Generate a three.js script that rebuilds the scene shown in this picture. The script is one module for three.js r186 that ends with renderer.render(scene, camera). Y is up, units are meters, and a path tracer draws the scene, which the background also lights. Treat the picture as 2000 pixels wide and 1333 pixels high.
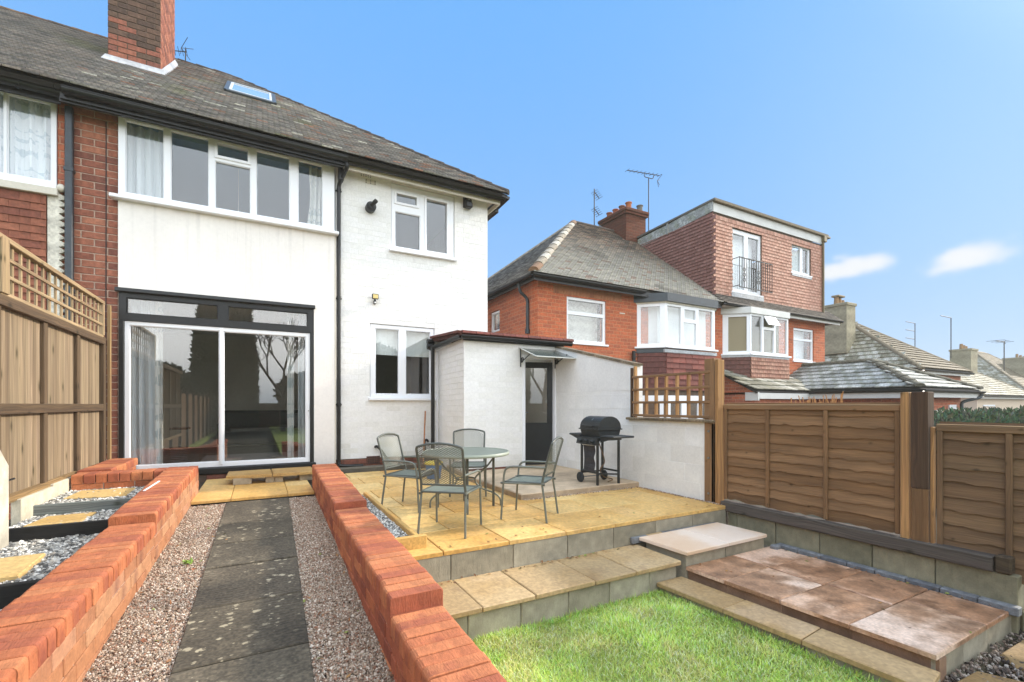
import * as THREE from 'three';
import { mergeGeometries } from 'three/addons/utils/BufferGeometryUtils.js';

// ---------------------------------------------------------------- camera, sky, sun, exposure
const scene = new THREE.Scene();
const camera = new THREE.PerspectiveCamera(82.62, 2000 / 1582, 0.1, 700);
camera.position.set(0, 1.1, 8.2);
const YAW = 28.7 * Math.PI / 180;
camera.lookAt(Math.sin(YAW), 1.1, 8.2 - Math.cos(YAW));
camera.setViewOffset(2000, 1582, 0, 0, 2000, 1333);          // a rising front: verticals stay vertical
const renderer = new THREE.WebGLRenderer({ antialias: true });
renderer.toneMapping = THREE.LinearToneMapping;
renderer.toneMappingExposure = 2.22;
renderer.shadowMap.enabled = true;

const SUN_AZ = 96, SUN_EL = 27;                              // degrees from the house's back (-z) towards +x
const sunDir = new THREE.Vector3(Math.cos(SUN_EL * Math.PI / 180) * Math.sin(SUN_AZ * Math.PI / 180), Math.sin(SUN_EL * Math.PI / 180), -Math.cos(SUN_EL * Math.PI / 180) * Math.cos(SUN_AZ * Math.PI / 180));
const sun = new THREE.DirectionalLight(new THREE.Color(1, 0.89, 0.74), 2.5);
sun.position.copy(sunDir).multiplyScalar(60);
sun.castShadow = true;
sun.shadow.radius = 6;
sun.shadow.mapSize.set(2048, 2048);
Object.assign(sun.shadow.camera, { left: -25, right: 25, top: 25, bottom: -25, near: 1, far: 140 });
scene.add(sun, sun.target);

scene.fog = new THREE.FogExp2(new THREE.Color(0.92, 0.87, 0.72), 0.002);   // winter haze over the far roofs

// ---------------------------------------------------------------- numbers
function rng(seed) { let s = seed >>> 0; return () => { s = (s + 0x6d2b79f5) | 0; let t = Math.imul(s ^ (s >>> 15), 1 | s); t = (t + Math.imul(t ^ (t >>> 7), 61 | t)) ^ t; return ((t ^ (t >>> 14)) >>> 0) / 4294967296; }; }
const lerp = (a, b, t) => a + (b - a) * t, clamp = (x, a = 0, b = 1) => Math.min(b, Math.max(a, x)), sstep = (a, b, x) => { const t = clamp((x - a) / (b - a)); return t * t * (3 - 2 * t); };
const hash = (x, y, s) => { let h = Math.imul(x, 374761393) ^ Math.imul(y, 668265263) ^ Math.imul(s, 974634777); h = Math.imul(h ^ (h >>> 13), 1274126177); h ^= h >>> 16; return (h >>> 0) / 4294967296; };
const mod = (a, n) => ((a % n) + n) % n;
function vnoise(x, y, px, py, s) {                            // value noise that repeats after px, py cells
  const xi = Math.floor(x), yi = Math.floor(y), fx = x - xi, fy = y - yi, u = fx * fx * (3 - 2 * fx), v = fy * fy * (3 - 2 * fy);
  const a = hash(mod(xi, px), mod(yi, py), s), b = hash(mod(xi + 1, px), mod(yi, py), s), c = hash(mod(xi, px), mod(yi + 1, py), s), d = hash(mod(xi + 1, px), mod(yi + 1, py), s);
  return lerp(lerp(a, b, u), lerp(c, d, u), v);
}
function fbm(x, y, px, py, oct, s) { let r = 0, a = 0.5, t = 0; for (let i = 0; i < oct; i++) { r += a * vnoise(x * px, y * py, px, py, s + i * 17); t += a; a *= 0.5; px *= 2; py *= 2; } return r / t; }

// sky: blue overhead, paler to the horizon and towards the sun, two thin clouds low on the right, a fill veil added out of view
{
  const W = 1024, H = 512, data = new Float32Array(W * H * 4), sd = sunDir;
  const cloud = (az, el, a0, e0, ra, re, tilt, s) => {
    const da = (az - a0), de = (el - e0) - tilt * da; let d = (da / ra) ** 2 + (de / (de < 0 ? re * 0.7 : re)) ** 2;
    const n = 0.6 * fbm(mod(az * 0.05, 1), mod(el * 0.12, 1), 8, 10, 5, s) + 0.4 * fbm(mod(az * 0.05 + el * 0.03, 1), mod(el * 0.12, 1), 22, 20, 4, s + 50);
    return sstep(1.15, 0.2, d + (n - 0.5) * 2.4);
  };
  for (let r = 0; r < H; r++) for (let c = 0; c < W; c++) {
    const el = ((r + 0.5) / H - 0.5) * Math.PI, ph = ((c + 0.5) / W - 0.5) * 2 * Math.PI, y = Math.sin(el), x = Math.cos(ph) * Math.cos(el), z = Math.sin(ph) * Math.cos(el);
    const az = Math.atan2(x, -z) * 180 / Math.PI, eld = el * 180 / Math.PI;
    const cs = clamp(x * sd.x + y * sd.y + z * sd.z, -1, 1), h = Math.max(0, y);
    const t = 1 - Math.exp(-h * 3.1);                          // 0 at the horizon, near 1 overhead
    let R = lerp(0.24, 0.056, t), G = lerp(0.335, 0.2, t), B = lerp(0.455, 0.455, t);
    const veil = 0.34 * Math.exp(-(1 - cs) * 8);             // brighter, whiter air round the sun
    R += veil * 0.34; G += veil * 0.32; B += veil * 0.26;
    const back = sstep(0.15, 1.0, z + 0.9 * y) * sstep(-0.05, 0.12, y);   // bright veil added overhead and behind the camera to fill the shaded walls
    const fillNoise = 0.8 + 0.45 * fbm((c + 0.5) / W, (r + 0.5) / H, 8, 6, 4, 5);
    const low = Math.exp(-((h / 0.3) ** 2));                    // the added veil is white low down, bluer above
    R = lerp(R, lerp(1.08, 1.7, low) * fillNoise, back * 0.92); G = lerp(G, lerp(1.19, 1.7, low) * fillNoise, back * 0.92); B = lerp(B, lerp(1.32, 1.66, low) * fillNoise, back * 0.92);
    const k = Math.max(cloud(az, eld, 64.6, 13.3, 4.1, 1.25, 0.02, 3), cloud(az, eld, 73.4, 12.6, 3.7, 1.25, 0.13, 9));
    R = lerp(R, 0.44, k * 0.9); G = lerp(G, 0.445, k * 0.9); B = lerp(B, 0.45, k * 0.9);
    if (y < 0) { const g = sstep(0, -0.06, y); R = lerp(R, 0.2, g); G = lerp(G, 0.2, g); B = lerp(B, 0.18, g); }
    data.set([R, G, B, 1], (r * W + c) * 4);
  }
  const sky = new THREE.DataTexture(data, W, H, THREE.RGBAFormat, THREE.FloatType);
  sky.mapping = THREE.EquirectangularReflectionMapping; sky.magFilter = THREE.LinearFilter; sky.needsUpdate = true;
  scene.background = sky; scene.environment = sky;
}

// ---------------------------------------------------------------- objects
const used = new Map(), base = new WeakMap();
function numbered(name) { const n = used.get(name) ?? 0; used.set(name, n + 1); return n ? name + '_' + String(n).padStart(3, '0') : name; }
function tag(o, label, category, group) { o.userData.label = label; o.userData.category = category; if (group) o.userData.group = group; return o; }
function thing(name, label, category, at = [0, 0, 0], turn = 0, group) {
  const o = new THREE.Group(); o.name = numbered(name); o.position.set(...at); o.rotation.y = turn; scene.add(o); base.set(o, new THREE.Vector3(...at));
  return tag(o, label, category, group);
}
function mesh(name, geo, mat, parent) {                       // geometry in the parent's own axes
  const m = new THREE.Mesh(Array.isArray(geo) ? merge(geo) : geo, mat); m.name = name; m.castShadow = m.receiveShadow = true; parent.add(m); base.set(m, new THREE.Vector3()); return m;
}
function part(name, geo, mat, parent) {                       // geometry in world places (parent not turned)
  const b = base.get(parent), g = Array.isArray(geo) ? merge(geo) : geo.clone();
  if (b && (b.x || b.y || b.z)) g.translate(-b.x, -b.y, -b.z);
  const m = mesh(name, g, mat, parent); base.set(m, b ?? new THREE.Vector3()); return m;
}
function struct(name, geo, mat) { const m = mesh(numbered(name), geo, mat, scene); m.userData.kind = 'structure'; return m; }
function piece(name, geo, mat, parent, at, turn = 0) {         // shares its geometry; at in world places
  const m = new THREE.Mesh(geo, mat), b = base.get(parent); m.name = name; m.castShadow = m.receiveShadow = true;
  m.position.set(at[0] - (b?.x ?? 0), at[1] - (b?.y ?? 0), at[2] - (b?.z ?? 0)); m.rotation.y = turn; parent.add(m); return m;
}
function copies(name, geo, mat, parent, list, kind = 'stuff', local = false) {  // list of [Matrix4, Color?] in world places
  const b = local ? undefined : base.get(parent); if (b) for (const [t] of list) { t.elements[12] -= b.x; t.elements[13] -= b.y; t.elements[14] -= b.z; }
  const m = new THREE.InstancedMesh(geo, mat, list.length); m.name = name; m.castShadow = m.receiveShadow = true;
  list.forEach(([t, c], i) => { m.setMatrixAt(i, t); if (c) m.setColorAt(i, c); });
  if (kind) m.userData.kind = kind; parent.add(m); return m;
}

// ---------------------------------------------------------------- geometry
const V = (x, y, z) => new THREE.Vector3(x, y, z);
class Tri {
  constructor() { this.p = []; this.n = []; this.u = []; }
  tri(a, b, c, out, uv) {
    const n = V().crossVectors(V().subVectors(b, a), V().subVectors(c, a)); if (n.lengthSq() < 1e-16) return this; n.normalize();
    const flip = out && n.dot(out) < 0; if (flip) n.negate();
    for (const q of flip ? [a, c, b] : [a, b, c]) { this.p.push(q.x, q.y, q.z); this.n.push(n.x, n.y, n.z); this.u.push(...(uv ? uv(q) : boxUV(q, n))); }
    return this;
  }
  quad(a, b, c, d, out, uv) { this.tri(a, b, c, out, uv); return this.tri(a, c, d, out, uv); }
  get geo() {
    const g = new THREE.BufferGeometry(); g.setAttribute('position', new THREE.Float32BufferAttribute(this.p, 3)); g.setAttribute('normal', new THREE.Float32BufferAttribute(this.n, 3)); g.setAttribute('uv', new THREE.Float32BufferAttribute(this.u, 2)); return g;
  }
}
function boxUV(q, n) { const x = Math.abs(n.x), y = Math.abs(n.y), z = Math.abs(n.z); return y >= x && y >= z ? [q.x, -q.z] : x >= z ? [q.z, q.y] : [q.x, q.y]; }
function cbox(w, h, d, c = 0.004) {                            // box with chamfered edges, centred
  const t = new Tri(), s = [w / 2, h / 2, d / 2]; c = Math.min(c, s[0] * 0.9, s[1] * 0.9, s[2] * 0.9);
  const P = (sg, ax) => { const q = [0, 1, 2].map((i) => sg[i] * (s[i] - (i === ax || c === 0 ? 0 : c))); return V(...q); };
  const E = [-1, 1];
  for (let a = 0; a < 3; a++) {
    const b = (a + 1) % 3, e = (a + 2) % 3;
    for (const sa of E) {
      const g = (sb, se) => { const k = []; k[a] = sa; k[b] = sb; k[e] = se; return P(k, a); }, o = V(); o.setComponent(a, sa);
      t.quad(g(-1, -1), g(1, -1), g(1, 1), g(-1, 1), o);
      if (c > 0) for (const sb of E) {
        const h2 = (se, ax) => { const k = []; k[a] = sa; k[b] = sb; k[e] = se; return P(k, ax); }, o2 = V(); o2.setComponent(a, sa); o2.setComponent(b, sb);
        t.quad(h2(-1, a), h2(1, a), h2(1, b), h2(-1, b), o2);
      }
    }
  }
  if (c > 0) for (const x of E) for (const y of E) for (const z of E) t.tri(P([x, y, z], 0), P([x, y, z], 1), P([x, y, z], 2), V(x, y, z));
  return t.geo;
}
const box = (x0, x1, y0, y1, z0, z1, c = 0.004) => { const g = cbox(x1 - x0, y1 - y0, z1 - z0, c); shiftUV(g, (x0 + x1) / 2, (y0 + y1) / 2, (z0 + z1) / 2); return g; };
function shiftUV(g, x, y, z) { g.translate(x, y, z); const p = g.attributes.position, n = g.attributes.normal, u = g.attributes.uv; for (let i = 0; i < p.count; i++) u.setXY(i, ...boxUV(V().fromBufferAttribute(p, i), V().fromBufferAttribute(n, i))); return g; }
function prism(pts, y0, y1, c = 0.004) {                       // convex plan [[x, z], ...] between two levels, top edge chamfered
  const n = pts.length, t = new Tri(), cx = pts.reduce((a, p) => a + p[0], 0) / n, cz = pts.reduce((a, p) => a + p[1], 0) / n;
  const ins = pts.map((p, i) => { const a = pts[(i + n - 1) % n], b = pts[(i + 1) % n]; const e = (u, v) => { const dx = v[0] - u[0], dz = v[1] - u[1], l = Math.hypot(dx, dz); let nx = -dz / l, nz = dx / l; if (nx * (cx - u[0]) + nz * (cz - u[1]) < 0) { nx = -nx; nz = -nz; } return [nx, nz]; }; const n1 = e(a, p), n2 = e(p, b), k = 1 + n1[0] * n2[0] + n1[1] * n2[1]; return [p[0] + (n1[0] + n2[0]) / k * c, p[1] + (n1[1] + n2[1]) / k * c]; });
  const up = V(0, 1, 0);
  for (let i = 0; i < n; i++) {
    const j = (i + 1) % n, A = pts[i], B = pts[j], o = V((A[0] + B[0]) / 2 - cx, 0, (A[1] + B[1]) / 2 - cz);
    t.quad(V(A[0], y0, A[1]), V(B[0], y0, B[1]), V(B[0], y1 - c, B[1]), V(A[0], y1 - c, A[1]), o);
    if (c > 0) t.quad(V(A[0], y1 - c, A[1]), V(B[0], y1 - c, B[1]), V(ins[j][0], y1, ins[j][1]), V(ins[i][0], y1, ins[i][1]), V(o.x, 1, o.z));
    if (i > 0 && i < n - 1) { t.tri(V(ins[0][0], y1, ins[0][1]), V(ins[i][0], y1, ins[i][1]), V(ins[j][0], y1, ins[j][1]), up); t.tri(V(pts[0][0], y0, pts[0][1]), V(A[0], y0, A[1]), V(B[0], y0, B[1]), V(0, -1, 0)); }
  }
  return t.geo;
}
function sweep(profile, A, B, up = V(0, 1, 0), caps = true) {  // closed convex-ish profile [[right, up], ...] along A-B
  A = A.isVector3 ? A : V(...A); B = B.isVector3 ? B : V(...B);
  const d = V().subVectors(B, A), L = d.length(); d.normalize(); const r = V().crossVectors(d, up).normalize(), u = V().crossVectors(r, d).normalize(), t = new Tri(), n = profile.length;
  const at = (q, o) => o.clone().addScaledVector(r, q[0]).addScaledVector(u, q[1]);
  const c = profile.reduce((a, q) => [a[0] + q[0] / n, a[1] + q[1] / n], [0, 0]), mid = V().addVectors(A, B).multiplyScalar(0.5), cen = at(c, mid);
  let acc = 0;
  for (let i = 0; i < n; i++) {
    const p = profile[i], q = profile[(i + 1) % n], l = Math.hypot(q[0] - p[0], q[1] - p[1]), a0 = acc; acc += l;
    const e = V().addScaledVector(r, q[1] - p[1]).addScaledVector(u, -(q[0] - p[0])), area = profile.reduce((s, x, k) => { const y = profile[(k + 1) % n]; return s + x[0] * y[1] - y[0] * x[1]; }, 0);
    if (area < 0) e.negate();
    const uv = (w) => { const s = V().subVectors(w, A); return [s.dot(d), a0 + Math.hypot(s.dot(r) - p[0], s.dot(u) - p[1])]; };
    t.quad(at(p, A), at(q, A), at(q, B), at(p, B), e, uv);
    if (caps && i > 0 && i < n - 1) { t.tri(at(profile[0], A), at(p, A), at(q, A), d.clone().negate()); t.tri(at(profile[0], B), at(p, B), at(q, B), d); }
  }
  return t.geo;
}
const bar = (A, B, w, h, up) => { const c = Math.min(w, h) * 0.12; return sweep([[-w / 2 + c, -h / 2], [w / 2 - c, -h / 2], [w / 2, -h / 2 + c], [w / 2, h / 2 - c], [w / 2 - c, h / 2], [-w / 2 + c, h / 2], [-w / 2, h / 2 - c], [-w / 2, -h / 2 + c]], A, B, up); };
function flat(g) { const q = g.index ? g.toNonIndexed() : g; for (const k of Object.keys(q.attributes)) if (!['position', 'normal', 'uv'].includes(k)) q.deleteAttribute(k); return q; }
function merge(list) { const g = list.map(flat); return g.length === 1 ? g[0] : mergeGeometries(g, false); }
function cyl(A, B, r0, r1 = r0, n = 12) {
  A = A.isVector3 ? A : V(...A); B = B.isVector3 ? B : V(...B); const d = V().subVectors(B, A), g = new THREE.CylinderGeometry(r1, r0, d.length(), n);
  g.applyQuaternion(new THREE.Quaternion().setFromUnitVectors(V(0, 1, 0), d.clone().normalize())); g.translate((A.x + B.x) / 2, (A.y + B.y) / 2, (A.z + B.z) / 2); return g;
}
const tube = (pts, r, seg = 24, n = 8, tension = 0.5) => new THREE.TubeGeometry(new THREE.CatmullRomCurve3(pts.map((p) => V(...p)), false, 'catmullrom', tension), seg, r, n);
function poly(pts, out) { const t = new Tri(), q = pts.map((p) => (p.isVector3 ? p : V(...p))); for (let i = 1; i < q.length - 1; i++) t.tri(q[0], q[i], q[i + 1], out); return t.geo; }
function slabFromPoly(pts, out, th) {                          // a flat polygon with thickness th behind it
  const q = pts.map((p) => V(...p)), o = out.clone().normalize(), r = q.map((p) => p.clone().addScaledVector(o, -th)), t = new Tri(), c = q.reduce((a, p) => a.add(p), V()).divideScalar(q.length);
  for (let i = 0; i < q.length; i++) { const j = (i + 1) % q.length; if (i > 0 && i < q.length - 1) { t.tri(q[0], q[i], q[j], o); t.tri(r[0], r[i], r[j], o.clone().negate()); } t.quad(q[i], q[j], r[j], r[i], V().addVectors(q[i], q[j]).multiplyScalar(0.5).sub(c)); }
  return t.geo;
}
function holed(x0, x1, y0, y1, holes) {                        // rectangle minus rectangles -> rectangles
  const xs = [...new Set([x0, x1, ...holes.flatMap((h) => [h[0], h[1]])])].filter((x) => x >= x0 && x <= x1).sort((a, b) => a - b), out = [];
  for (let i = 0; i < xs.length - 1; i++) {
    const m = (xs[i] + xs[i + 1]) / 2; let spans = [[y0, y1]];
    for (const h of holes) if (m > h[0] && m < h[1]) spans = spans.flatMap(([a, b]) => [[a, Math.min(b, h[2])], [Math.max(a, h[3]), b]].filter(([p, q]) => q - p > 1e-4));
    for (const [a, b] of spans) { const l = out.find((r) => r[1] === xs[i] && r[2] === a && r[3] === b); if (l) l[1] = xs[i + 1]; else out.push([xs[i], xs[i + 1], a, b]); }
  }
  return out;
}
// ---------------------------------------------------------------- textures and materials
function tex(n, fn, srgb = true) {
  const d = new Uint8Array(n * n * 4);
  for (let j = 0; j < n; j++) for (let i = 0; i < n; i++) { const c = fn((i + 0.5) / n, (j + 0.5) / n, i, j), o = (j * n + i) * 4, g = typeof c === 'number' ? [c, c, c] : c; for (let k = 0; k < 3; k++) d[o + k] = clamp(g[k], 0, 1) * 255; d[o + 3] = 255; }
  const t = new THREE.DataTexture(d, n, n, THREE.RGBAFormat); t.wrapS = t.wrapT = THREE.RepeatWrapping; t.magFilter = THREE.LinearFilter; t.minFilter = THREE.LinearMipmapLinearFilter; t.generateMipmaps = true;
  if (srgb) t.colorSpace = THREE.SRGBColorSpace; t.needsUpdate = true; return t;
}
const sized = (t, sx, sy = sx) => { const c = t.clone(); c.repeat.set(1 / sx, 1 / sy); c.needsUpdate = true; return c; };
function mat(color, o = {}) {
  const m = new (o.phys ? THREE.MeshPhysicalMaterial : THREE.MeshStandardMaterial)({ color, roughness: o.rough ?? 0.85, metalness: o.metal ?? 0 });
  const s = o.size ?? 1, sy = o.sizeY ?? s;
  if (o.map) m.map = sized(o.map, s, sy);
  if (o.bump) { m.bumpMap = sized(o.bump, o.bumpSize ?? s, o.bumpSizeY ?? sy); m.bumpScale = o.h ?? 0.003; }
  if (o.rmap) m.roughnessMap = sized(o.rmap, s, sy);
  if (o.side) m.side = THREE.DoubleSide;
  for (const k of ['transmission', 'thickness', 'ior', 'specularIntensity', 'clearcoat', 'clearcoatRoughness']) if (o[k] !== undefined) m[k] = o[k];
  return m;
}
const T = {};
T.grain = tex(512, (x, y) => { const a = fbm(x, y, 6, 6, 5, 1), b = fbm(x, y, 60, 60, 3, 7), s = vnoise(x * 150, y * 150, 150, 150, 33); return 0.72 + 0.3 * a + 0.24 * (b - 0.5) - (s > 0.9 ? 0.14 : 0); });
T.stain = tex(512, (x, y) => { const a = fbm(x, y, 5, 5, 5, 201), b = fbm(x, y, 22, 22, 4, 202), c = vnoise(x * 140, y * 140, 140, 140, 203), k = sstep(0.54, 0.7, a * 0.7 + b * 0.3), w = sstep(0.68, 0.78, fbm(x, y, 9, 9, 4, 204)); const v = 0.9 + 0.22 * (b - 0.5) + 0.1 * (c - 0.5) - 0.15 * k; return [lerp(v, 0.95, w * 0.25), lerp(v * (1 - 0.04 * k), 0.92, w * 0.3), lerp(v, 0.9, w * 0.35)]; });
T.fine = tex(256, (x, y) => fbm(x, y, 24, 24, 4, 11), false);
T.lumpy = tex(512, (x, y) => 0.6 * fbm(x, y, 7, 7, 3, 21) + 0.4 * fbm(x, y, 40, 40, 3, 22), false);
// streaks along u: timber grain with a few knots
T.wood = tex(1024, (x, y) => {
  let w = 0; for (const [kx, ky, r] of [[0.2, 0.3, 0.04], [0.71, 0.62, 0.05], [0.45, 0.88, 0.035], [0.9, 0.15, 0.04]]) { const dx = (x - kx) * 2.2, dy = y - ky, q = Math.hypot(dx, dy); w += Math.exp(-((q / r) ** 2)) * 0.75; }
  const warp = (fbm(x, y, 3, 4, 3, 40) - 0.5) * 0.16, g = fbm(x * 1, mod(y + warp, 1), 3, 64, 3, 41), l = fbm(x, y, 2, 10, 3, 42), f = vnoise(x * 16, y * 420, 16, 420, 43);
  const v = 0.62 + 0.42 * g + 0.18 * (l - 0.5) + 0.12 * (f - 0.5) - 0.45 * clamp(w); return [v, v * (1 - 0.05 * (1 - l)), v * (0.97 - 0.12 * clamp(w))];
});
T.woodH = tex(512, (x, y) => 0.6 * fbm(x, y, 3, 90, 3, 41) + 0.4 * fbm(x, y, 4, 24, 2, 44), false);
T.cloudy = tex(512, (x, y) => { const a = fbm(x, y, 3, 3, 5, 51), b = fbm(x, y, 14, 14, 4, 52), c = vnoise(x * 170, y * 170, 170, 170, 53); return 0.66 + 0.34 * a + 0.2 * (b - 0.5) + 0.06 * (c - 0.5) + 0.08; });
// yellow paving: sandy, browner where the wet stays
T.sand = tex(1024, (x, y) => { const a = fbm(x, y, 3, 3, 4, 61), b = fbm(x, y, 10, 10, 4, 62), f = fbm(x, y, 90, 90, 2, 63), k = sstep(0.5, 0.75, a), d = sstep(0.6, 0.8, b) * 0.3, p = sstep(0.58, 0.75, fbm(x, y, 4, 4, 4, 64)) * 0.5; const v = 0.9 + 0.2 * (f - 0.5); return [lerp(lerp(1, 0.94, k) - d * 0.25, 0.98, p) * v, lerp(lerp(0.96, 0.87, k) - d * 0.28, 0.95, p) * v, lerp(lerp(0.88, 0.74, k) - d * 0.25, 0.96, p) * v]; });
T.woodSoft = tex(1024, (x, y) => { let w = 0; for (const [kx, ky, r] of [[0.3, 0.2, 0.03], [0.74, 0.55, 0.035], [0.12, 0.8, 0.025]]) { const dx = (x - kx) * 2.6, dy = y - ky; w += Math.exp(-((Math.hypot(dx, dy) / r) ** 2)) * 0.7; } const warp = (fbm(x, y, 4, 4, 3, 140) - 0.5) * 0.1, g = fbm(x, mod(y + warp, 1), 4, 90, 3, 141), l = fbm(x, y, 3, 7, 4, 142), f = vnoise(x * 24, y * 500, 24, 500, 143); const v = 0.78 + 0.2 * (g - 0.5) + 0.26 * (l - 0.5) + 0.1 * (f - 0.5) - 0.35 * clamp(w); return [v, v * 0.985, v * (0.96 - 0.1 * clamp(w))]; });
// riven stone with a crust of frost: colour of the stone shows in the melted patches
T.frost = tex(1024, (x, y) => { const a = fbm(x, y, 3, 3, 5, 71), b = fbm(x, y, 16, 16, 4, 72), f = fbm(x, y, 120, 120, 2, 73), r = fbm(x, y, 5, 26, 3, 74), k = 0.85 * sstep(0.36, 0.72, a * 0.75 + b * 0.25 + (r - 0.5) * 0.16); const s = 0.8 + 0.5 * (b - 0.5) + 0.2 * (f - 0.5); return [lerp(0.80 * s, 0.93 + 0.2 * (f - 0.5), k), lerp(0.67 * s, 0.90 + 0.2 * (f - 0.5), k), lerp(0.56 * s, 0.88 + 0.2 * (f - 0.5), k)]; });
T.pad = tex(512, (x, y) => { const a = fbm(x, y, 2, 2, 4, 171), b = fbm(x, y, 30, 30, 3, 172), k = sstep(0.72, 0.36, a + (b - 0.5) * 0.1); return [lerp(0.90, 0.97, k), lerp(0.80, 0.93, k), lerp(0.70, 0.90, k)]; });
// dark riven path slab with pale lichen rings
{
  const R = rng(5), spots = []; for (let i = 0; i < 300; i++) spots.push([R(), R(), 0.004 + 0.018 * R() ** 1.8, R()]);
  const cells = new Map(); spots.forEach((s) => { for (let i = -1; i <= 1; i++) for (let j = -1; j <= 1; j++) { const k = mod(Math.floor(s[0] * 24) + i, 24) * 24 + mod(Math.floor(s[1] * 24) + j, 24); if (!cells.has(k)) cells.set(k, []); cells.get(k).push(s); } });
  T.path = tex(1024, (x, y) => {
    const a = fbm(x, y, 4, 4, 4, 81), f = fbm(x, y, 110, 110, 3, 82); let v = 0.44 + 0.28 * (a - 0.5) + 0.3 * (f - 0.5), l = 0; const cl = sstep(0.36, 0.54, fbm(x, y, 5, 5, 3, 86));
    for (const s of cells.get(Math.floor(x * 24) * 24 + Math.floor(y * 24)) ?? []) { let dx = Math.abs(x - s[0]), dy = Math.abs(y - s[1]); dx = Math.min(dx, 1 - dx); dy = Math.min(dy, 1 - dy); const q = Math.hypot(dx, dy * 1.5) / s[2] + (f - 0.5) * 1.6; l = Math.max(l, sstep(1.1, 0.6, q) * (0.75 + 0.25 * s[3])); }
    l *= 0.12 + 0.88 * cl;
    return [lerp(v * 1.04, 0.97, l), lerp(v * 0.99, 0.95, l), lerp(v * 0.93, 0.9, l)];
  });
  T.ribs = tex(512, (x, y) => 0.5 + 0.3 * Math.sin((y * 40 + (fbm(x, y, 5, 5, 3, 84) - 0.5) * 2.2) * 2 * Math.PI) + 0.5 * (fbm(x, y, 40, 40, 3, 83) - 0.5), false);
}
// brick bond for walls too far off to tell the bricks apart: 4 x 12 bricks a tile
function bondTex(seed, bw, mortar, pal) {
  const cols = 4, rows = 12;
  const f = (x, y) => { const r = Math.floor(y * rows), fy = y * rows - r, sx = x * cols + (r % 2) * 0.5, c = Math.floor(sx), fx = sx - c, id = hash(mod(c, cols), r, seed); const e = Math.min(fx * 2.9, (1 - fx) * 2.9, fy, 1 - fy); return [e, id]; };
  const t = tex(512, (x, y) => { const [e, id] = f(x, y), m = sstep(0.05, 0.1, e), g = 0.85 + 0.3 * fbm(x, y, 40, 40, 3, seed + 2), c = pal[Math.floor(id * pal.length)]; return [0, 1, 2].map((k) => lerp(mortar[k], c[k] * g, m)); });
  const b = tex(512, (x, y) => { const [e] = f(x, y); return sstep(0.03, 0.13, e) * 0.8 + 0.2 * fbm(x, y, 50, 50, 2, seed + 5); }, false);
  return [t, b];
}
[T.bond, T.bondH] = bondTex(101, 0, [0.72, 0.53, 0.43], [[0.70, 0.40, 0.29], [0.74, 0.43, 0.31], [0.67, 0.385, 0.28], [0.72, 0.415, 0.295], [0.64, 0.375, 0.285]]);
T.patina = tex(512, (x, y) => { const a = fbm(x, y, 5, 5, 5, 91), b = fbm(x, y, 30, 30, 3, 92), m = sstep(0.62, 0.72, fbm(x, y, 8, 8, 4, 93)); const v = 0.55 + 0.6 * a * b + 0.2 * b; return [lerp(v, 0.55, m * 0.3), lerp(v, 0.58, m * 0.3), lerp(v, 0.42, m * 0.3)]; });
T.render = tex(512, (x, y) => 0.93 + 0.1 * (fbm(x, y, 3, 3, 5, 95) - 0.5) + 0.05 * (fbm(x, y, 60, 60, 2, 96) - 0.5));
T.floral = tex(512, (x, y) => { const n = fbm(x, y, 5, 7, 3, 97), k = sstep(0.6, 0.66, n) * sstep(0.82, 0.7, n); return [lerp(1, 0.84, k), lerp(1, 0.88, k), lerp(1, 0.9, k)]; });

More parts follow.
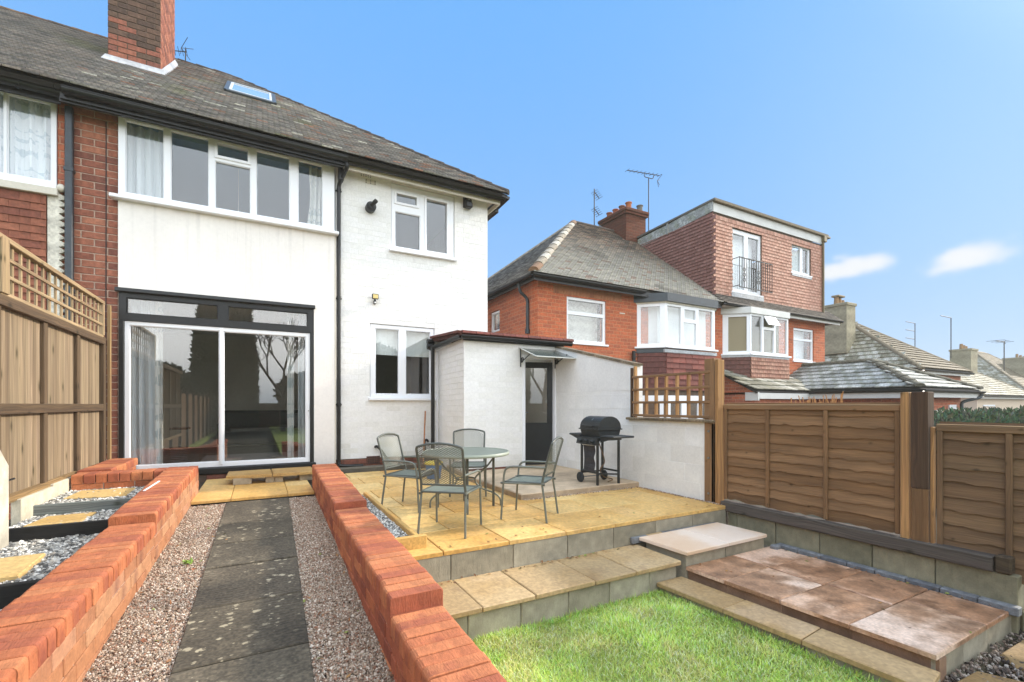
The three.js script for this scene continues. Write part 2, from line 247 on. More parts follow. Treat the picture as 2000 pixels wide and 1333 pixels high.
// rendered front: rain streaks under the sill, splashes at the foot, hairline unevenness; mapped once over 3 x 5.4 m
T.front = tex(1024, (x, y) => { const X = x * 3, Y = y * 5.4, st = fbm(x, y, 48, 2, 3, 211), n = fbm(x, y, 6, 9, 5, 212), f = fbm(x, y, 90, 160, 2, 213); let v = 0.965 + 0.07 * (n - 0.5) + 0.03 * (f - 0.5); const d = 3.95 - Y; if (d > 0) v -= 0.055 * sstep(0.52, 0.8, st) * Math.exp(-d * 1.3); v -= 0.1 * Math.exp(-Math.max(0, Y - 0.1) * 7) * (0.4 + n); return [v, v * (0.995 - 0.01 * (1 - n)), v * 0.985]; });
const M = {
  whiteRender: mat(0xf1eee8, { map: T.front, size: 3, sizeY: 5.4, bump: T.fine, bumpSize: 0.35, h: 0.0012, rough: 0.9 }),
  whiteBrick: mat(0xf3f2ee, { map: T.render, size: 1.7, bump: T.lumpy, bumpSize: 0.45, h: 0.004, rough: 0.75 }),
  upvc: mat(0xe9ebee, { rough: 0.32 }),
  cream: mat(0xddd6c6, { map: T.render, size: 1.1, rough: 0.7 }),
  black: mat(0x101317, { map: T.grain, size: 0.4, rough: 0.42, bump: T.fine, h: 0.0008 }),
  gutter: mat(0x0c0f12, { rough: 0.42, map: T.grain, size: 0.5 }),
  slatePipe: mat(0x2f3b44, { rough: 0.35, map: T.grain, size: 0.6 }),
  glass: mat(0xffffff, { phys: true, rough: 0, transmission: 1, thickness: 0, ior: 1.72 }),
  doorGlass: mat(0xffffff, { phys: true, rough: 0, transmission: 1, thickness: 0, ior: 2.0 }),
  frosted: mat(0xf0f5f5, { phys: true, rough: 0.55, transmission: 0.6, thickness: 0, ior: 1.5 }),
  mortar: mat(0xccae9a, { map: T.grain, size: 0.3, bump: T.fine, h: 0.002, rough: 0.95 }),
  mortarDark: mat(0x6d5a4b, { map: T.grain, size: 0.3, rough: 0.95 }),
  concrete: mat(0x8d867a, { map: T.cloudy, size: 0.9, bump: T.lumpy, bumpSize: 0.3, h: 0.003, rough: 0.9 }),
  concreteDark: mat(0x6e6658, { map: T.cloudy, size: 0.7, bump: T.lumpy, bumpSize: 0.3, h: 0.004, rough: 0.92 }),
  lead: mat(0xb4b7ba, { map: T.cloudy, size: 0.6, bump: T.lumpy, bumpSize: 0.4, h: 0.008, rough: 0.5 }),
  steel: mat(0x8a8f92, { metal: 0.8, rough: 0.4 }),
  darkRoof: mat(0x2c2926, { map: T.grain, size: 0.5, rough: 0.95 }),
  soil: mat(0x4a3f33, { map: T.grain, size: 0.8, bump: T.lumpy, bumpSize: 0.4, h: 0.02, rough: 1 }),
  roomWall: mat(0xd2d0c4, { rough: 0.9 }), roomFloor: mat(0x5c5d5e, { map: T.grain, size: 0.9, rough: 0.8 }), ceiling: mat(0xd8d8d4, { rough: 0.9 }), upperCeiling: mat(0xa6c4da, { rough: 0.9 }), upperWall: mat(0x86a8c2, { rough: 0.9 }),  // upstairs rooms coloured blue to stand in for sky reflected in the panes
};
const bricks = (list, o = {}) => list.map((c) => mat(c, { map: T.grain, size: 0.23, bump: T.lumpy, bumpSize: 0.14, h: 0.0035, rough: 0.88, ...o }));
const B = {
  red: bricks([0xa96850, 0xb37056, 0x9c5e4a, 0x8a5444, 0xba785c, 0xa2624c]),
  soot: bricks([0x624a3c, 0x6a5040, 0x5a4438, 0x705444]),
  orange: bricks([0xc08a64, 0xc7936c, 0xb67c58, 0xc48e6c, 0xbb8058], { h: 0.005, map: T.stain, size: 1.1 }),
  coping: bricks([0xc6784e, 0xc07048, 0xcb8054, 0xb86a48, 0xb06244], { h: 0.006, map: T.stain, size: 0.9 }),
  white: bricks([0xf4f3ef, 0xf2f1ec, 0xf5f4f1], { rough: 0.72, h: 0.004, bumpSize: 0.3, map: T.render, size: 1.3 }),
  tile: bricks([0x9e6048, 0x945842, 0xa8684e, 0x8c5240]),
  plinth: bricks([0x8b5443, 0x7a4a3c, 0x9a6350, 0x6c463a]),
  whiteDirty: bricks([0xf1f0eb, 0xefede7, 0xebe9e1, 0xe6e3d9], { rough: 0.8, h: 0.004, bumpSize: 0.3, map: T.render, size: 0.9 }),
  block: bricks([0xa8a08b, 0xa09883, 0xb0a893], { map: T.cloudy, size: 0.8, h: 0.004, rough: 0.93 }),
  blockGreen: bricks([0x938d73, 0x8b866c, 0x9b9479], { map: T.cloudy, size: 0.8, h: 0.006, rough: 0.95 }),
};

// ---------------------------------------------------------------- laying bricks, tiles, blocks
const brickCache = new Map();
function brickGeo(w, h, d, c, v) {
  const k = [w, h, d, c].map((x) => x.toFixed(3)).join() + v; if (!brickCache.has(k)) { const g = cbox(w, h, d, c), u = g.attributes.uv, r = rng(v * 77 + 3), a = r() * 5, b = r() * 5; for (let i = 0; i < u.count; i++) u.setXY(i, u.getX(i) + a, u.getY(i) + b); brickCache.set(k, g); } return brickCache.get(k);
}
// face at origin O, running along U (unit, horizontal), facing N; bricks of bl x bh with joints j, standing proud of the bed
function lay({ parent, O, U, N, w, h, bl, bh, j = 0.01, proud = 0.006, depth = 0.03, mats, name = 'brick', limit = 300, holes = [], seed = 1, c = 0.006, wild = 0.0015, half = 0.5, clip, near = [0, 1.1, 8.2], pick, shear = 0 }) {
  const R = rng(seed), list = [], turn = Math.atan2(-U[2], U[0]);
  for (let r = 0; r * bh < h - 0.012; r++) {
    const y0 = r * bh, y1 = Math.min(h, y0 + bh), off = (r % 2) * half * bl;
    for (let x = -off; x < w - 0.01; x += bl) {
      let spans = [[Math.max(0, x), Math.min(w, x + bl)]];
      for (const q of holes) if (q[2] < y1 - 0.01 && q[3] > y0 + 0.01) spans = spans.flatMap(([a, b]) => [[a, Math.min(b, q[0])], [Math.max(a, q[1]), b]].filter(([p, s]) => s - p > 0.03));
      for (let [a, b] of spans) {
        let ya = y0, yb = y1;
        for (const q of holes) if (b > q[0] + 0.005 && a < q[1] - 0.005) { if (q[3] > ya && q[3] < yb) ya = q[3]; else if (q[2] > ya && q[2] < yb) yb = q[2]; }
        if (clip && !clip((a + b) / 2, (ya + yb) / 2)) continue;
        const bw = Math.round((b - a - j) * 100) / 100, hh = Math.round((yb - ya - j) * 200) / 200; if (bw < 0.02 || hh < 0.015) continue;
        const out = proud - depth / 2 + (R() - 0.5) * 2 * wild, m = (a + b) / 2, y = (ya + yb) / 2;
        const p = [O[0] + U[0] * m + N[0] * out, O[1] + y + shear * m, O[2] + U[2] * m + N[2] * out];
        list.push([Math.hypot(p[0] - near[0], p[1] - near[1], p[2] - near[2]), p, bw, hh, (pick && pick(m, y, R)) || mats[Math.floor(R() * mats.length)], Math.floor(R() * 4)]);
      }
    }
  }
  list.sort((a, b) => a[0] - b[0]);
  const rest = new Map();
  list.forEach(([, p, bw, hh, m, v], i) => {
    const g = brickGeo(bw, hh, depth, c, v);
    if (i < limit) piece(name, g, m, parent, p, turn).rotation.z = Math.atan(shear);
    else { if (!rest.has(m)) rest.set(m, []); const q = g.clone(); q.rotateY(turn); q.translate(...p); rest.get(m).push(q); }
  });
  for (const [m, gs] of rest) part(name + '_work', gs, m, parent).userData.kind = 'stuff';
}
// roof covering: tiles of tw x gauge on the plane through O with U along the eaves and W up the slope
function tiles(parent, name, mat_, O, U, W, w, len, { tw = 0.17, gauge = 0.1, th = 0.014, over = 1.45, inside = () => true, tint, seed = 3, edge = 1, cuts } = {}) {
  const u = V(...U).normalize(), v = V(...W).normalize(), n = V().crossVectors(u, v); if (n.y < 0 && Math.abs(n.y) > 1e-3) n.negate();
  if (Math.abs(n.y) <= 1e-3 && tiles.face && n.dot(tiles.face) < 0) n.negate();
  const tilt = Math.atan2(th * 1.1, gauge), v2 = v.clone().applyAxisAngle(V().crossVectors(v, n).normalize(), -tilt * 1), R = rng(seed), list = [], geo = cbox(tw * 0.975, gauge * over, th, 0.0025);
  if (edge !== 1) { const nn = geo.attributes.normal, cc = new Float32Array(nn.count * 3).fill(1); for (let i = 0; i < nn.count; i++) if (nn.getY(i) > -0.3) cc.fill(edge, i * 3, i * 3 + 3); geo.setAttribute('color', new THREE.BufferAttribute(cc, 3)); mat_ = mat_.clone(); mat_.vertexColors = true; }   // paler lower lip: the lit, frosty tile edge is put into the colour
  // v2 must dip: the lower edge stands proud, so going up the tile sinks
  if (v2.dot(n) > 0) v2.copy(v.clone().applyAxisAngle(V().crossVectors(v, n).normalize(), tilt));
  const n2 = V().crossVectors(u, v2); if (n2.dot(n) < 0) n2.negate();
  for (let r = 0; r * gauge < len; r++) for (let x = -(r % 2) * tw / 2 + tw / 2; x < w + tw / 2; x += tw) {
    const b = (r + 0.72) * gauge, y = (r + 0.5) * gauge; if (!inside(x, y)) continue;
    let l = x - tw / 2, e2 = x + tw / 2;
    if (cuts) { l = Math.max(l, 0); e2 = Math.min(e2, w); for (const [ha, hb, hc, hd] of cuts) if (y > hc && y < hd && l < hb && e2 > ha) { if (x < (ha + hb) / 2) e2 = Math.min(e2, ha); else l = Math.max(l, hb); } if (e2 - l < tw * 0.15) continue; }
    const wide = (e2 - l) / tw, xm = (l + e2) / 2;
    const p = V(...O).addScaledVector(u, xm + (R() - 0.5) * 0.006).addScaledVector(v, b + (R() - 0.5) * 0.006).addScaledVector(n, th * 1.15 + R() * 0.004);
    const m = new THREE.Matrix4().makeBasis(u.clone().multiplyScalar(wide), v2, V().crossVectors(u, v2)); m.setPosition(p);
    list.push([m, tint ? tint(R, x, r * gauge) : new THREE.Color(1, 1, 1).multiplyScalar(0.75 + 0.4 * R())]);
  }
  return copies(name, geo, mat_, parent, list);
}
// ---------------------------------------------------------------- the ground, path, patio, steps
struct('ground', [box(-200, 200, -1.6, -1.1, -250, 120, 0), box(-30, 30, -1.1, -0.62, -0.1, 40, 0)], mat(0x4d4a38, { map: T.grain, size: 2.2, rough: 1 }));
const pathY = (z) => -0.03 - 0.073 * (z - 1.95), wallL = (z) => -0.67 - 0.03 * (z - 1.6), pathL = (z) => -0.34 - 0.018 * (z - 1.9), pathR = (z) => 0.31 - 0.018 * (z - 1.9);
struct('path_bed', slabFromPoly([[-1.1, pathY(1.95) - 0.03, 1.95], [-1.1, pathY(12) - 0.03, 12], [0.8, pathY(12) - 0.03, 12], [0.8, pathY(1.95) - 0.03, 1.95]], V(0, 1, 0.073), 0.25), mat(0x5e4a42, { map: T.grain, size: 0.4, rough: 1 }));
struct('subsoil', [box(-2.2, 0.95, -0.6, -0.05, -0.3, 1.93, 0), box(0.9, 4.6, -0.7, -0.032, -0.3, 4.84, 0)], M.soil);
{
  const path = new THREE.Group(); path.name = 'garden_path'; path.userData.kind = 'structure'; scene.add(path); base.set(path, V());
  const ms = [0, 1, 2].map((i) => { const m = mat([0xb8af9c, 0xaaa28f, 0xc0b8a4][i], { map: T.path, size: 1.35, bump: T.ribs, bumpSize: 0.9, h: 0.004, rough: 0.9 }); m.map.offset.set(i * 0.37, i * 0.61); return m; });
  const zs = [1.95, 2.8, 3.4, 3.94, 4.62, 5.3, 5.98, 6.66, 7.34, 8.1, 8.8, 9.5, 10.2];
  for (let i = 0; i < zs.length - 1; i++) {
    const a = zs[i] + 0.009, b = zs[i + 1] - 0.009, g = prism([[pathL(a), a], [pathR(a), a], [pathR(b), b], [pathL(b), b]], 0, 0.05, 0.006), p = g.attributes.position;
    for (let k = 0; k < p.count; k++) p.setY(k, p.getY(k) + pathY(p.getZ(k)) - 0.048 + (i % 3) * 0.002);
    g.computeVertexNormals(); part('path_slab', g, ms[i % 3], path);
  }
}
function stone(seed, r, flatness = 0.7) { const R = rng(seed), g = new THREE.IcosahedronGeometry(r, 0), p = g.attributes.position, m = new Map(); for (let i = 0; i < p.count; i++) { const k = [p.getX(i), p.getY(i), p.getZ(i)].map((x) => x.toFixed(4)).join(); if (!m.has(k)) m.set(k, [0.65 + 0.6 * R(), 0.65 + 0.6 * R(), 0.65 + 0.6 * R()]); const s = m.get(k); p.setXYZ(i, p.getX(i) * s[0] * 1.2, p.getY(i) * s[1] * flatness, p.getZ(i) * s[2]); } g.computeVertexNormals(); return flat(g); }
function gravel(name, n, r, spot, cols, seed, label) {          // spot(R) -> [x, y, z] or null
  const R = rng(seed), grp = scene, list = [[], [], []], q = new THREE.Quaternion(), e = new THREE.Euler();
  for (let i = 0; i < n; i++) { const p = spot(R); if (!p) continue; const s = 0.6 + 0.8 * R() * R() + 0.3 * R(); q.setFromEuler(e.set(R() * 6.3, R() * 6.3, R() * 6.3)); const m = new THREE.Matrix4().compose(V(p[0], p[1] + R() * r * 0.6, p[2]), q, V(s, s, s)); const c = cols[Math.floor(R() * cols.length)], t = 0.75 + 0.5 * R(); list[i % 3].push([m, new THREE.Color(c).multiplyScalar(t)]); }
  list.forEach((l, k) => tag(copies(numbered(name), stone(seed + k, r), mat(0xffffff, { rough: 0.8 }), grp, l), label, 'gravel'));
}
const PINK = [0xa48e7a, 0x98806a, 0xb09e8c, 0x887260, 0xbeae9e, 0x946e58, 0x7a6858, 0xccc0b0, 0xa69682], GREY = [0xb5b2aa, 0x8f8d88, 0xcfccc4, 0x6f6e6b, 0xe0ddd6, 0x9c968c, 0x575654];
gravel('path_gravel', 82000, 0.0068, (R) => { const z = 1.96 + 4.5 * R(), left = R() < 0.5, a = left ? wallL(z) - 0.01 : pathR(z), b = left ? pathL(z) : 0.63; return [lerp(a, b, R()), pathY(z) - 0.026 + 0.016 * R(), z]; }, PINK, 11, 'fine pinkish gravel in two strips beside the dark slab path');

// yellow slabs by the door and on the patio, concrete pad, planter
{
  const patio = new THREE.Group(); patio.name = 'patio'; patio.userData.kind = 'structure'; scene.add(patio); base.set(patio, V());
  const ys = [0, 1, 2, 3].map((i) => { const m = mat([0xe9c582, 0xecca8a, 0xe5be78, 0xf0d498][i], { map: T.sand, size: 1.9, bump: T.lumpy, bumpSize: 0.5, h: 0.003, rough: 0.55 }); m.map.offset.set(i * 0.31, i * 0.17); m.map.rotation = i * 1.57; return m; });
  const R = rng(8), slab = (x0, x1, z0, z1, y = 0) => { const t = (R() - 0.5) * 0.004; part('paving_slab', prism([[x0, z0], [x1, z0], [x1, z1], [x0, z1]], y - 0.035, y + t, 0.005), ys[Math.floor(R() * 4)], patio); };
  const J = 0.004;
  for (let r = 0; r < 8; r++) {
    const z1 = 4.925 - r * 0.56, z0 = z1 - 0.56, off = [0.28, 0.02, 0.3, 0.12, 0.25, 0, 0.2, 0.3][r];
    let x = 0.93 - off;
    while (x < 4.44) { const a = Math.max(x, 0.93), b = Math.min(x + 0.56, 4.45); if (b - a > 0.08 && !(a > 2.66 && z1 < 3.5)) slab(a + J, (a > 2.2 && z1 < 3.5 ? Math.min(b, 2.75) : b) - J, z0 + J, z1 - J); x += 0.56; }
  }
  for (const [a, b, y] of [[-0.68, -0.3, 0.012], [-0.295, 0.3, 0.012], [0.305, 0.6, 0.012]]) { slab(a, b, 1.36, 1.94, y); slab(a - 0.0, b, 0.78, 1.355, y); slab(a, b, 0.2, 0.775, y); }
  const cm = M.concrete;
  part('concrete_pad', prism([[2.64, 2.1], [2.64, 3.6], [4.46, 3.6], [4.46, 0.2], [2.9, 0.2]].slice(0), -0.03, 0.07, 0.012), mat(0xc4ad90, { map: T.cloudy, size: 1.3, bump: T.lumpy, bumpSize: 0.5, h: 0.006, rough: 0.85 }), patio);
  part('concrete_edge', [box(0.93, 2.7, -0.03, 0.05, 0.02, 0.26, 0.01)], M.concreteDark, patio);
  // retaining blocks under the front edge
  const lim = [0.93, 1.27, 1.81, 2.35, 2.87, 3.4, 3.93, 4.46];
  for (let i = 0; i < lim.length - 1; i++) part('edging_block', box(lim[i] + 0.003, lim[i + 1] - 0.003, -0.46, -0.037, 4.82 + (i % 2) * 0.003, 4.918, 0.005), B.block[i % 3], patio);
  part('patio_core', [box(0.9, 4.5, -0.7, -0.05, 4.7, 4.815, 0)], M.concreteDark, patio);
}
{
  const pl = thing('gravel_planter', 'narrow gravel planter edged with upright yellow slabs beside the brick wall', 'planter', [1.0, 0, 3.7]);
  const y = mat(0xd9b470, { map: T.sand, size: 1.1, rough: 0.6, bump: T.lumpy, bumpSize: 0.4, h: 0.002 });
  part('edging_slab', box(1.045, 1.085, -0.02, 0.095, 2.72, 3.74, 0.006), y, pl); part('edging_slab', box(1.045, 1.085, -0.02, 0.095, 3.746, 4.73, 0.006), y, pl);
  part('edging_slab', box(0.87, 1.13, -0.02, 0.1, 4.735, 4.775, 0.006), y, pl);
}
gravel('planter_gravel', 5200, 0.0095, (R) => [0.9 + 0.145 * R(), 0.03 + 0.02 * R(), 2.7 + 2.03 * R()], GREY, 21, 'grey gravel filling the narrow planter beside the patio');
gravel('patio_grit', 900, 0.006, (R) => (R() < 0.6 ? [2.66 + 1.7 * R(), 0.002, 3.605 + 0.06 * R() * R()] : [4.44 - 0.05 * R() * R(), 0.004, 3.6 + 1.28 * R()]), PINK, 31, 'loose grit along the edge of the concrete pad');

{
  const R = rng(77), g = new Tri(); g.quad(V(0, 0, 0), V(0.008, 0.002, 0.014), V(0, 0.004, 0.03), V(-0.008, 0.002, 0.014)); const q = new THREE.Quaternion(), e = new THREE.Euler(), list = [];
  for (let i = 0; i < 330; i++) { const k = R(); let x, y, z; if (k < 0.5) { z = 2 + 4 * R(); x = lerp(wallL(z), 0.6, R() < 0.5 ? R() * 0.35 : 1 - R() * 0.3); y = pathY(z) - 0.004; } else if (k < 0.62) { x = 1 + 3.3 * R(); z = 4.87 - 0.3 * R() ** 3; y = 0.006; } else if (k < 0.8) { x = 0.95 + 2.1 * R(); z = 4.94 + 0.05 * R(); y = -0.22; } else { x = 3.3 + 1.2 * R(); z = 5.5 + 1.6 * R(); if (R() < 0.7) x = 4.36 + 0.02 * R(); y = -0.276; } q.setFromEuler(e.set((R() - 0.5) * 0.8, R() * 6.3, (R() - 0.5) * 0.8)); const s = 0.5 + 0.9 * R(); list.push([new THREE.Matrix4().compose(V(x, y, z), q, V(s, s, s)), new THREE.Color([0x8a6240, 0x9c7448, 0x6b4a32, 0x5a4a30, 0x7c8440][Math.floor(R() * 5)])]); }
  tag(copies('leaf_litter', g.geo, mat(0xffffff, { side: true, rough: 0.9 }), scene, list), 'scattered bits of dry leaf and moss on the paths and slabs', 'leaf litter');
}
// two steps, lower terrace, frosty pad
{
  const steps = new THREE.Group(); steps.name = 'garden_steps'; steps.userData.kind = 'structure'; scene.add(steps); base.set(steps, V());
  const ts = [0, 1, 2].map((i) => { const m = mat([0xbfa886, 0xb6a07e, 0xc6b08e][i], { map: T.sand, size: 1.6, bump: T.lumpy, bumpSize: 0.35, h: 0.003, rough: 0.62 }); m.map.offset.set(i * 0.4, i * 0.3); return m; });
  [0.88, 1.28, 1.69, 2.215, 2.63, 3.14].reduce((a, b, i) => { part('step_slab', box(a + 0.003, b - 0.003, -0.262, -0.226 + (i % 2) * 0.003, 4.923, 5.465, 0.006), ts[i % 3], steps); return b; });
  [0.88, 1.19, 1.59, 1.99, 2.38, 2.8, 3.12].reduce((a, b, i) => { part('step_block', box(a + 0.003, b - 0.003, -0.62, -0.266, 5.32, 5.43 + (i % 2) * 0.003, 0.006), B.block[i % 3], steps); return b; });
  // long low step beside the lawn
  const e = (t) => [[2.875 + 0.145 * t, 5.436 + 1.72 * t], [3.16 + 0.115 * t, 5.436 + 1.68 * t]], tr = [0, 0.34, 0.645, 1];
  for (let i = 0; i < 3; i++) { const a = e(tr[i] + 0.002), b = e(tr[i + 1] - 0.002); part('step_slab', prism([a[0], a[1], b[1], b[0]], -0.4, -0.365 + (i % 2) * 0.002, 0.006), ts[(i + 1) % 3], steps); part('step_block', prism([[a[0][0] + 0.03, a[0][1]], a[1], b[1], [b[0][0] + 0.03, b[0][1] - (i === 2 ? 0.03 : 0)]], -0.62, -0.404, 0.004), B.block[i % 3], steps); }
  // terrace: slabs on a brick-coloured riser
  const fr = [0, 1, 2, 3].map((i) => { const m = mat([0xffe8d4, 0xfae0cc, 0xffecdc, 0xf6dac4][i], { map: T.frost, size: 1.5, bump: T.lumpy, bumpSize: 0.3, h: 0.006, rough: 0.5 }); m.map.offset.set(0.13 + i * 0.29, i * 0.43); m.map.rotation = i * 1.2; return m; });
  const zz = [5.46, 5.82, 6.25, 6.675, 7.1], xm = [3.8, 3.78, 3.83, 4.0];
  for (let i = 0; i < 4; i++) {
    const l = (z) => 3.19 + 0.05 * (z - 5.4), z0 = zz[i] + 0.004, z1 = zz[i + 1] - 0.004, a = part('terrace_slab', prism([[l(z0), z0], [xm[i] - 0.004, z0], [xm[i] - 0.004, z1], [l(z1), z1]], -0.312, -0.28 + (i % 2) * 0.002, 0.006), fr[(i * 2) % 4], steps), b = part('terrace_slab', prism([[xm[i] + 0.004, z0], [4.385, z0], [4.385, z1], [xm[i] + 0.004, z1]], -0.312, -0.28 + (i % 3) * 0.002, 0.006), fr[(i * 2 + 1) % 4], steps);
    part('terrace_riser', prism([[l(z0) + 0.03, z0 - 0.003], [l(z0) + 0.12, z0 - 0.003], [l(z1) + 0.12, z1 + 0.003], [l(z1) + 0.03, z1 + 0.003]], -0.6, -0.316, 0.003), bricks([0x93745c, 0x9c7c62, 0x8a6c54], { map: T.cloudy, size: 0.7 })[i % 3], steps);
  }
  [3.3, 3.68, 4.06, 4.5].reduce((a, b, i) => { part('terrace_riser', box(a + 0.003, b - 0.003, -0.62, -0.318, 7.0, 7.085, 0.004), B.block[i % 3], steps); return b; });
  part('terrace_fill', box(3.32, 4.5, -0.7, -0.316, 5.3, 6.99, 0), M.concreteDark, steps);
  const pad = mat(0xece2d6, { map: T.pad, size: 1.3, bump: T.fine, bumpSize: 0.3, h: 0.001, rough: 0.5 }), pad2 = pad.clone(); pad2.map = pad.map.clone(); pad2.map.offset.set(0.45, 0.2); pad.map.offset.set(0.1, 0.62);
  part('frosty_slab', prism([[3.14, 4.965], [3.72, 4.96], [3.725, 5.49], [3.17, 5.495]], -0.178, -0.148, 0.006), pad, steps).userData.label = 'pale slab white with frost'; part('frosty_slab', prism([[3.726, 4.96], [4.26, 4.955], [4.29, 5.485], [3.731, 5.49]], -0.178, -0.147, 0.006), pad2, steps);
  part('pad_block', box(3.2, 3.21 + 0.5, -0.6, -0.182, 4.99, 5.46, 0.004), B.block[0], steps); part('pad_block', box(3.716, 4.28, -0.6, -0.182, 4.99, 5.462, 0.004), B.block[1], steps);
  const kb = bricks([0x83868a, 0x8a8d90, 0x787b80], { h: 0.003, rough: 0.6 });
  for (let i = 0, x = 3.06; x < 4.2; x += 0.2, i++) part('kerb_brick', box(x + 0.002, Math.min(x + 0.198, 4.3), -0.21, -0.15 + 0.0 * i, 4.922, 4.962, 0.006), i === 1 ? ts[0] : kb[i % 3], steps);
  for (let i = 0, z = 5.5; z < 7.0; z += 0.205, i++) part('kerb_brick', box(4.402, 4.472, -0.31, -0.25, z + 0.002, z + 0.203, 0.006), kb[i % 3], steps);
  part('kerb_brick', box(4.3, 4.389, -0.31, -0.245, 5.5, 5.57, 0.012), kb[1], steps);
}
// retaining wall under the right-hand fence
{
  const w = thing('retaining_wall', 'low greenish concrete block retaining wall under the dark fence beam', 'wall', [4.5, 0, 6]);
  [4.92, 5.03, 5.45, 5.86, 6.27, 6.68, 7.12].reduce((a, b, i) => { part('block', box(4.478 + (i % 2) * 0.003, 4.6, -0.7, -0.062 - (i === 5 ? 0.004 : 0), a + 0.003, b - 0.003, 0.006), B.blockGreen[i % 3], w); return b; });
  part('block', box(4.5, 4.62, -0.7, -0.29, 7.125, 7.32, 0.008), B.blockGreen[1], w);
  const t = thing('timber_beam', 'dark weathered timber beam lying on the retaining wall below the fence', 'beam', [4.5, 0, 6]);
  const dk = mat(0x615a52, { map: T.wood, size: 1.4, sizeY: 0.5, bump: T.woodH, bumpSize: 1, bumpSizeY: 0.4, h: 0.004, rough: 0.9 });
  part('beam', sweep([[-0.07, -0.05], [0.07, -0.05], [0.075, -0.04], [0.07, 0.045], [0.06, 0.05], [-0.06, 0.05], [-0.075, 0.04], [-0.075, -0.04]], [4.515, -0.008, 4.86], [4.515, -0.008, 7.0]), dk, t);
  part('end_post', box(4.46, 4.54, -0.06, 0.06, 7.005, 7.09, 0.01), mat(0x574a38, { map: T.wood, size: 0.8, sizeY: 0.5, rough: 0.9 }), t);
}
gravel('bark_gravel', 5000, 0.012, (R) => [3.25 + 1.9 * R(), -0.45 + 0.02 * R(), 7.1 + 1.5 * R()], [0x5a4c42, 0x75665a, 0x8d8177, 0x3f3630, 0xa39a90, 0x6b5a50], 41, 'dark wet gravel round the stepping stones beyond the terrace');
for (const [p, l] of [[[[3.22, 7.14], [3.6, 7.16], [3.72, 7.4], [3.6, 7.75], [3.2, 7.6]], 'worn buff stepping stone in the gravel at the terrace corner'], [[[3.98, 7.16], [4.5, 7.17], [4.5, 7.62], [3.95, 7.5], [3.86, 7.25]], 'worn buff stepping stone in the gravel near the fence']])
  tag(part(numbered('stepping_stone'), prism(p, -0.47, -0.42, 0.012), mat(0x9b8664, { map: T.sand, size: 1.1, bump: T.lumpy, bumpSize: 0.3, h: 0.006, rough: 0.85 }), scene), l, 'stepping stone');

// lawn: a soil sheet and blades
const lawnIn = (x, z) => x > 0.88 && z > 5.44 && x < 2.89 + 0.14 * clamp((z - 5.4) / 1.72) + (z > 7.16 ? 0.2 : 0);
struct('lawn', [slabFromPoly([[0.6, -0.47, 5.35], [0.6, -0.47, 34], [3.35, -0.47, 34], [3.35, -0.47, 7.16], [3.3, -0.47, 5.35]].reverse(), V(0, 1, 0), 0.15), box(3.35, 14, -0.62, -0.475, 8.6, 34, 0), box(-14, -2.2, -0.62, -0.475, 6, 34, 0)], mat(0x8b9844, { map: T.cloudy, size: 0.7, rough: 1 }));
{
  const R = rng(51), t = new Tri(), blade = (w, h, b) => { const a = V(-w, 0, 0), c = V(w, 0, 0), m = V(-w * 0.7, h * 0.55, b * 0.35), m2 = V(w * 0.7, h * 0.55, b * 0.35), e = V(0, h, b); t.tri(a, c, m2).tri(a, m2, m).tri(m, m2, e); };
  blade(0.0021, 0.04, 0.026);
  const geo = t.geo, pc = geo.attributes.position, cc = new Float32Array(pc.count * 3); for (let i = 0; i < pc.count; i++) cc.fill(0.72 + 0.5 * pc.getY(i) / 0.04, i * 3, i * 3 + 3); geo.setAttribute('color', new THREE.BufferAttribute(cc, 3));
  const green = mat(0xffffff, { phys: true, rough: 0.6, side: true, transmission: 0.35, thickness: 0 }), list = [], q = new THREE.Quaternion(), e = new THREE.Euler();
  for (let i = 0; i < 90000; i++) {
    const x = 0.88 + 2.3 * R(), z = 5.44 + 2.5 * R() ** 1.25; if (!lawnIn(x, z)) continue;
    const cl = fbm(x / 4, z / 4, 9, 9, 4, 57), dry = sstep(0.56, 0.72, fbm(x / 4 + 0.3, z / 4, 12, 12, 3, 58)), s = 0.45 + 1.5 * cl * cl + 0.45 * R();
    q.setFromEuler(e.set((R() - 0.5) * 1.4, R() * 6.283, (R() - 0.5) * 1.4));
    const c = new THREE.Color().setRGB(0.42 + 0.22 * R(), 0.56 + 0.22 * R(), 0.11 + 0.08 * R()); c.lerp(new THREE.Color().setRGB(0.72, 0.62, 0.28), dry * 0.8 * R() + (R() < 0.08 ? 0.7 : 0)); c.multiplyScalar(0.72 + 0.6 * fbm(x / 4, z / 4, 20, 20, 3, 59)); if (R() < 0.16) c.lerp(new THREE.Color().setRGB(0.8, 0.86, 0.75), 0.6);
    list.push([new THREE.Matrix4().compose(V(x, -0.472, z), q, V(1.2 * s, s, s)), c]);
  }
  for (let i = 0; i < 5200; i++) {                                // longer straggling blades along the edges
    const k = R(); let x, z; if (k < 0.4) { x = 0.9 + 2.1 * R(); z = 5.435 + 0.05 * R(); } else if (k < 0.75) { z = 5.45 + 1.7 * R(); x = 2.89 + 0.145 * clamp((z - 5.436) / 1.72) - 0.05 * R() - 0.005; } else { z = 5.45 + 2 * R(); x = 0.885 + 0.05 * R(); }
    q.setFromEuler(e.set((R() - 0.5) * 1.1, R() * 6.283, (R() - 0.5) * 1.1)); const s = 1.1 + 1.1 * R() * R(); list.push([new THREE.Matrix4().compose(V(x, -0.474, z), q, V(s, s, s)), new THREE.Color().setRGB(0.3 + 0.25 * R(), 0.46 + 0.25 * R(), 0.08 + 0.08 * R())]);
  }
  green.vertexColors = true;
  tag(copies('lawn_grass', geo, green, scene, list), 'short green grass blades of the small lawn with thin dry patches', 'grass');
}

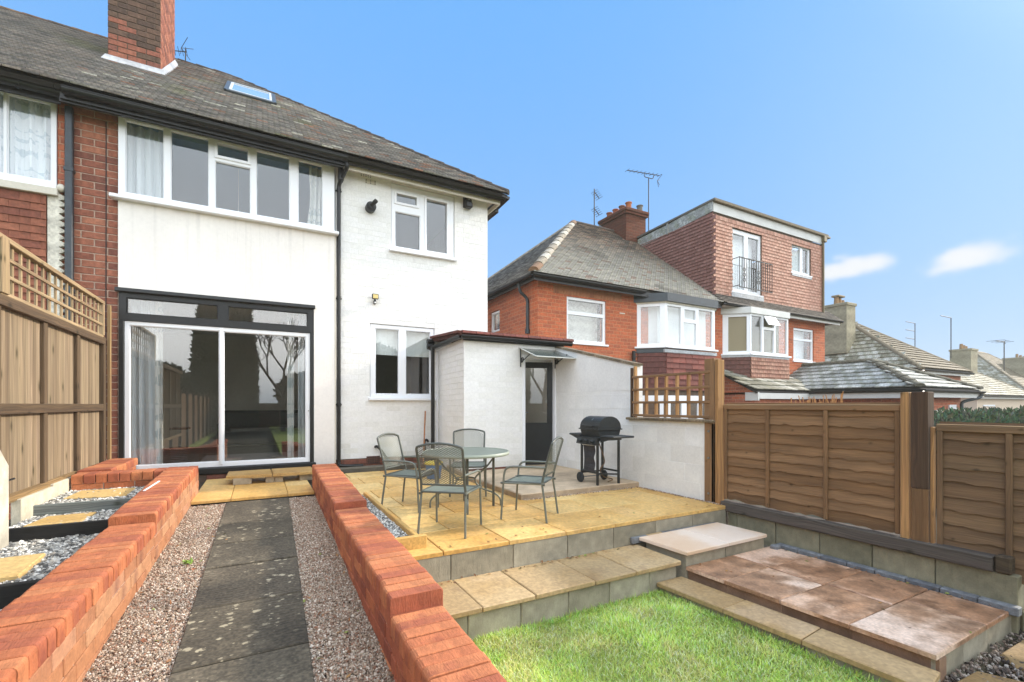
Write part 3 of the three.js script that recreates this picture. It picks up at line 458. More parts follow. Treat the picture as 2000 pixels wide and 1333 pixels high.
// ---------------------------------------------------------------- brick garden walls
const copeCache = new Map();
function copeGeo(w, h, d, v) {                                   // rounded over along both long edges, crisp between bricks
  const key = [w, h, d].map((x) => x.toFixed(3)).join() + v; if (copeCache.has(key)) return copeCache.get(key);
  const R = rng(v * 31 + 7), r = 0.021, prof = [[-w / 2, -h / 2], [-w / 2, h / 2 - r]], t = new Tri(), c = 0.004, o = V();
  for (let i = 1; i <= 3; i++) { const a = Math.PI - i * Math.PI / 6; prof.push([-w / 2 + r + Math.cos(a) * r, h / 2 - r + Math.sin(a) * r + (i === 3 ? (R() - 0.5) * 0.004 : 0)]); }
  for (let i = 0; i <= 2; i++) { const a = Math.PI / 2 - i * Math.PI / 6; prof.push([w / 2 - r + Math.cos(a) * r, h / 2 - r + Math.sin(a) * r + (i === 0 ? (R() - 0.5) * 0.004 : 0)]); }
  prof.push([w / 2, h / 2 - r], [w / 2, -h / 2]);
  const k = (p, s) => [p[0] * (1 - s * c * 2 / w), p[1] * (1 - s * c * 2 / h)], ring = [[-d / 2, 1], [-d / 2 + c, 0], [d / 2 - c, 0], [d / 2, 1]].map(([z, s]) => prof.map((p) => { const q = k(p, s); return V(q[0], q[1], z); })), n = prof.length;
  for (let j = 0; j < 3; j++) for (let i = 0; i < n; i++) { const a = ring[j][i], b = ring[j][(i + 1) % n], e = ring[j + 1][(i + 1) % n], f = ring[j + 1][i]; t.quad(a, b, e, f, V(a.x + b.x, (a.y + b.y), (j - 1) * 0.02)); }
  for (const [j, z] of [[0, -1], [3, 1]]) for (let i = 1; i < n - 1; i++) t.tri(ring[j][0], ring[j][i], ring[j][i + 1], V(0, 0, z));
  const g = t.geo, u = g.attributes.uv, a = R() * 5, b = R() * 5; for (let i = 0; i < u.count; i++) u.setXY(i, u.getX(i) + a, u.getY(i) + b); copeCache.set(key, g); return g;
}
function copingRun(w, x0, x1, z0, z1, y, alongX, xAt = () => 0, seed = 1, width = 0.088, slope = 0) {
  const R = rng(seed), L = alongX ? x1 - x0 : z1 - z0, n = Math.round(L / width), s = L / n;
  for (let i = 0; i < n; i++) {
    const c = (alongX ? x0 : z0) + (i + 0.5) * s, v = Math.floor(R() * 4), m = B.coping[Math.floor(R() * B.coping.length)], dy = (R() - 0.5) * 0.007;
    if (alongX) piece('coping_brick', copeGeo(z1 - z0 + 0.008, 0.1, s - 0.006, v), m, w, [c, y - 0.05 + dy, (z0 + z1) / 2 + (R() - 0.5) * 0.006], Math.PI / 2);
    else piece('coping_brick', copeGeo(x1 - x0 + 0.008, 0.1, s - 0.006, v), m, w, [(x0 + x1) / 2 + xAt(c) + (R() - 0.5) * 0.006, y - 0.05 + dy + slope * (c - z0), c]).rotation.x = -Math.atan(slope);
  }
}
{
  const w = thing('brick_garden_wall', 'sunlit orange stepped brick wall on the left of the path', 'wall', [-0.85, 0, 4]);
  const H1 = Math.hypot(1, 0.03), N = [1 / H1, 0, 0.03 / H1], U = [-0.03 / H1, 0, 1 / H1], S1 = -0.058, S2 = -0.022, Z1 = 3.62, Z2 = 8.0;
  const core = (z0, z1, y, s) => { const g = prism([[wallL(z0) - 0.29, z0], [wallL(z0) - 0.008, z0], [wallL(z1) - 0.008, z1], [wallL(z1) - 0.29, z1]], -0.6, y, 0), p = g.attributes.position; for (let i = 0; i < p.count; i++) if (p.getY(i) > -0.5) p.setY(i, y + s * (p.getZ(i) - z0)); return g; };
  part('wall_core', [core(1.33, Z1 - 0.04, 0.265, S1), core(Z1 - 0.04, Z2, 0.074, S2)], M.mortar, w);
  const face = (z0, z1, top, seed, shear) => lay({ parent: w, O: [wallL(z0) - 0.008, top - 0.6475, z0], U, N, w: z1 - z0, h: 0.6475, bl: 0.27, bh: 0.0925, j: 0.007, proud: 0.008, mats: B.orange, seed, limit: 110, c: 0.004, shear, wild: 0.003 });
  face(1.33, Z1, 0.27, 3, S1); face(Z1, 7.6, 0.072, 4, S2);
  lay({ parent: w, O: [wallL(1.33) - 0.28, -0.1, 1.335], U: [1, 0, 0], N: [0, 0, -1], w: 0.27, h: 0.345, bl: 0.27, bh: 0.0925, mats: B.orange, seed: 5, limit: 8 });
  copingRun(w, -0.29, 0, 1.6, Z1, 0.358, false, (z) => wallL(z), 61, 0.088, S1); copingRun(w, -0.29, 0, Z1, Z2, 0.172, false, (z) => wallL(z), 62, 0.088, S2);
  part('coping_brick', box(wallL(Z1) - 0.288, wallL(Z1) + 0.003, 0.07, 0.146, Z1 - 0.05, Z1 - 0.003, 0.003), B.coping[3], w);
  part('fallen_strip', sweep([[-0.008, 0], [0.008, 0], [0.008, 0.006], [-0.008, 0.006]], [-0.9, 0.318, 2.35], [-0.95, 0.293, 2.78]), M.upvc, w);
}
{
  const w = thing('planter_wall', 'low red brick wall crossing in front of the patio door below the fence', 'wall', [-1.2, 0, 1.45]);
  part('wall_core', [box(-1.78, -0.68, -0.3, 0.25, 1.34, 1.59, 0), box(-1.8, -1.52, -0.3, 0.26, 0.03, 1.34, 0)], M.mortar, w);
  lay({ parent: w, O: [-1.78, -0.02, 1.592], U: [1, 0, 0], N: [0, 0, 1], w: 0.8, h: 0.265, bl: 0.27, bh: 0.0925, mats: B.coping, seed: 7, limit: 20 });
  copingRun(w, -1.78, -0.665, 1.33, 1.6, 0.345, true, undefined, 63, 0.098); copingRun(w, -1.8, -1.5, 0.03, 1.325, 0.36, false, () => 0, 64, 0.2);
  lay({ parent: w, O: [-1.518, -0.02, 1.33], U: [0, 0, -1], N: [1, 0, 0], w: 1.28, h: 0.27, bl: 0.27, bh: 0.0925, mats: B.coping, seed: 8, limit: 24 });
}
{
  const w = thing('brick_garden_wall', 'red stepped brick wall between the gravel path and the patio', 'wall', [0.75, 0, 4]);
  const S1 = -0.058, S2 = -0.022, core = (z0, z1, y, s) => { const g = box(0.618, 0.892, -0.7, y, z0, z1, 0), p = g.attributes.position; for (let i = 0; i < p.count; i++) if (p.getY(i) > -0.5) p.setY(i, y + s * (p.getZ(i) - z0)); return g; };
  part('wall_core', [core(1.55, 3.6, 0.205, S1), core(3.6, 5.7, 0.026, S2), core(5.7, 8.2, -0.12, S2)], M.mortar, w);
  const face = (z0, z1, top, seed, s) => { lay({ parent: w, O: [0.618, top - 0.6475 + s * (z1 - z0), z1], U: [0, 0, -1], N: [-1, 0, 0], w: z1 - z0, h: 0.6475, bl: 0.27, bh: 0.0925, j: 0.007, proud: 0.008, mats: B.coping, seed, limit: 90, c: 0.005, shear: -s, wild: 0.003 }); };
  face(1.55, 3.65, 0.205, 13, S1); face(3.65, 5.75, 0.025, 14, S2); face(5.75, 7.6, -0.12, 15, S2);
  lay({ parent: w, O: [0.892, -0.62, 5.75], U: [0, 0, 1], N: [1, 0, 0], w: 1.85, h: 0.47, bl: 0.27, bh: 0.0925, mats: B.coping, seed: 16, limit: 24 }); lay({ parent: w, O: [0.62, 0, 1.545], U: [1, 0, 0], N: [0, 0, -1], w: 0.27, h: 0.2, bl: 0.27, bh: 0.0925, mats: B.coping, seed: 17, limit: 4 });
  part('coping_brick', box(0.606, 0.903, 0.01, 0.081, 3.6, 3.647, 0.003), B.coping[3], w); part('coping_brick', box(0.606, 0.903, -0.14, -0.02, 5.7, 5.747, 0.003), B.coping[4], w);
  copingRun(w, 0.61, 0.9, 1.55, 3.65, 0.305, false, () => 0, 65, 0.088, S1); copingRun(w, 0.61, 0.9, 3.65, 5.75, 0.125, false, () => 0, 66, 0.088, S2); copingRun(w, 0.61, 0.9, 5.75, 8.2, -0.02, false, () => 0, 67, 0.088, S2);
}

// ---------------------------------------------------------------- terraced gravel beds beside the left fence
struct('bed_soil', [box(-1.84, -0.9, -0.6, 0.145, 1.5, 2.46, 0), box(-1.84, -0.9, -0.6, 0.065, 2.46, 3.02, 0), box(-1.84, -0.9, -0.6, -0.03, 3.02, 4.27, 0), box(-1.84, -0.9, -0.6, -0.15, 4.27, 8, 0)], M.soil);
{
  const boards = [['grey board edging the top gravel bed', 2.45, 0.19, 0.03, 0x7c8584, 0.045], ['black board edging the second gravel bed', 3.0, 0.105, -0.06, 0x1d1c1b, 0.045], ['black board edging the third gravel bed', 4.25, 0.01, -0.18, 0x191817, 0.05]];
  for (const [l, z, y1, y0, c, th] of boards) tag(part(numbered('edging_board'), box(-1.83, wallL(z) - 0.27, y0, y1, z, z + th, 0.005), mat(c, { map: T.wood, size: 1.5, sizeY: 0.5, bump: T.woodH, bumpSize: 1, bumpSizeY: 0.3, h: 0.003, rough: 0.8 }), scene), l, 'edging board');
  const y = mat(0xe2c790, { map: T.sand, size: 1.7, bump: T.lumpy, bumpSize: 0.4, h: 0.003, rough: 0.6 });
  for (const [l, p, h] of [['yellow paving slab lying in the top gravel bed', [[-1.68, 2.17], [-1.67, 1.7], [-1.2, 1.75], [-1.19, 2.24]], 0.188], ['yellow paving slab lying in the second gravel bed', [[-1.7, 2.97], [-1.66, 2.62], [-1.33, 2.6], [-1.34, 2.97]], 0.108], ['yellow paving slab lying in the third gravel bed', [[-1.78, 3.66], [-1.36, 3.66], [-1.33, 4.18], [-1.78, 4.14]], 0.03]])
    tag(part(numbered('bed_slab'), prism(p, h - 0.045, h, 0.006), y, scene), l, 'paving slab');
}
gravel('bed_gravel', 15000, 0.0165, (R) => { const k = R(), z = k < 0.3 ? 1.6 + 0.85 * R() : k < 0.52 ? 2.495 + 0.5 * R() : k < 0.85 ? 3.05 + 1.2 * R() : 4.3 + 1.5 * R(), x = lerp(-1.79, wallL(z) - 0.285, R()), y = z < 2.46 ? 0.15 : z < 3.01 ? 0.07 : z < 4.27 ? -0.025 : -0.145; return [x, y + 0.012 * R(), z]; }, GREY, 71, 'grey and white gravel chippings on the terraced beds by the fence');
{
  const k = thing('rendered_kerb', 'white painted kerb under the left fence beside the gravel', 'kerb', [-1.83, 0, 2]); part('kerb', [box(-1.86, -1.795, -0.4, 0.31, 1.34, 2.0, 0.006), box(-1.86, -1.79, -0.4, 0.29, 2.003, 2.72, 0.006)], mat(0xcfc6b0, { map: T.cloudy, size: 0.7, rough: 0.9, bump: T.lumpy, bumpSize: 0.3, h: 0.003 }), k);
  const p = thing('concrete_post', 'white painted square post with chamfered top in front of the left fence', 'post', [-1.79, 0, 3.16]);
  const t = new Tri(), g = slabFromPoly([[-1.73, 0, 3.13], [-1.73, 0.62, 3.13], [-1.73, 0.76, 3.27], [-1.73, 0.76, 3.33], [-1.73, 0, 3.33]], V(1, 0, 0), 0.13); part('post', g, mat(0xd6cfbe, { map: T.cloudy, size: 0.8, rough: 0.85, bump: T.lumpy, bumpSize: 0.3, h: 0.003 }), p); part('bolt', cyl([-1.75, 0.5, 3.1], [-1.75, 0.5, 2.98], 0.008), M.black, p);
}
// ---------------------------------------------------------------- the white house
// window: outer frame x0..x1, y0..y1 in the plane z; panes [[x0, x1, y0, y1, sash?]...]
function windowAt(parent, x0, x1, y0, y1, z, panes, o = {}) {
  const fm = o.mat ?? M.upvc, fd = o.depth ?? 0.07, w = part(o.name ?? 'window', holed(x0, x1, y0, y1, panes.map((p) => p.slice(0, 4))).map((r) => box(r[0], r[1], r[2], r[3], z - fd, z, 0)), fm, parent);
  for (const p of panes) {
    const [a, b, c, d, sash] = p;
    if (sash) { const s = 0.042; part('sash', holed(a - s, b + s, c - s, d + s, [[a, b, c, d]]).map((r) => box(r[0], r[1], r[2], r[3], z - 0.01, z + 0.018, 0.003)), fm, w); }
    else part('glazing_bead', holed(a, b, c, d, [[a + 0.012, b - 0.012, c + 0.012, d - 0.012]]).map((r) => box(r[0], r[1], r[2], r[3], z - 0.035, z - 0.012, 0.003)), fm, w);
    part('pane', box(a - 0.002, b + 0.002, c - 0.002, d + 0.002, z - 0.042, z - 0.036, 0), o.glass ?? M.glass, w);
  }
  if (o.sill) part('sill', box(x0 - o.sill[0], x1 + (o.sill[1] ?? o.sill[0]), y0 - 0.05, y0 - 0.002, z - 0.06, z + (o.sillOut ?? 0.1), 0.008), o.sillMat ?? fm, w);
  return w;
}
const walls = (name, parent, m, x0, x1, y0, y1, z0, z1, holes, c = 0) => part(name, holed(x0, x1, y0, y1, holes).map((r) => box(r[0], r[1], r[2], r[3], z0, z1, c)), m, parent);
const halfRound = (r, th = 0.004) => { const p = []; for (let i = 0; i <= 10; i++) { const a = Math.PI + i * Math.PI / 10; p.push([Math.cos(a) * r, Math.sin(a) * r]); } for (let i = 10; i >= 0; i--) { const a = Math.PI + i * Math.PI / 10; p.push([Math.cos(a) * (r - th), Math.sin(a) * (r - th) + 0.001]); } return p; };
const gutterAt = (parent, A, B, r = 0.058, name = 'gutter') => part(name, [sweep(halfRound(r, 0.006), A, B, V(0, 1, 0), false), sweep([[-r, -0.006], [-r - 0.006, 0], [-r - 0.004, 0.008], [-r + 0.004, 0.006]], A, B), sweep([[r, -0.006], [r + 0.006, 0], [r + 0.004, 0.008], [r - 0.004, 0.006]], A, B)], M.gutter, parent);

const house = thing('white_house', 'white house with rendered bay, painted brick wall, tiled roof and wide patio door', 'house', [1, 0, 0]);
const ROOF = { y: 5.15, z: 0.35, k: 0.752, ridgeZ: -4.45, ridgeY: 8.76 };
{
  const h = house;
  // bay: rendered, one plane with the patio door below and the long window above
  walls('rendered_wall', h, M.whiteRender, -1.72, 1.1, 0.06, 5.12, -0.25, 0, [[-1.72, 0.78, 0.06, 2.7], [-1.72, 1.1, 3.975, 5.12]]);
  part('bead', box(1.102, 1.12, 0.12, 3.92, -0.05, 0.006, 0.004), M.cream, h);
  // painted brick wall on the right, bricks laid one by one
  const holes = [[2.06, 3.27, 3.88, 5.08], [1.69, 2.87, 1.215, 2.53]];
  walls('painted_wall', h, M.whiteBrick, 1.12, 3.97, 0.17, 5.22, -0.32, -0.066, holes);
  lay({ parent: h, O: [1.12, 0.17, -0.066], U: [1, 0, 0], N: [0, 0, 1], w: 2.85, h: 5.02, bl: 0.245, bh: 0.0905, j: 0.004, proud: 0.0025, depth: 0.02, mats: B.white, holes: holes.map(([a, b, c, d]) => [a - 1.125, b - 1.115, c - 0.175, d - 0.165]), seed: 21, c: 0.002, wild: 0.0016, name: 'painted_brick', pick: (u, v, R) => { const k = Math.exp(-v * 4.5) * 0.7 + (u > 0.9 && u < 2.2 && v < 3.7 && v > 3.2 ? 0.22 : 0) + (u > 0.55 && u < 1.8 && v < 1.02 && v > 0.6 ? 0.25 : 0) + (v > 4.8 ? 0.3 : 0); return R() < k ? B.whiteDirty[Math.floor(R() * (v < 0.35 ? 4 : 2))] : null; } });
  part('side_wall', [box(3.7, 3.97, -0.6, 5.22, -9.2, -0.325, 0)], M.whiteBrick, h);
  part('back_wall', [box(-6, 3.97, -0.6, 5.22, -9.5, -9.2, 0)], M.whiteBrick, h);
  // unpainted brick plinth
  part('plinth_core', [box(1.1, 3.97, -0.6, 0.168, -0.3, -0.07, 0), box(-1.72, 1.1, -0.6, 0.058, -0.25, -0.012, 0)], M.mortarDark, h);
  lay({ parent: h, O: [1.12, -0.02, -0.07], U: [1, 0, 0], N: [0, 0, 1], w: 1.7, h: 0.186, bl: 0.245, bh: 0.0905, mats: B.plinth, seed: 22, limit: 20, proud: 0.01 });
  lay({ parent: h, O: [-0.7, -0.03, -0.012], U: [1, 0, 0], N: [0, 0, 1], w: 1.8, h: 0.186 - 0.1, bl: 0.245, bh: 0.0905, mats: B.plinth, seed: 23, limit: 20, proud: 0.01 });
  // red brick pier between the two houses, seen from eaves to ground
  part('pier_core', box(-2.26, -1.73, -0.3, 5.2, -0.3, -0.07, 0), M.mortar, h);
  lay({ parent: h, O: [-2.26, -0.05, -0.07], U: [1, 0, 0], N: [0, 0, 1], w: 0.53, h: 5.2, bl: 0.275, bh: 0.0975, j: 0.013, proud: 0.008, mats: B.red, seed: 24, limit: 180, c: 0.005 });
  part('floor', [box(-1.95, 3.69, 0.0, 0.12, -9.2, -0.26, 0)], M.roomFloor, h); part('upper_floor', [box(-1.95, 3.69, 2.72, 2.95, -9.2, -0.33, 0)], M.ceiling, h); part('ceiling', [box(-6, 3.69, 5.12, 5.2, -9.2, -0.33, 0)], M.upperCeiling, h);
  part('room_wall', [box(-1.99, -1.9, 0.13, 2.71, -4.4, -0.31, 0), box(1.28, 1.38, 0.13, 2.71, -4.4, -0.33, 0), box(-1.9, 3.69, 0.13, 2.71, -4.5, -4.4, 0)], M.roomWall, h); part('upper_room_wall', [box(-1.99, -1.9, 2.96, 5.1, -4.4, -0.31, 0), box(1.28, 1.38, 2.96, 5.1, -4.4, -0.33, 0), box(-1.9, 3.69, 2.96, 5.1, -4.5, -4.4, 0)], M.upperWall, h);
  part('party_wall', [box(-1.72, -1.712, 0.1, 3.9, -0.3, -0.26, 0)], M.roomWall, h);

  // windows
  windowAt(h, -1.715, 1.095, 3.985, 5.125, 0.012, [[-1.64, -1.205, 4.05, 5.06], [-1.13, -0.665, 4.05, 5.06], [-0.555, -0.165, 4.845, 5.03, 1], [-0.59, -0.125, 4.05, 4.76], [-0.05, 0.42, 4.05, 5.06], [0.54, 0.91, 4.05, 5.06]], { sill: [0.085, 0.06], sillOut: 0.09 });
  windowAt(h, 2.07, 3.26, 3.89, 5.07, -0.085, [[2.16, 2.53, 4.76, 4.91, 1], [2.135, 2.6, 3.95, 4.59], [2.72, 3.12, 3.97, 4.93, 1]], { sill: [0.05], sillOut: 0.09 });
  windowAt(h, 1.7, 2.86, 1.225, 2.52, -0.085, [[1.785, 2.205, 1.29, 2.455], [2.33, 2.795, 1.29, 2.455]], { sill: [0.04], sillOut: 0.09 });
  // patio door: black timber surround, two fanlights, white sliding frame
  part('lintel', sweep([[-0.03, 0], [0.03, 0], [0.034, 0.01], [0.03, 0.055], [-0.03, 0.06]], [-1.75, 2.665, 0.01], [0.795, 2.672, 0.01]), M.black, h);
  windowAt(h, -1.715, 0.775, 2.275, 2.665, -0.012, [[-1.635, -0.555, 2.375, 2.6], [-0.425, 0.685, 2.375, 2.6]], { name: 'fanlight', mat: M.black, depth: 0.1, glass: M.doorGlass });
  const d = windowAt(h, -1.655, 0.72, 0.165, 2.27, -0.03, [[-1.605, -0.535, 0.235, 2.22], [-0.485, 0.665, 0.225, 2.215]], { name: 'patio_door', mat: mat(0xeceef0, { rough: 0.28 }), depth: 0.09, glass: M.doorGlass });
  part('meeting_stile', box(-0.53, -0.49, 0.2, 2.24, -0.028, -0.004, 0.005), M.upvc, d); part('handle', [box(0.682, 0.708, 0.9, 1.12, -0.03, -0.012, 0.004), cyl([0.695, 1.0, -0.02], [0.695, 1.0, 0.005], 0.011)], M.upvc, d); part('lock', cyl([0.695, 1.0, 0.004], [0.695, 1.0, 0.007], 0.007), M.black, d); part('foot_pad', box(-1.66, -1.52, 0.155, 0.175, -0.03, 0.03, 0.003), M.black, d);
  part('door_surround', [box(-1.715, -1.66, 0.1, 2.272, -0.1, 0.004, 0.004), box(0.722, 0.78, 0.1, 2.272, -0.1, 0.004, 0.004), box(-1.72, 0.81, 0.062, 0.158, -0.12, 0.03, 0.012)], M.black, h);

  // roof: solid, tiles, ridge and hip tiles
  const Z = ROOF.z, Y = ROOF.y, rz = ROOF.ridgeZ, ry = ROOF.ridgeY, bz = 2 * rz - Z, xe = 4.2, xr = -0.6;
  const roof = part('roof', [slabFromPoly([[-2.28, Y, Z], [xe, Y, Z], [xr, ry, rz], [-2.28, ry, rz]], V(0, 1, 0.75), 0.06), slabFromPoly([[xe, Y, Z], [xe, Y, bz], [xr, ry, rz]], V(0.75, 1, 0), 0.06), slabFromPoly([[-2.28, Y, bz], [xe, Y, bz], [xr, ry, rz], [-2.28, ry, rz]], V(0, 1, -0.75), 0.06)], M.darkRoof, h);
  const len = Math.hypot(Z - rz, ry - Y), tileM = mat(0xffffff, { map: T.patina, size: 0.7, rough: 0.8, bump: T.lumpy, bumpSize: 0.2, h: 0.003 });
  const stain = (R, x, v) => { const c = new THREE.Color([0x74706c, 0x7d7873, 0x686461, 0x87817a, 0x8a7f76][Math.floor(R() * 5)]); const g = fbm(mod(x * 0.09, 1), mod(v * 0.09, 1), 6, 6, 4, 301); c.lerp(new THREE.Color(0xc4beb0), sstep(0.5, 0.72, g) * 0.6 * (0.35 + 0.65 * sstep(4.5, 0.5, v)) + 0.05); c.lerp(new THREE.Color(0x7f8450), sstep(0.6, 0.72, fbm(mod(x * 0.21, 1), mod(v * 0.21, 1), 8, 8, 4, 305)) * 0.4); if (R() < 0.035) c.lerp(new THREE.Color(0xe0dccc), 0.7);  if (R() < 0.07) c.lerp(new THREE.Color(0xa06a50), 0.7); return c.multiplyScalar(0.8 + 0.7 * R()); };
  const W = [0, ry - Y, rz - Z];
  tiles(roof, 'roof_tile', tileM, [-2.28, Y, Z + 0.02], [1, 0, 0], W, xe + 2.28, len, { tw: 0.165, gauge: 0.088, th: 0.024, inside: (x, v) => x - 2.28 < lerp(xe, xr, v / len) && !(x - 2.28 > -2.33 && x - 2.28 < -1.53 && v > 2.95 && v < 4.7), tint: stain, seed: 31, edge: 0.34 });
  const hipTile = (A, Bp, n, m) => { const a = V(...A), b = V(...Bp); for (let i = 0; i < n; i++) { const p = a.clone().lerp(b, i / n), q = a.clone().lerp(b, (i + 1.08) / n), pr = []; for (let k = 0; k <= 6; k++) { const t = Math.PI * (k / 6); pr.push([Math.cos(t) * 0.1, Math.sin(t) * 0.07 + 0.0]); } p.y += 0.02; part(i ? 'hip_tile' : 'hip_tile', sweep(pr, p, q), m[i % m.length], roof); } };
  const hm = bricks([0x4c423c, 0x5a4d45, 0x433b36], { map: T.patina, size: 0.6 });
  hipTile([xe, Y + 0.02, Z], [xr, ry, rz], 20, hm); hipTile([-2.28, ry, rz], [xr, ry, rz], 5, hm);
  // eaves
  part('fascia', [box(-2.26, 1.2, 4.99, 5.13, 0.2, 0.24, 0.004), box(-1.73, 1.16, 5.127, 5.14, 0.0, 0.22, 0)], M.black, h); gutterAt(h, [-2.2, 5.13, 0.31], [1.25, 5.13, 0.31], 0.07);
  part('gutter_lining', sweep([[-0.03, -0.06], [0.03, -0.06], [0.03, 0.05], [-0.03, 0.05]], [-2.24, 5.08, 0.245], [1.22, 5.08, 0.245]), M.gutter, h);
  part('fascia', [box(1.22, 4.14, 5.02, 5.145, 0.13, 0.16, 0.004), box(1.12, 4.14, 5.13, 5.15, -0.3, 0.13, 0), box(4.115, 4.14, 5.02, 5.13, -9.5, 0.12, 0)], M.cream, h); gutterAt(h, [1.26, 5.125, 0.225], [4.17, 5.125, 0.225], 0.056);
  for (const x of [1.62, 2.36, 3.12, 3.86]) part('gutter_clip', sweep(halfRound(0.064, 0.008), [x - 0.016, 5.127, 0.225], [x + 0.016, 5.127, 0.225]), M.gutter, h);
  part('verge_cap', [slabFromPoly([[4.1, 5.16, 0.34], [4.26, 5.13, 0.34], [4.26, 5.09, -0.4], [4.1, 5.16, -0.4]], V(0.3, 1, 0), 0.05), box(4.145, 4.24, 4.98, 5.12, -1.2, -0.1, 0.01)], M.black, h);
  part('wire_hook', tube([[4.1, 5.17, 0.3], [4.12, 5.24, 0.3], [4.15, 5.28, 0.3], [4.17, 5.25, 0.3], [4.15, 5.23, 0.3]], 0.006, 20, 6), M.gutter, h);
  // downpipe in the corner between bay and wall, with its swan neck
  part('downpipe', [tube([[1.24, 5.07, 0.28], [1.25, 4.99, 0.27], [1.2, 4.88, 0.08], [1.172, 4.8, -0.02], [1.17, 4.7, -0.02]], 0.032, 24, 10), cyl([1.17, 4.72, -0.02], [1.17, 0.13, -0.02], 0.03), tube([[1.17, 0.16, -0.02], [1.17, 0.1, -0.01], [1.2, 0.075, 0.05], [1.4, 0.06, 0.06], [1.55, 0.055, 0.05]], 0.03, 16, 8)], M.gutter, h);
  for (const y of [4.72, 2.9, 1.1]) part('pipe_clip', [cyl([1.17, y - 0.03, -0.02], [1.17, y + 0.03, -0.02], 0.037), box(1.12, 1.22, y - 0.012, y + 0.012, -0.064, -0.05, 0.002)], M.gutter, h);
  part('hopper', [box(1.15, 1.23, 4.84, 5.1, 0.0, 0.12, 0.01)], M.gutter, h);
  // second downpipe, slate grey and square, on the pier
  part('downpipe', [box(-2.265, -2.185, 0.5, 5.06, -0.045, 0.03, 0.008)], M.slatePipe, h);
  for (const y of [4.2, 2.6]) part('pipe_clip', box(-2.275, -2.175, y, y + 0.05, -0.06, 0.036, 0.004), M.slatePipe, h);
  part('cable', [tube([[-1.86, 5.0, -0.058], [-1.86, 3.6, -0.056], [-1.862, 2.2, -0.056], [-1.86, 0.4, -0.056]], 0.006, 20, 5)], M.black, h);

  // roof window
  const onRoof = (x, z, up = 0) => { const n = V(0, 1, 0.752).normalize(); return [x + n.x * up, Y + 0.752 * (Z - z) + n.y * up, z + n.z * up]; };
  const rw = part('roof_window', (() => { const a = [], x0 = -0.56, x1 = 0.25, z0 = -2.08, z1 = -3.15; for (const [p, q] of [[[x0, z0], [x1, z0]], [[x1, z0], [x1, z1]], [[x1, z1], [x0, z1]], [[x0, z1], [x0, z0]]]) a.push(bar(onRoof(...p, 0.06), onRoof(...q, 0.06), 0.08, 0.1, V(0, 1, 0.752))); return a; })(), mat(0x3a3e41, { rough: 0.4 }), h);
  part('inner_frame', (() => { const a = [], x0 = -0.5, x1 = 0.19, z0 = -2.15, z1 = -3.08; for (const [p, q] of [[[x0, z0], [x1, z0]], [[x1, z0], [x1, z1]], [[x1, z1], [x0, z1]], [[x0, z1], [x0, z0]]]) a.push(bar(onRoof(...p, 0.1), onRoof(...q, 0.1), 0.045, 0.03, V(0, 1, 0.752))); return a; })(), mat(0xb9bfc2, { rough: 0.4 }), rw);
  part('pane', slabFromPoly([onRoof(-0.5, -2.15, 0.1), onRoof(0.19, -2.15, 0.1), onRoof(0.19, -3.08, 0.1), onRoof(-0.5, -3.08, 0.1)], V(0, 1, 0.752), 0.006), mat(0xc3d2e0, { phys: true, rough: 0.08, metal: 0.2, clearcoat: 1 }), rw);
  // chimney on the party line
  const ch = part('chimney', [box(-2.29, -1.57, 6.6, 10.6, -3.64, -2.1, 0)], M.mortarDark, h);
  lay({ parent: ch, O: [-2.3, 6.93, -2.1], U: [1, 0, 0], N: [0, 0, 1], w: 0.74, h: 2.6, bl: 0.265, bh: 0.0975, j: 0.012, proud: 0.01, mats: [B.red[0], B.red[2], B.red[3], B.red[5]], seed: 41, limit: 100, pick: (u, v, R) => (R() < 0.15 + 0.8 * sstep(0.15, 1.0, v) ? B.soot[Math.floor(R() * 4)] : null) });
  lay({ parent: ch, O: [-1.57, 6.93, -2.1], U: [0, 0, -1], N: [1, 0, 0], w: 1.54, h: 2.8, bl: 0.265, bh: 0.0975, j: 0.012, proud: 0.01, mats: B.red, seed: 42, limit: 170, clip: (u, v) => v > 0.752 * u - 0.12 });
  lay({ parent: ch, O: [-2.29, 6.93, -3.64], U: [0, 0, 1], N: [-1, 0, 0], w: 1.54, h: 2.6, bl: 0.265, bh: 0.0975, j: 0.012, proud: 0.01, mats: B.soot, seed: 43, limit: 20 });
  part('flashing', [slabFromPoly([onRoof(-2.38, -1.93, 0.035), onRoof(-1.49, -1.93, 0.035), [-1.52, 7.13, -2.085], [-2.33, 7.13, -2.085]], V(0, 1, 1.4), 0.012), slabFromPoly([onRoof(-1.47, -1.95, 0.035), onRoof(-1.47, -3.6, 0.035), [-1.552, 8.3, -3.6], [-1.552, 7.13, -2.09]], V(1, 1, 0.4), 0.012)], M.lead, h);
  // wall fittings
  part('flue', [cyl([1.69, 4.53, -0.062], [1.69, 4.53, 0.05], 0.085, 0.085, 24), cyl([1.69, 4.53, 0.05], [1.69, 4.53, 0.1], 0.075, 0.05, 24), cyl([1.69, 4.53, 0.1], [1.74, 4.58, 0.2], 0.036, 0.036, 16)], M.black, h);
  const fl = part('flood_light', [box(1.71, 1.82, 2.94, 3.03, -0.01, 0.035, 0.008), cyl([1.765, 2.95, -0.01], [1.765, 2.9, -0.04], 0.012), box(1.745, 1.785, 2.86, 2.93, -0.06, 0.0, 0.008)], M.black, h); part('lens', box(1.722, 1.808, 2.95, 3.018, 0.034, 0.039, 0.002), mat(0xd9c27c, { rough: 0.4 }), fl); part('sensor', new THREE.SphereGeometry(0.016, 12, 8).translate(1.765, 2.885, 0.0), M.upvc, fl);
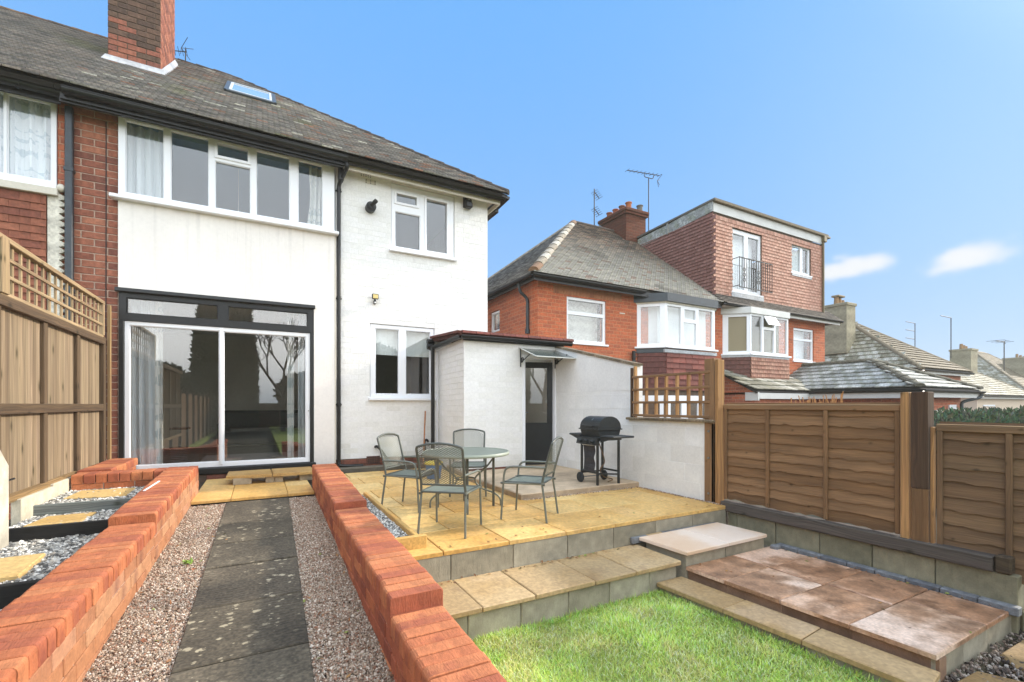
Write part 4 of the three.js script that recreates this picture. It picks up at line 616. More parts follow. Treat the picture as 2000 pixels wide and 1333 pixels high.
  const al = part('wall_lamp', [box(3.44, 3.6, 4.9, 5.12, -0.062, -0.01, 0.012), cyl([3.52, 4.98, 0.0], [3.52, 5.04, 0.06], 0.07, 0.055, 16), box(3.45, 3.59, 4.88, 4.99, -0.03, 0.09, 0.02)], M.black, h); part('lamp_glass', new THREE.SphereGeometry(0.06, 16, 10, 0, 6.3, 0, 1.6).translate(3.52, 5.0, 0.02), mat(0xcfd3d4, { rough: 0.2 }), al);
  for (const [x, y, n] of [[1.62, 5.1, 5], [1.7, 5.0, 3]]) { const v = part('air_vent', box(x - 0.09, x + 0.09, y - 0.04, y + 0.04, -0.064, -0.052, 0.003), n === 5 ? B.white[0] : mat(0xcfcabd, { rough: 0.9 }), h), hs = []; for (let i = 0; i < n; i++) for (let j = 0; j < 3; j++) hs.push(box(x - 0.075 + i * 0.15 / (n - 1) - 0.007, x - 0.075 + i * 0.15 / (n - 1) + 0.007, y - 0.028 + j * 0.026 - 0.006, y - 0.028 + j * 0.026 + 0.006, -0.0535, -0.0505, 0)); part('vent_hole', hs, M.black, v).userData.kind = 'stuff'; }
  const ab = part('air_brick', box(1.63, 1.86, 0.06, 0.2, -0.075, -0.045, 0.004), B.plinth[3], h), hs = []; for (let i = 0; i < 7; i++) for (let j = 0; j < 4; j++) hs.push(box(1.65 + i * 0.03, 1.668 + i * 0.03, 0.075 + j * 0.032, 0.094 + j * 0.032, -0.046, -0.0425, 0)); part('vent_hole', hs, M.black, ab).userData.kind = 'stuff';
  part('drain_pipe', tube([[1.78, 0.36, -0.05], [1.8, 0.37, 0.02], [1.86, 0.3, 0.04], [2.02, 0.06, 0.05], [2.06, 0.0, 0.05]], 0.024, 20, 10), M.black, h);
  part('drain_pipe', tube([[2.74, 0.42, -0.06], [2.7, 0.45, 0.0], [2.65, 0.44, 0.04], [2.64, 0.3, 0.05], [2.64, 0.02, 0.05]], 0.022, 20, 10), M.black, h);
  part('roof_cable', [tube([onRoof(-2.24, 0.02, 0.05), onRoof(-2.32, -0.5, 0.05), onRoof(-2.42, -1.2, 0.05), onRoof(-2.4, -2.1, 0.05)], 0.0065, 24, 6), tube([onRoof(-1.46, -0.1, 0.05), onRoof(-1.42, -0.9, 0.05), onRoof(-1.3, -1.6, 0.05), onRoof(-1.36, -2.6, 0.05), onRoof(-1.52, -4.2, 0.05)], 0.0065, 30, 6)], mat(0x9a9588, { rough: 0.7 }), h);
}
// the neighbour joined on at the left: window, tile hanging, rendered strip, its end of the roof
{
  const h = thing('brick_house', 'red brick house joined on at the far left with hung tiles under its window', 'house', [-3.5, 0, 0]);
  walls('brick_wall', h, mat(0xffffff, { map: T.bond, size: 1.1, sizeY: 1.17, bump: T.bondH, h: 0.008, rough: 0.9 }), -6, -2.27, -0.5, 5.2, -0.3, -0.075, [[-3.2, -2.36, 3.97, 5.16]]);
  windowAt(h, -3.2, -2.365, 3.99, 5.15, -0.055, [[-3.12, -2.86, 4.05, 5.08], [-2.835, -2.415, 4.05, 5.08]], { sill: [0.04], sillOut: 0.05 });
  part('sill_band', box(-3.3, -2.33, 3.84, 3.935, -0.07, 0.05, 0.006), M.cream, h);
  // tile hanging
  const th = part('tile_backing', box(-3.6, -2.43, 1.5, 3.835, -0.075, -0.03, 0), M.mortarDark, h), R = rng(17);
  for (let r = 0, n = 0; r < 24; r++) for (let x = -3.5 + (r % 2) * 0.1; x < -2.44; x += 0.2) { const y = 3.78 - r * 0.098, b = Math.min(x + 0.197, -2.45), w = Math.round((b - x) * 100) / 100; if (w < 0.05) continue; const g = brickGeo(w, 0.135, 0.02, 0.004, Math.floor(R() * 4)); const m = piece('hung_tile', g, B.tile[Math.floor(R() * 4)], th, [x + w / 2, y, -0.008 + (R() - 0.5) * 0.006]); m.rotation.x = -0.13; }
  // rough render strip with torn saw-tooth edge
  const strip = new Tri(), zf = -0.03; for (let i = 0; i < 26; i++) { const y = 1.6 + i * 0.088, w = 0.05 + 0.06 * hash(i, 3, 9); strip.quad(V(-2.44, y, zf + 0.02), V(-2.33, y, zf + 0.03), V(-2.33, y + 0.088, zf + 0.03), V(-2.44, y + 0.088, zf + 0.02), V(0, 0, 1)); strip.tri(V(-2.33, y, zf + 0.03), V(-2.33 + w, y + 0.045, zf), V(-2.33, y + 0.088, zf + 0.03), V(0, 0, 1)); strip.quad(V(-2.33, y, zf + 0.03), V(-2.33 + w, y + 0.045, zf), V(-2.33 + w, y + 0.045, zf - 0.05), V(-2.33, y, zf - 0.05), V(0.5, -1, 0)); strip.quad(V(-2.33 + w, y + 0.045, zf), V(-2.33, y + 0.088, zf + 0.03), V(-2.33, y + 0.088, zf - 0.05), V(-2.33 + w, y + 0.045, zf - 0.05), V(0.5, 1, 0)); }
  part('render_strip', strip.geo, mat(0xe8e2d2, { map: T.cloudy, size: 0.35, bump: T.lumpy, bumpSize: 0.2, h: 0.012, rough: 0.95 }), h);
  part('room_wall', [box(-6, -5.9, 2, 5.1, -4.5, -0.3, 0), box(-5.9, -2, 2.75, 5.1, -4.5, -4.4, 0), box(-5.9, -2, 2.72, 2.95, -4.4, -0.3, 0)], M.roomWall, h);
  const Z = ROOF.z, Y = ROOF.y, rz = ROOF.ridgeZ, ry = ROOF.ridgeY, len = Math.hypot(Z - rz, ry - Y);
  const roof = part('roof', [slabFromPoly([[-7, Y, Z], [-2.284, Y, Z], [-2.284, ry, rz], [-7, ry, rz]], V(0, 1, 0.75), 0.06), slabFromPoly([[-7, Y, 2 * rz - Z], [-2.284, Y, 2 * rz - Z], [-2.284, ry, rz], [-7, ry, rz]], V(0, 1, -0.75), 0.06)], M.darkRoof, h);
  const moss = (R, x, v) => { const c = new THREE.Color([0x74706c, 0x807a74, 0x686461, 0x877e76, 0x8a7f76][Math.floor(R() * 5)]); c.lerp(new THREE.Color(0x6f7340), sstep(0.5, 0.7, fbm(mod(x * 0.13, 1), mod(v * 0.13, 1), 6, 6, 4, 311)) * sstep(2.5, 5.5, v) * 0.9); return c.multiplyScalar(0.85 + 0.6 * R()); };
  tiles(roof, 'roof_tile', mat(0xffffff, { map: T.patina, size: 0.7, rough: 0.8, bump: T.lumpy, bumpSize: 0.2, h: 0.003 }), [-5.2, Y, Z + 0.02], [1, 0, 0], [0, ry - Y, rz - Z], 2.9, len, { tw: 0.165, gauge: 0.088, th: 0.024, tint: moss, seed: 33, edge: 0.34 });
  const rm = bricks([0x6a5142, 0x5a4d45, 0x7a6048], { map: T.patina, size: 0.6 }); for (let i = 0; i < 8; i++) { const pr = []; for (let k = 0; k <= 6; k++) { const t = Math.PI * (k / 6); pr.push([Math.cos(t) * 0.1, Math.sin(t) * 0.075]); } part('ridge_tile', sweep(pr, [-5.2 + i * 0.366, ry + 0.02, rz], [-5.2 + (i + 1.06) * 0.366, ry + 0.01, rz]), rm[i % 3], roof); }
  part('fascia', box(-6, -2.27, 5.0, 5.13, 0.12, 0.15, 0.003), M.black, h); gutterAt(h, [-6, 5.11, 0.22], [-2.22, 5.11, 0.22], 0.06); part('gutter_joint', sweep(halfRound(0.07, 0.01), [-2.66, 5.112, 0.22], [-2.62, 5.112, 0.22]), M.gutter, h);
  part('soffit', [slabFromPoly([[-6, 5.14, -0.07], [-2.27, 5.14, -0.07], [-2.27, 5.1, 0.13], [-6, 5.1, 0.13]], V(0, 1, 0.2), 0.02)], M.mortarDark, h);
  part('render_blob', [box(-2.34, -2.28, 3.92, 4.02, -0.05, 0.0, 0.012), new THREE.IcosahedronGeometry(0.05, 1).translate(-2.31, 3.96, -0.01)], M.cream, h);
}
// step of two slabs on concrete bricks under the patio door
{
  const s = thing('door_step', 'two buff slabs laid on concrete bricks as a step under the patio door', 'step', [0.1, 0, 0.7]);
  const y = mat(0xc2a36d, { map: T.sand, size: 1.4, rough: 0.8, bump: T.lumpy, bumpSize: 0.3, h: 0.005 }), b = mat(0xb3a58c, { map: T.cloudy, size: 0.6, rough: 0.9, bump: T.lumpy, bumpSize: 0.2, h: 0.004 });
  part('slab', prism([[-0.4, 0.42], [0.14, 0.42], [0.15, 0.98], [-0.4, 0.92]], 0.1, 0.14, 0.01), y, s); part('slab', prism([[0.15, 0.42], [0.7, 0.42], [0.72, 1.0], [0.16, 0.985]], 0.1, 0.142, 0.01), y, s);
  for (const [x0, x1] of [[-0.32, -0.1], [0.07, 0.18], [0.185, 0.29], [0.5, 0.7]]) for (const z of [0.5, 0.78]) part('block', box(x0, x1, 0.01, 0.098, z, z + 0.16, 0.006), b, s);
}
// television aerial behind the ridge
function aerial(name, label, at, h, boom, elements, o = {}) {
  const a = thing(name, label, 'aerial', at, o.turn ?? 0); const r = o.r ?? 0.012, m = mat(0x24272a, { rough: 0.6 });
  mesh('mast', cyl([0, 0, 0], [0, h, 0], r, r, 8), m, a);
  const booms = o.stack ?? [h];
  booms.forEach((y) => { const b = mesh('boom', cyl([-boom[0], y + (o.tilt ?? 0) * -boom[0], 0], [boom[1], y + (o.tilt ?? 0) * boom[1], 0], r * 0.8, r * 0.8, 6), m, a), e = []; for (let i = 0; i < elements; i++) { const x = lerp(-boom[0], boom[1], i / Math.max(1, elements - 1)), l = o.len ?? 0.16; e.push(cyl([x, y + (o.tilt ?? 0) * x, -l], [x, y + (o.tilt ?? 0) * x, l], r * 0.45, r * 0.45, 5)); } if (e.length) mesh('element', e, m, b); });
  if (o.reflector) mesh('reflector', [cyl([boom[1] - 0.1, h, 0], [boom[1] + 0.03, h + 0.22, 0.1], r * 0.5), cyl([boom[1] - 0.1, h, 0], [boom[1] - 0.1, h - 0.2, 0.1], r * 0.5), cyl([boom[1] - 0.1, h, 0], [boom[1] + 0.12, h + 0.12, -0.1], r * 0.5), cyl([boom[1] - 0.1, h, 0], [boom[1] + 0.06, h - 0.16, -0.1], r * 0.5)], m, a);
  if (o.cradle) mesh('cradle', tube([[-0.22, h + 0.12, 0], [-0.2, h, 0], [0, h, 0], [0.2, h + 0.02, 0], [0.27, h + 0.16, 0]], r * 0.8, 20, 6), m, a);
  return a;
}
aerial('tv_aerial', 'small television aerial behind the ridge by the chimney of the white house', [-1.5, 8.6, -4.7], 0.68, [0.28, 0.02], 5, { stack: [0.62], tilt: 0.25, reflector: true });
// ---------------------------------------------------------------- white lean-to, boundary wall, right-hand fence
{
  const h = thing('outhouse', 'white painted brick lean-to with black gutter and half glazed back door', 'outhouse', [3.5, 0, 1]);
  const XS = 2.76, ZF = 1.62, YT = 2.13, side = [[2.9, -0.05], [XS, ZF]];
  // side wall, front wall, beam over the doorway
  part('side_wall', prism([[2.9, -0.06], [XS + 0.006, ZF - 0.006], [XS + 0.2, ZF - 0.2], [3.1, -0.06]], -0.05, YT, 0), M.whiteBrick, h);
  part('front_wall', [box(XS + 0.02, 3.8, 0.1, YT, ZF - 0.2, ZF - 0.006, 0), box(3.8, 4.52, 1.93, YT, ZF - 0.2, ZF - 0.006, 0)], M.whiteBrick, h);
  lay({ parent: h, O: [XS + 0.006, 0.11, ZF - 0.006], U: [1, 0, 0], N: [0, 0, 1], w: 3.8 - XS - 0.006, h: YT - 0.11, bl: 0.245, bh: 0.0905, j: 0.004, proud: 0.0025, depth: 0.02, mats: B.white, seed: 71, c: 0.002, wild: 0.0016, name: 'painted_brick', limit: 140, pick: (u, v, R) => (R() < Math.exp(-v * 6) * 0.8 + (v > 1.85 ? 0.25 : 0) ? B.whiteDirty[Math.floor(R() * 3)] : null) });
  { const dx = XS - 2.9, dz = ZF + 0.06, L = Math.hypot(dx, dz); lay({ parent: h, O: [2.9, 0.0, -0.06], U: [dx / L, 0, dz / L], N: [-dz / L, 0, dx / L], w: L, h: YT, bl: 0.245, bh: 0.0905, j: 0.004, proud: 0.0025, depth: 0.02, mats: B.white, seed: 72, c: 0.002, wild: 0.0012, name: 'painted_brick', limit: 160 }); }
  part('plinth', box(XS + 0.01, 3.8, -0.05, 0.098, ZF - 0.2, ZF - 0.01, 0), M.mortarDark, h); lay({ parent: h, O: [XS + 0.01, 0.0, ZF - 0.01], U: [1, 0, 0], N: [0, 0, 1], w: 1.03, h: 0.1, bl: 0.245, bh: 0.095, mats: B.plinth, seed: 73, proud: 0.012, limit: 8 });
  // shallow roof with red edging tiles
  const e = [[2.82, -0.07], [2.66, 1.72], [4.75, 1.72], [4.75, -0.07]], yr = (x, z) => 2.2 + 0.085 * (1.72 - z) + 0.0 * x;
  part('roof', slabFromPoly([[2.82, -0.07], [2.66, 1.72], [4.75, 1.72], [4.75, 1.5], [3.72, 1.5], [3.72, -0.07]].slice(0, 3).concat([[4.75, 1.5], [3.72, 1.5]], [[3.72, -0.07]]).map(([x, z]) => [x, yr(x, z), z]), V(0, 1, 0.085), 0.07), mat(0x6a3d35, { map: T.patina, size: 0.8, rough: 0.9 }), h);
  part('roof_light', slabFromPoly([[3.72, -0.07], [3.72, 1.5], [4.75, 1.5], [4.75, -0.07]].map(([x, z]) => [x, yr(x, z), z]), V(0, 1, 0.085), 0.01), mat(0xe8eeee, { phys: true, rough: 0.7, transmission: 0.8, thickness: 0, ior: 1.5 }), h);
  const et = bricks([0x7c4038, 0x87473d, 0x6f3a33], { map: T.patina, size: 0.6 });
  for (let i = 0; i < 9; i++) { const a = 2.68 + i * 0.23; part('edge_tile', sweep([[-0.07, 0], [0.07, 0], [0.07, 0.012], [0.05, 0.045], [-0.07, 0.05]], [a + 0.004, 2.185, 1.69], [Math.min(4.75, a + 0.226), 2.185, 1.69]), et[i % 3], h); }
  for (let i = 0; i < 7; i++) { const a = i / 7, b = (i + 0.97) / 7, p = (t) => [lerp(2.68, 2.83, t), lerp(2.19, 2.33, t), lerp(1.7, -0.05, t)]; part('edge_tile', sweep([[-0.06, 0], [0.06, 0], [0.06, 0.035], [-0.06, 0.04]], p(a), p(b)), et[(i + 1) % 3], h); }
  part('fascia', [box(XS - 0.02, 4.6, 2.09, 2.18, 1.63, 1.66, 0.003)], M.black, h); gutterAt(h, [2.66, 2.15, 1.715], [4.72, 2.15, 1.715], 0.045); gutterAt(h, [2.675, 2.15, 1.715], [2.78, 2.15, -0.03], 0.045);
  part('gutter_corner', sweep(halfRound(0.052, 0.008), [2.66, 2.152, 1.715], [2.74, 2.152, 1.715]), M.gutter, h);
  for (const x of [3.0, 3.62, 4.3]) part('gutter_clip', sweep(halfRound(0.052, 0.008), [x, 2.152, 1.715], [x + 0.03, 2.152, 1.715]), M.gutter, h);
  part('roll_end', [cyl([2.7, 2.26, 0.02], [2.83, 2.26, 0.02], 0.05), cyl([2.69, 2.17, 0.03], [2.82, 2.17, 0.05], 0.055)], M.black, h);
  part('downpipe', [box(2.705, 2.765, 0.0, 2.13, 0.2, 0.26, 0.01)], M.gutter, h); part('waste_pipe', cyl([2.84, 0.0, 0.16], [2.84, 2.08, 0.16], 0.017), M.upvc, h);
  // doorway: white frame, door ajar, inside wall with its own window
  part('door_frame', [box(3.8, 3.85, 0.03, 1.93, ZF - 0.12, ZF + 0.012, 0.004), box(4.44, 4.5, 0.06, 1.93, ZF - 0.12, ZF + 0.005, 0.004), box(3.85, 4.44, 1.87, 1.93, ZF - 0.12, ZF + 0.005, 0.004)], M.upvc, h);
  part('back_room', [box(3.0, 4.6, 0.05, 2.1, -0.07, -0.06, 0)], M.cream, h); part('room_end', [box(4.52, 4.66, -0.3, 2.1, -0.05, 1.6, 0)], M.cream, h);
  const wi = part('inner_window', [box(3.1, 4.5, 1.1, 1.14, -0.05, 0.02, 0.003), box(3.1, 3.14, 1.14, 2.0, -0.05, 0.0, 0.003), box(3.6, 3.64, 1.14, 2.0, -0.05, 0.0, 0.003), box(4.46, 4.5, 1.14, 2.0, -0.05, 0.0, 0.003)], M.upvc, h); part('pane', box(3.14, 4.46, 1.14, 2.0, -0.048, -0.04, 0), mat(0xb98f7c, { rough: 0.3, map: T.bond, size: 1 }), wi);
  const dm = mat(0x1d2127, { rough: 0.35, map: T.grain, size: 0.8 });
  const d = new THREE.Group(); d.name = 'door'; d.position.set(4.43 - 3.5, 0.07, ZF - 0.06 - 1); d.rotation.y = -0.36; h.add(d);
  mesh('door_leaf', [box(-0.58, 0, 0, 0.72, -0.04, 0, 0.004), box(-0.58, -0.49, 0.72, 1.76, -0.04, 0, 0.004), box(-0.09, 0, 0.72, 1.76, -0.04, 0, 0.004), box(-0.49, -0.09, 1.66, 1.76, -0.04, 0, 0.004)], dm, d);
  mesh('pane', box(-0.49, -0.09, 0.72, 1.66, -0.024, -0.018, 0), M.glass, d);
  mesh('handle', [box(-0.555, -0.52, 0.78, 0.98, 0.0, 0.008, 0.002), cyl([-0.537, 0.9, 0.005], [-0.537, 0.9, 0.045], 0.008), cyl([-0.537, 0.9, 0.042], [-0.43, 0.9, 0.042], 0.008)], M.steel, d);
  // canopy: clear sheet on two scrolled brackets
  const cn = new THREE.Group(); cn.name = 'canopy'; h.add(cn); base.set(cn, V(3.5, 0, 1));
  part('sheet', slabFromPoly([[3.74, 2.03, ZF + 0.01], [4.47, 2.03, ZF + 0.01], [4.49, 1.845, 2.2], [3.72, 1.845, 2.2]], V(0, 1, 0.3), 0.008), mat(0x7c8680, { phys: true, rough: 0.2, transmission: 0.7, thickness: 0, ior: 1.45 }), cn);
  part('edge_trim', [bar([3.71, 1.843, 2.2], [4.5, 1.843, 2.2], 0.02, 0.016), bar([3.73, 2.035, ZF + 0.012], [3.71, 1.843, 2.2], 0.016, 0.014), bar([4.48, 2.035, ZF + 0.012], [4.5, 1.843, 2.2], 0.016, 0.014)], mat(0xc4c6c0, { rough: 0.35 }), cn);
  for (const x of [3.76, 4.44]) { const sc = []; for (let i = 0; i <= 26; i++) { const t = i / 26 * 4.4 * Math.PI, r = 0.048 * (1 - i / 32); sc.push([x, 1.83 + Math.sin(t) * r, ZF + 0.062 + Math.cos(t) * r]); } part('bracket', [box(x - 0.008, x + 0.008, 1.72, 2.03, ZF, ZF + 0.012, 0.001), bar([x, 1.79, ZF + 0.02], [x, 1.93, 1.98], 0.012, 0.012), tube(sc, 0.006, 60, 6)], M.black, cn); }
}
const boundary = thing('boundary_wall', 'white painted wall with sloping stone coping running from the back door to the trellis', 'wall', [4.55, 0, 3]);
{
  const w = boundary, top = (z) => 2.03 - (z - 1.82) * 0.235;
  part('wall_core', [slabFromPoly([[4.462, -0.3, 1.5], [4.462, top(1.5) + 0.0, 1.5], [4.462, top(3.46), 3.46], [4.462, -0.3, 3.46]], V(-1, 0, 0), 0.2), box(4.462, 4.6, -0.3, 0.895, 3.46, 4.74, 0)], M.whiteBrick, w);
  lay({ parent: w, O: [4.462, -0.02, 1.5], U: [0, 0, 1], N: [-1, 0, 0], w: 3.235, h: 2.1, bl: 0.44, bh: 0.212, j: 0.004, proud: 0.0022, depth: 0.02, mats: B.white, name: 'painted_block', seed: 81, c: 0.003, wild: 0.0015, pick: (u, v, R) => (R() < (v < 0.2 ? 0.6 : 0.08) ? B.whiteDirty[Math.floor(R() * 2)] : null), clip: (u, v) => (u < 1.96 ? v + 0.1 < top(u + 1.5) + 0.02 : v < 0.8) });
  part('block_fill', [slabFromPoly([[4.458, 1.3, 1.5], [4.458, top(1.5), 1.5], [4.458, top(3.45), 3.45], [4.458, 1.3, 3.45]], V(-1, 0, 0), 0.01)], B.white[0], w);
  const cs = bricks([0x8c7a62, 0x9a876d, 0x7e6d57], { map: T.patina, size: 0.5, h: 0.006 });
  for (let i = 0; i < 7; i++) { const a = 1.5 + i * 0.29, b = Math.min(3.5, a + 0.286); part('coping_stone', sweep([[-0.06, 0], [0.13, 0], [0.13, 0.03], [-0.05, 0.035]].map(([x, y]) => [-x, y]), [4.5, top(a) + 0.001, a], [4.5, top(b) + 0.001, b]), cs[i % 3], w); }
  for (let i = 0; i < 4; i++) { const a = 3.4 + i * 0.345; part('coping_stone', box(4.4, 4.64, 0.897, 0.93, a + 0.002, a + 0.342, 0.008), cs[(i + 1) % 3], w); }
  part('end_strip', box(4.44, 4.6, -0.05, 0.89, 4.745, 4.775, 0.004), M.black, w);
}
// timber
const wood = (c, o = {}) => mat(c, { map: T.wood, size: 1.6, sizeY: 0.42, bump: T.woodH, bumpSize: 1.1, bumpSizeY: 0.4, h: 0.002, rough: 0.85, ...o });
// turn the grain of a box so that it runs along its length
function plank(x0, x1, y0, y1, z0, z1, axis, seed = 0, c = 0.004) {
  const g = cbox(x1 - x0, y1 - y0, z1 - z0, c), p = g.attributes.position, n = g.attributes.normal, u = g.attributes.uv, r = hash(seed, 5, 3) * 7, r2 = hash(seed, 9, 4) * 7;
  for (let i = 0; i < p.count; i++) { const q = [p.getX(i), p.getY(i), p.getZ(i)], m = [Math.abs(n.getX(i)), Math.abs(n.getY(i)), Math.abs(n.getZ(i))]; const al = axis, oth = [0, 1, 2].filter((k) => k !== al), k = m[oth[0]] < m[oth[1]] ? oth[0] : oth[1]; u.setXY(i, q[al] + r, q[k] + r2); }
  g.translate((x0 + x1) / 2, (y0 + y1) / 2, (z0 + z1) / 2); return g;
}
const PALE = [0xb89c74, 0xb0946c, 0xc0a67e].map((c) => wood(c)), BROWN = [0xa07a54, 0x98724c, 0xa8825c, 0x906c48].map((c) => wood(c, { map: T.woodSoft, size: 1.3, sizeY: 0.36 })), ORANGE = [0xc29560, 0xb68a56].map((c) => wood(c)), DARK = [0x5a4430, 0x62492f].map((c) => wood(c));
{
  const t = thing('trellis', 'orange brown square trellis standing on the low white wall', 'trellis', [4.5, 0.93, 4.1]);
  [3.55, 3.72, 3.89, 4.06, 4.23, 4.4, 4.57].forEach((z, i) => part('upright', plank(4.455, 4.5, 0.95, 1.475, z - 0.013, z + 0.013, 1, i), ORANGE[i % 2], t));
  [0.96, 1.13, 1.3, 1.47].forEach((y, i) => part('rail', plank(4.43, 4.455, y - 0.015, y + 0.016, 3.48, 4.72, 2, i + 9), BROWN[2 + (i % 2) * 0], t));
  part('end_upright', plank(4.42, 4.46, 0.93, 1.6, 3.475, 3.5, 1, 30), DARK[0], t); part('end_upright', plank(4.455, 4.5, 0.93, 1.62, 3.5, 3.53, 1, 31), ORANGE[0], t);
}
{
  const p = thing('fence_post', 'brown fence post with coach bolts at the end of the white wall', 'post', [4.5, 0, 4.78]);
  part('post', plank(4.44, 4.56, -0.2, 1.62, 4.65, 4.775, 1, 3), BROWN[2], p); part('batten', plank(4.44, 4.55, 0.0, 1.6, 4.79, 4.83, 1, 4), ORANGE[1], p);
  for (const y of [0.8, 0.5, 0.1]) part('bolt', cyl([4.44, y, 4.71], [4.43, y, 4.71], 0.012), M.steel, p);
}
function waneyPanel(label, z0, z1, y0, y1, x, n, battens, seed, ms) {
  const f = thing('panel_fence', label, 'fence panel', [x, y0, (z0 + z1) / 2], 0, 'brown fence panels on the right'), R = rng(seed), hgt = (y1 - y0) / n;
  for (let i = 0; i < n; i++) {
    const t = new Tri(), N = 26, y = y0 + i * hgt, wob = (s) => (fbm(mod(s * 0.23 + i * 0.37, 1), mod(i * 0.13, 1), 9, 5, 3, seed) - 0.5) * 0.05, o = R() * 7;
    const uv = (q) => [q.z + o, q.y * 1.0 + o];
    for (let k = 0; k < N; k++) { const a = lerp(z0 + 0.01, z1 - 0.01, k / N), b = lerp(z0 + 0.01, z1 - 0.01, (k + 1) / N), la = y + wob(k), lb = y + wob(k + 1), ta = y + hgt * 1.3, xl = x - 0.012, xu = x + 0.004; t.quad(V(xl, la, a), V(xl, lb, b), V(xu, ta, b), V(xu, ta, a), V(-1, 0, 0), uv); t.quad(V(xl, la, a), V(xl, lb, b), V(xl + 0.01, lb, b), V(xl + 0.01, la, a), V(0, -1, 0), uv); t.quad(V(xl + 0.01, la, a), V(xl + 0.01, lb, b), V(xu + 0.008, ta, b), V(xu + 0.008, ta, a), V(1, 0, 0), uv); }
    part('board', t.geo, ms[Math.floor(R() * ms.length)], f);
  }
  part('top_rail', plank(x - 0.035, x + 0.03, y1 - 0.04, y1 + 0.004, z0, z1, 2, seed), ms[2], f); part('capping', plank(x - 0.03, x + 0.035, y1 + 0.005, y1 + 0.014, z0, z1, 2, seed + 1), PALE[0], f);
  battens.forEach((z, i) => part('batten', plank(x - 0.034, x - 0.012, y0, y1 - 0.041, z - 0.017, z + 0.017, 1, seed + i), ms[i % 2], f));
  return f;
}
waneyPanel('brown waney board fence panel beside the white wall, three bays wide', 4.84, 6.45, 0.055, 1.09, 4.55, 11, [4.86, 5.34, 5.89, 6.43], 5, BROWN);
waneyPanel('brown waney board fence panel at the right edge of the picture', 6.67, 8.5, -0.12, 0.94, 4.56, 10, [6.69, 7.06, 7.6, 8.1, 8.48], 6, [0x907254, 0x8a6c4e, 0x967858].map((c) => wood(c, { map: T.woodSoft, size: 1.3, sizeY: 0.36 })));
{
  const p = thing('fence_post', 'thick dark and orange fence post between the two brown panels', 'post', [4.55, 0, 6.55]);
  part('batten', plank(4.49, 4.56, 0.0, 1.2, 6.46, 6.515, 1, 8), ORANGE[0], p); part('post', plank(4.49, 4.6, 0.45, 1.2, 6.53, 6.635, 1, 9), DARK[0], p); part('post_base', plank(4.492, 4.6, -0.3, 0.448, 6.53, 6.635, 1, 10), BROWN[1], p); part('batten', plank(4.5, 4.55, 0.0, 0.93, 6.645, 6.665, 1, 11), ORANGE[1], p);
}
// ---------------------------------------------------------------- left-hand fence with trellis top
{
  const f = thing('board_fence', 'tall pale closeboard fence with dark rails on the left', 'fence', [-1.85, 0.3, 2]), R = rng(91), X = -1.86;
  const ms = [0x9c8b70, 0x918066, 0xa49378, 0x8a7a60, 0x96866c].map((c) => wood(c, { size: 2.3, sizeY: 0.35 }));
  for (let i = 0, z = 0.2; z < 6.6; z += 0.088, i++) {
    const g = plank(X - 0.02, X + 0.002, 0.33, 1.97, z, z + 0.1, 1, i + 100, 0.003), p = g.attributes.position; for (let k = 0; k < p.count; k++) p.setX(k, p.getX(k) + (p.getZ(k) - z) * -0.16 + 0.006);
    g.computeVertexNormals(); part('board', g, ms[Math.floor(R() * 5)], f);
  }
  const dk = [0x6b5840, 0x5f4d37].map((c) => wood(c));
  part('top_rail', plank(X - 0.03, X + 0.055, 1.9, 1.985, 0.2, 6.6, 2, 1), dk[0], f); part('middle_rail', plank(X + 0.004, X + 0.05, 1.02, 1.11, 0.27, 6.6, 2, 2), dk[1], f); part('gravel_board', plank(X - 0.02, X + 0.04, 0.28, 0.345, 1.2, 6.6, 2, 3), wood(0x9a7f55), f);
  for (const z of [1.17, 2.1, 3.03, 3.96, 4.9, 5.8]) for (const [a, b] of [[0.345, 1.018], [1.112, 1.898]]) part('batten', plank(X + 0.004, X + 0.038, a, b, z - 0.045, z + 0.045, 1, z * 10), dk[0], f);
  part('end_post', plank(X - 0.04, X + 0.05, 0.25, 2.0, 0.16, 0.26, 1, 4), dk[1], f); part('end_post', plank(X + 0.05, X + 0.085, 0.35, 2.45, 0.06, 0.12, 1, 5), wood(0xa58a5e), f);
  const t = thing('trellis', 'pale square trellis fixed along the top of the left fence', 'trellis', [-1.85, 1.99, 1.6]);
  const pm = [0xb8a27e, 0xae9874].map((c) => wood(c));
  for (let i = 0; i < 17; i++) { const z = 0.36 + i * 0.158; part('upright', plank(X + 0.004, X + 0.022, 2.01, 2.44, z - 0.014, z + 0.014, 1, i + 40, 0.002), pm[i % 2], t); }
  [2.155, 2.3].forEach((y, i) => part('rail', plank(X + 0.022, X + 0.04, y - 0.015, y + 0.015, 0.24, 3.0, 2, i, 0.002), pm[i], t));
  part('bottom_rail', plank(X - 0.005, X + 0.045, 1.988, 2.02, 0.24, 3.0, 2, 7), pm[0], t); part('top_rail', plank(X - 0.015, X + 0.05, 2.43, 2.475, 0.2, 3.05, 2, 8), pm[1], t); part('end_rail', plank(X - 0.01, X + 0.05, 2.02, 2.43, 0.22, 0.27, 1, 9), pm[0], t); part('end_rail', plank(X - 0.02, X + 0.06, 2.0, 2.45, 2.9, 3.02, 1, 10), pm[1], t);
}
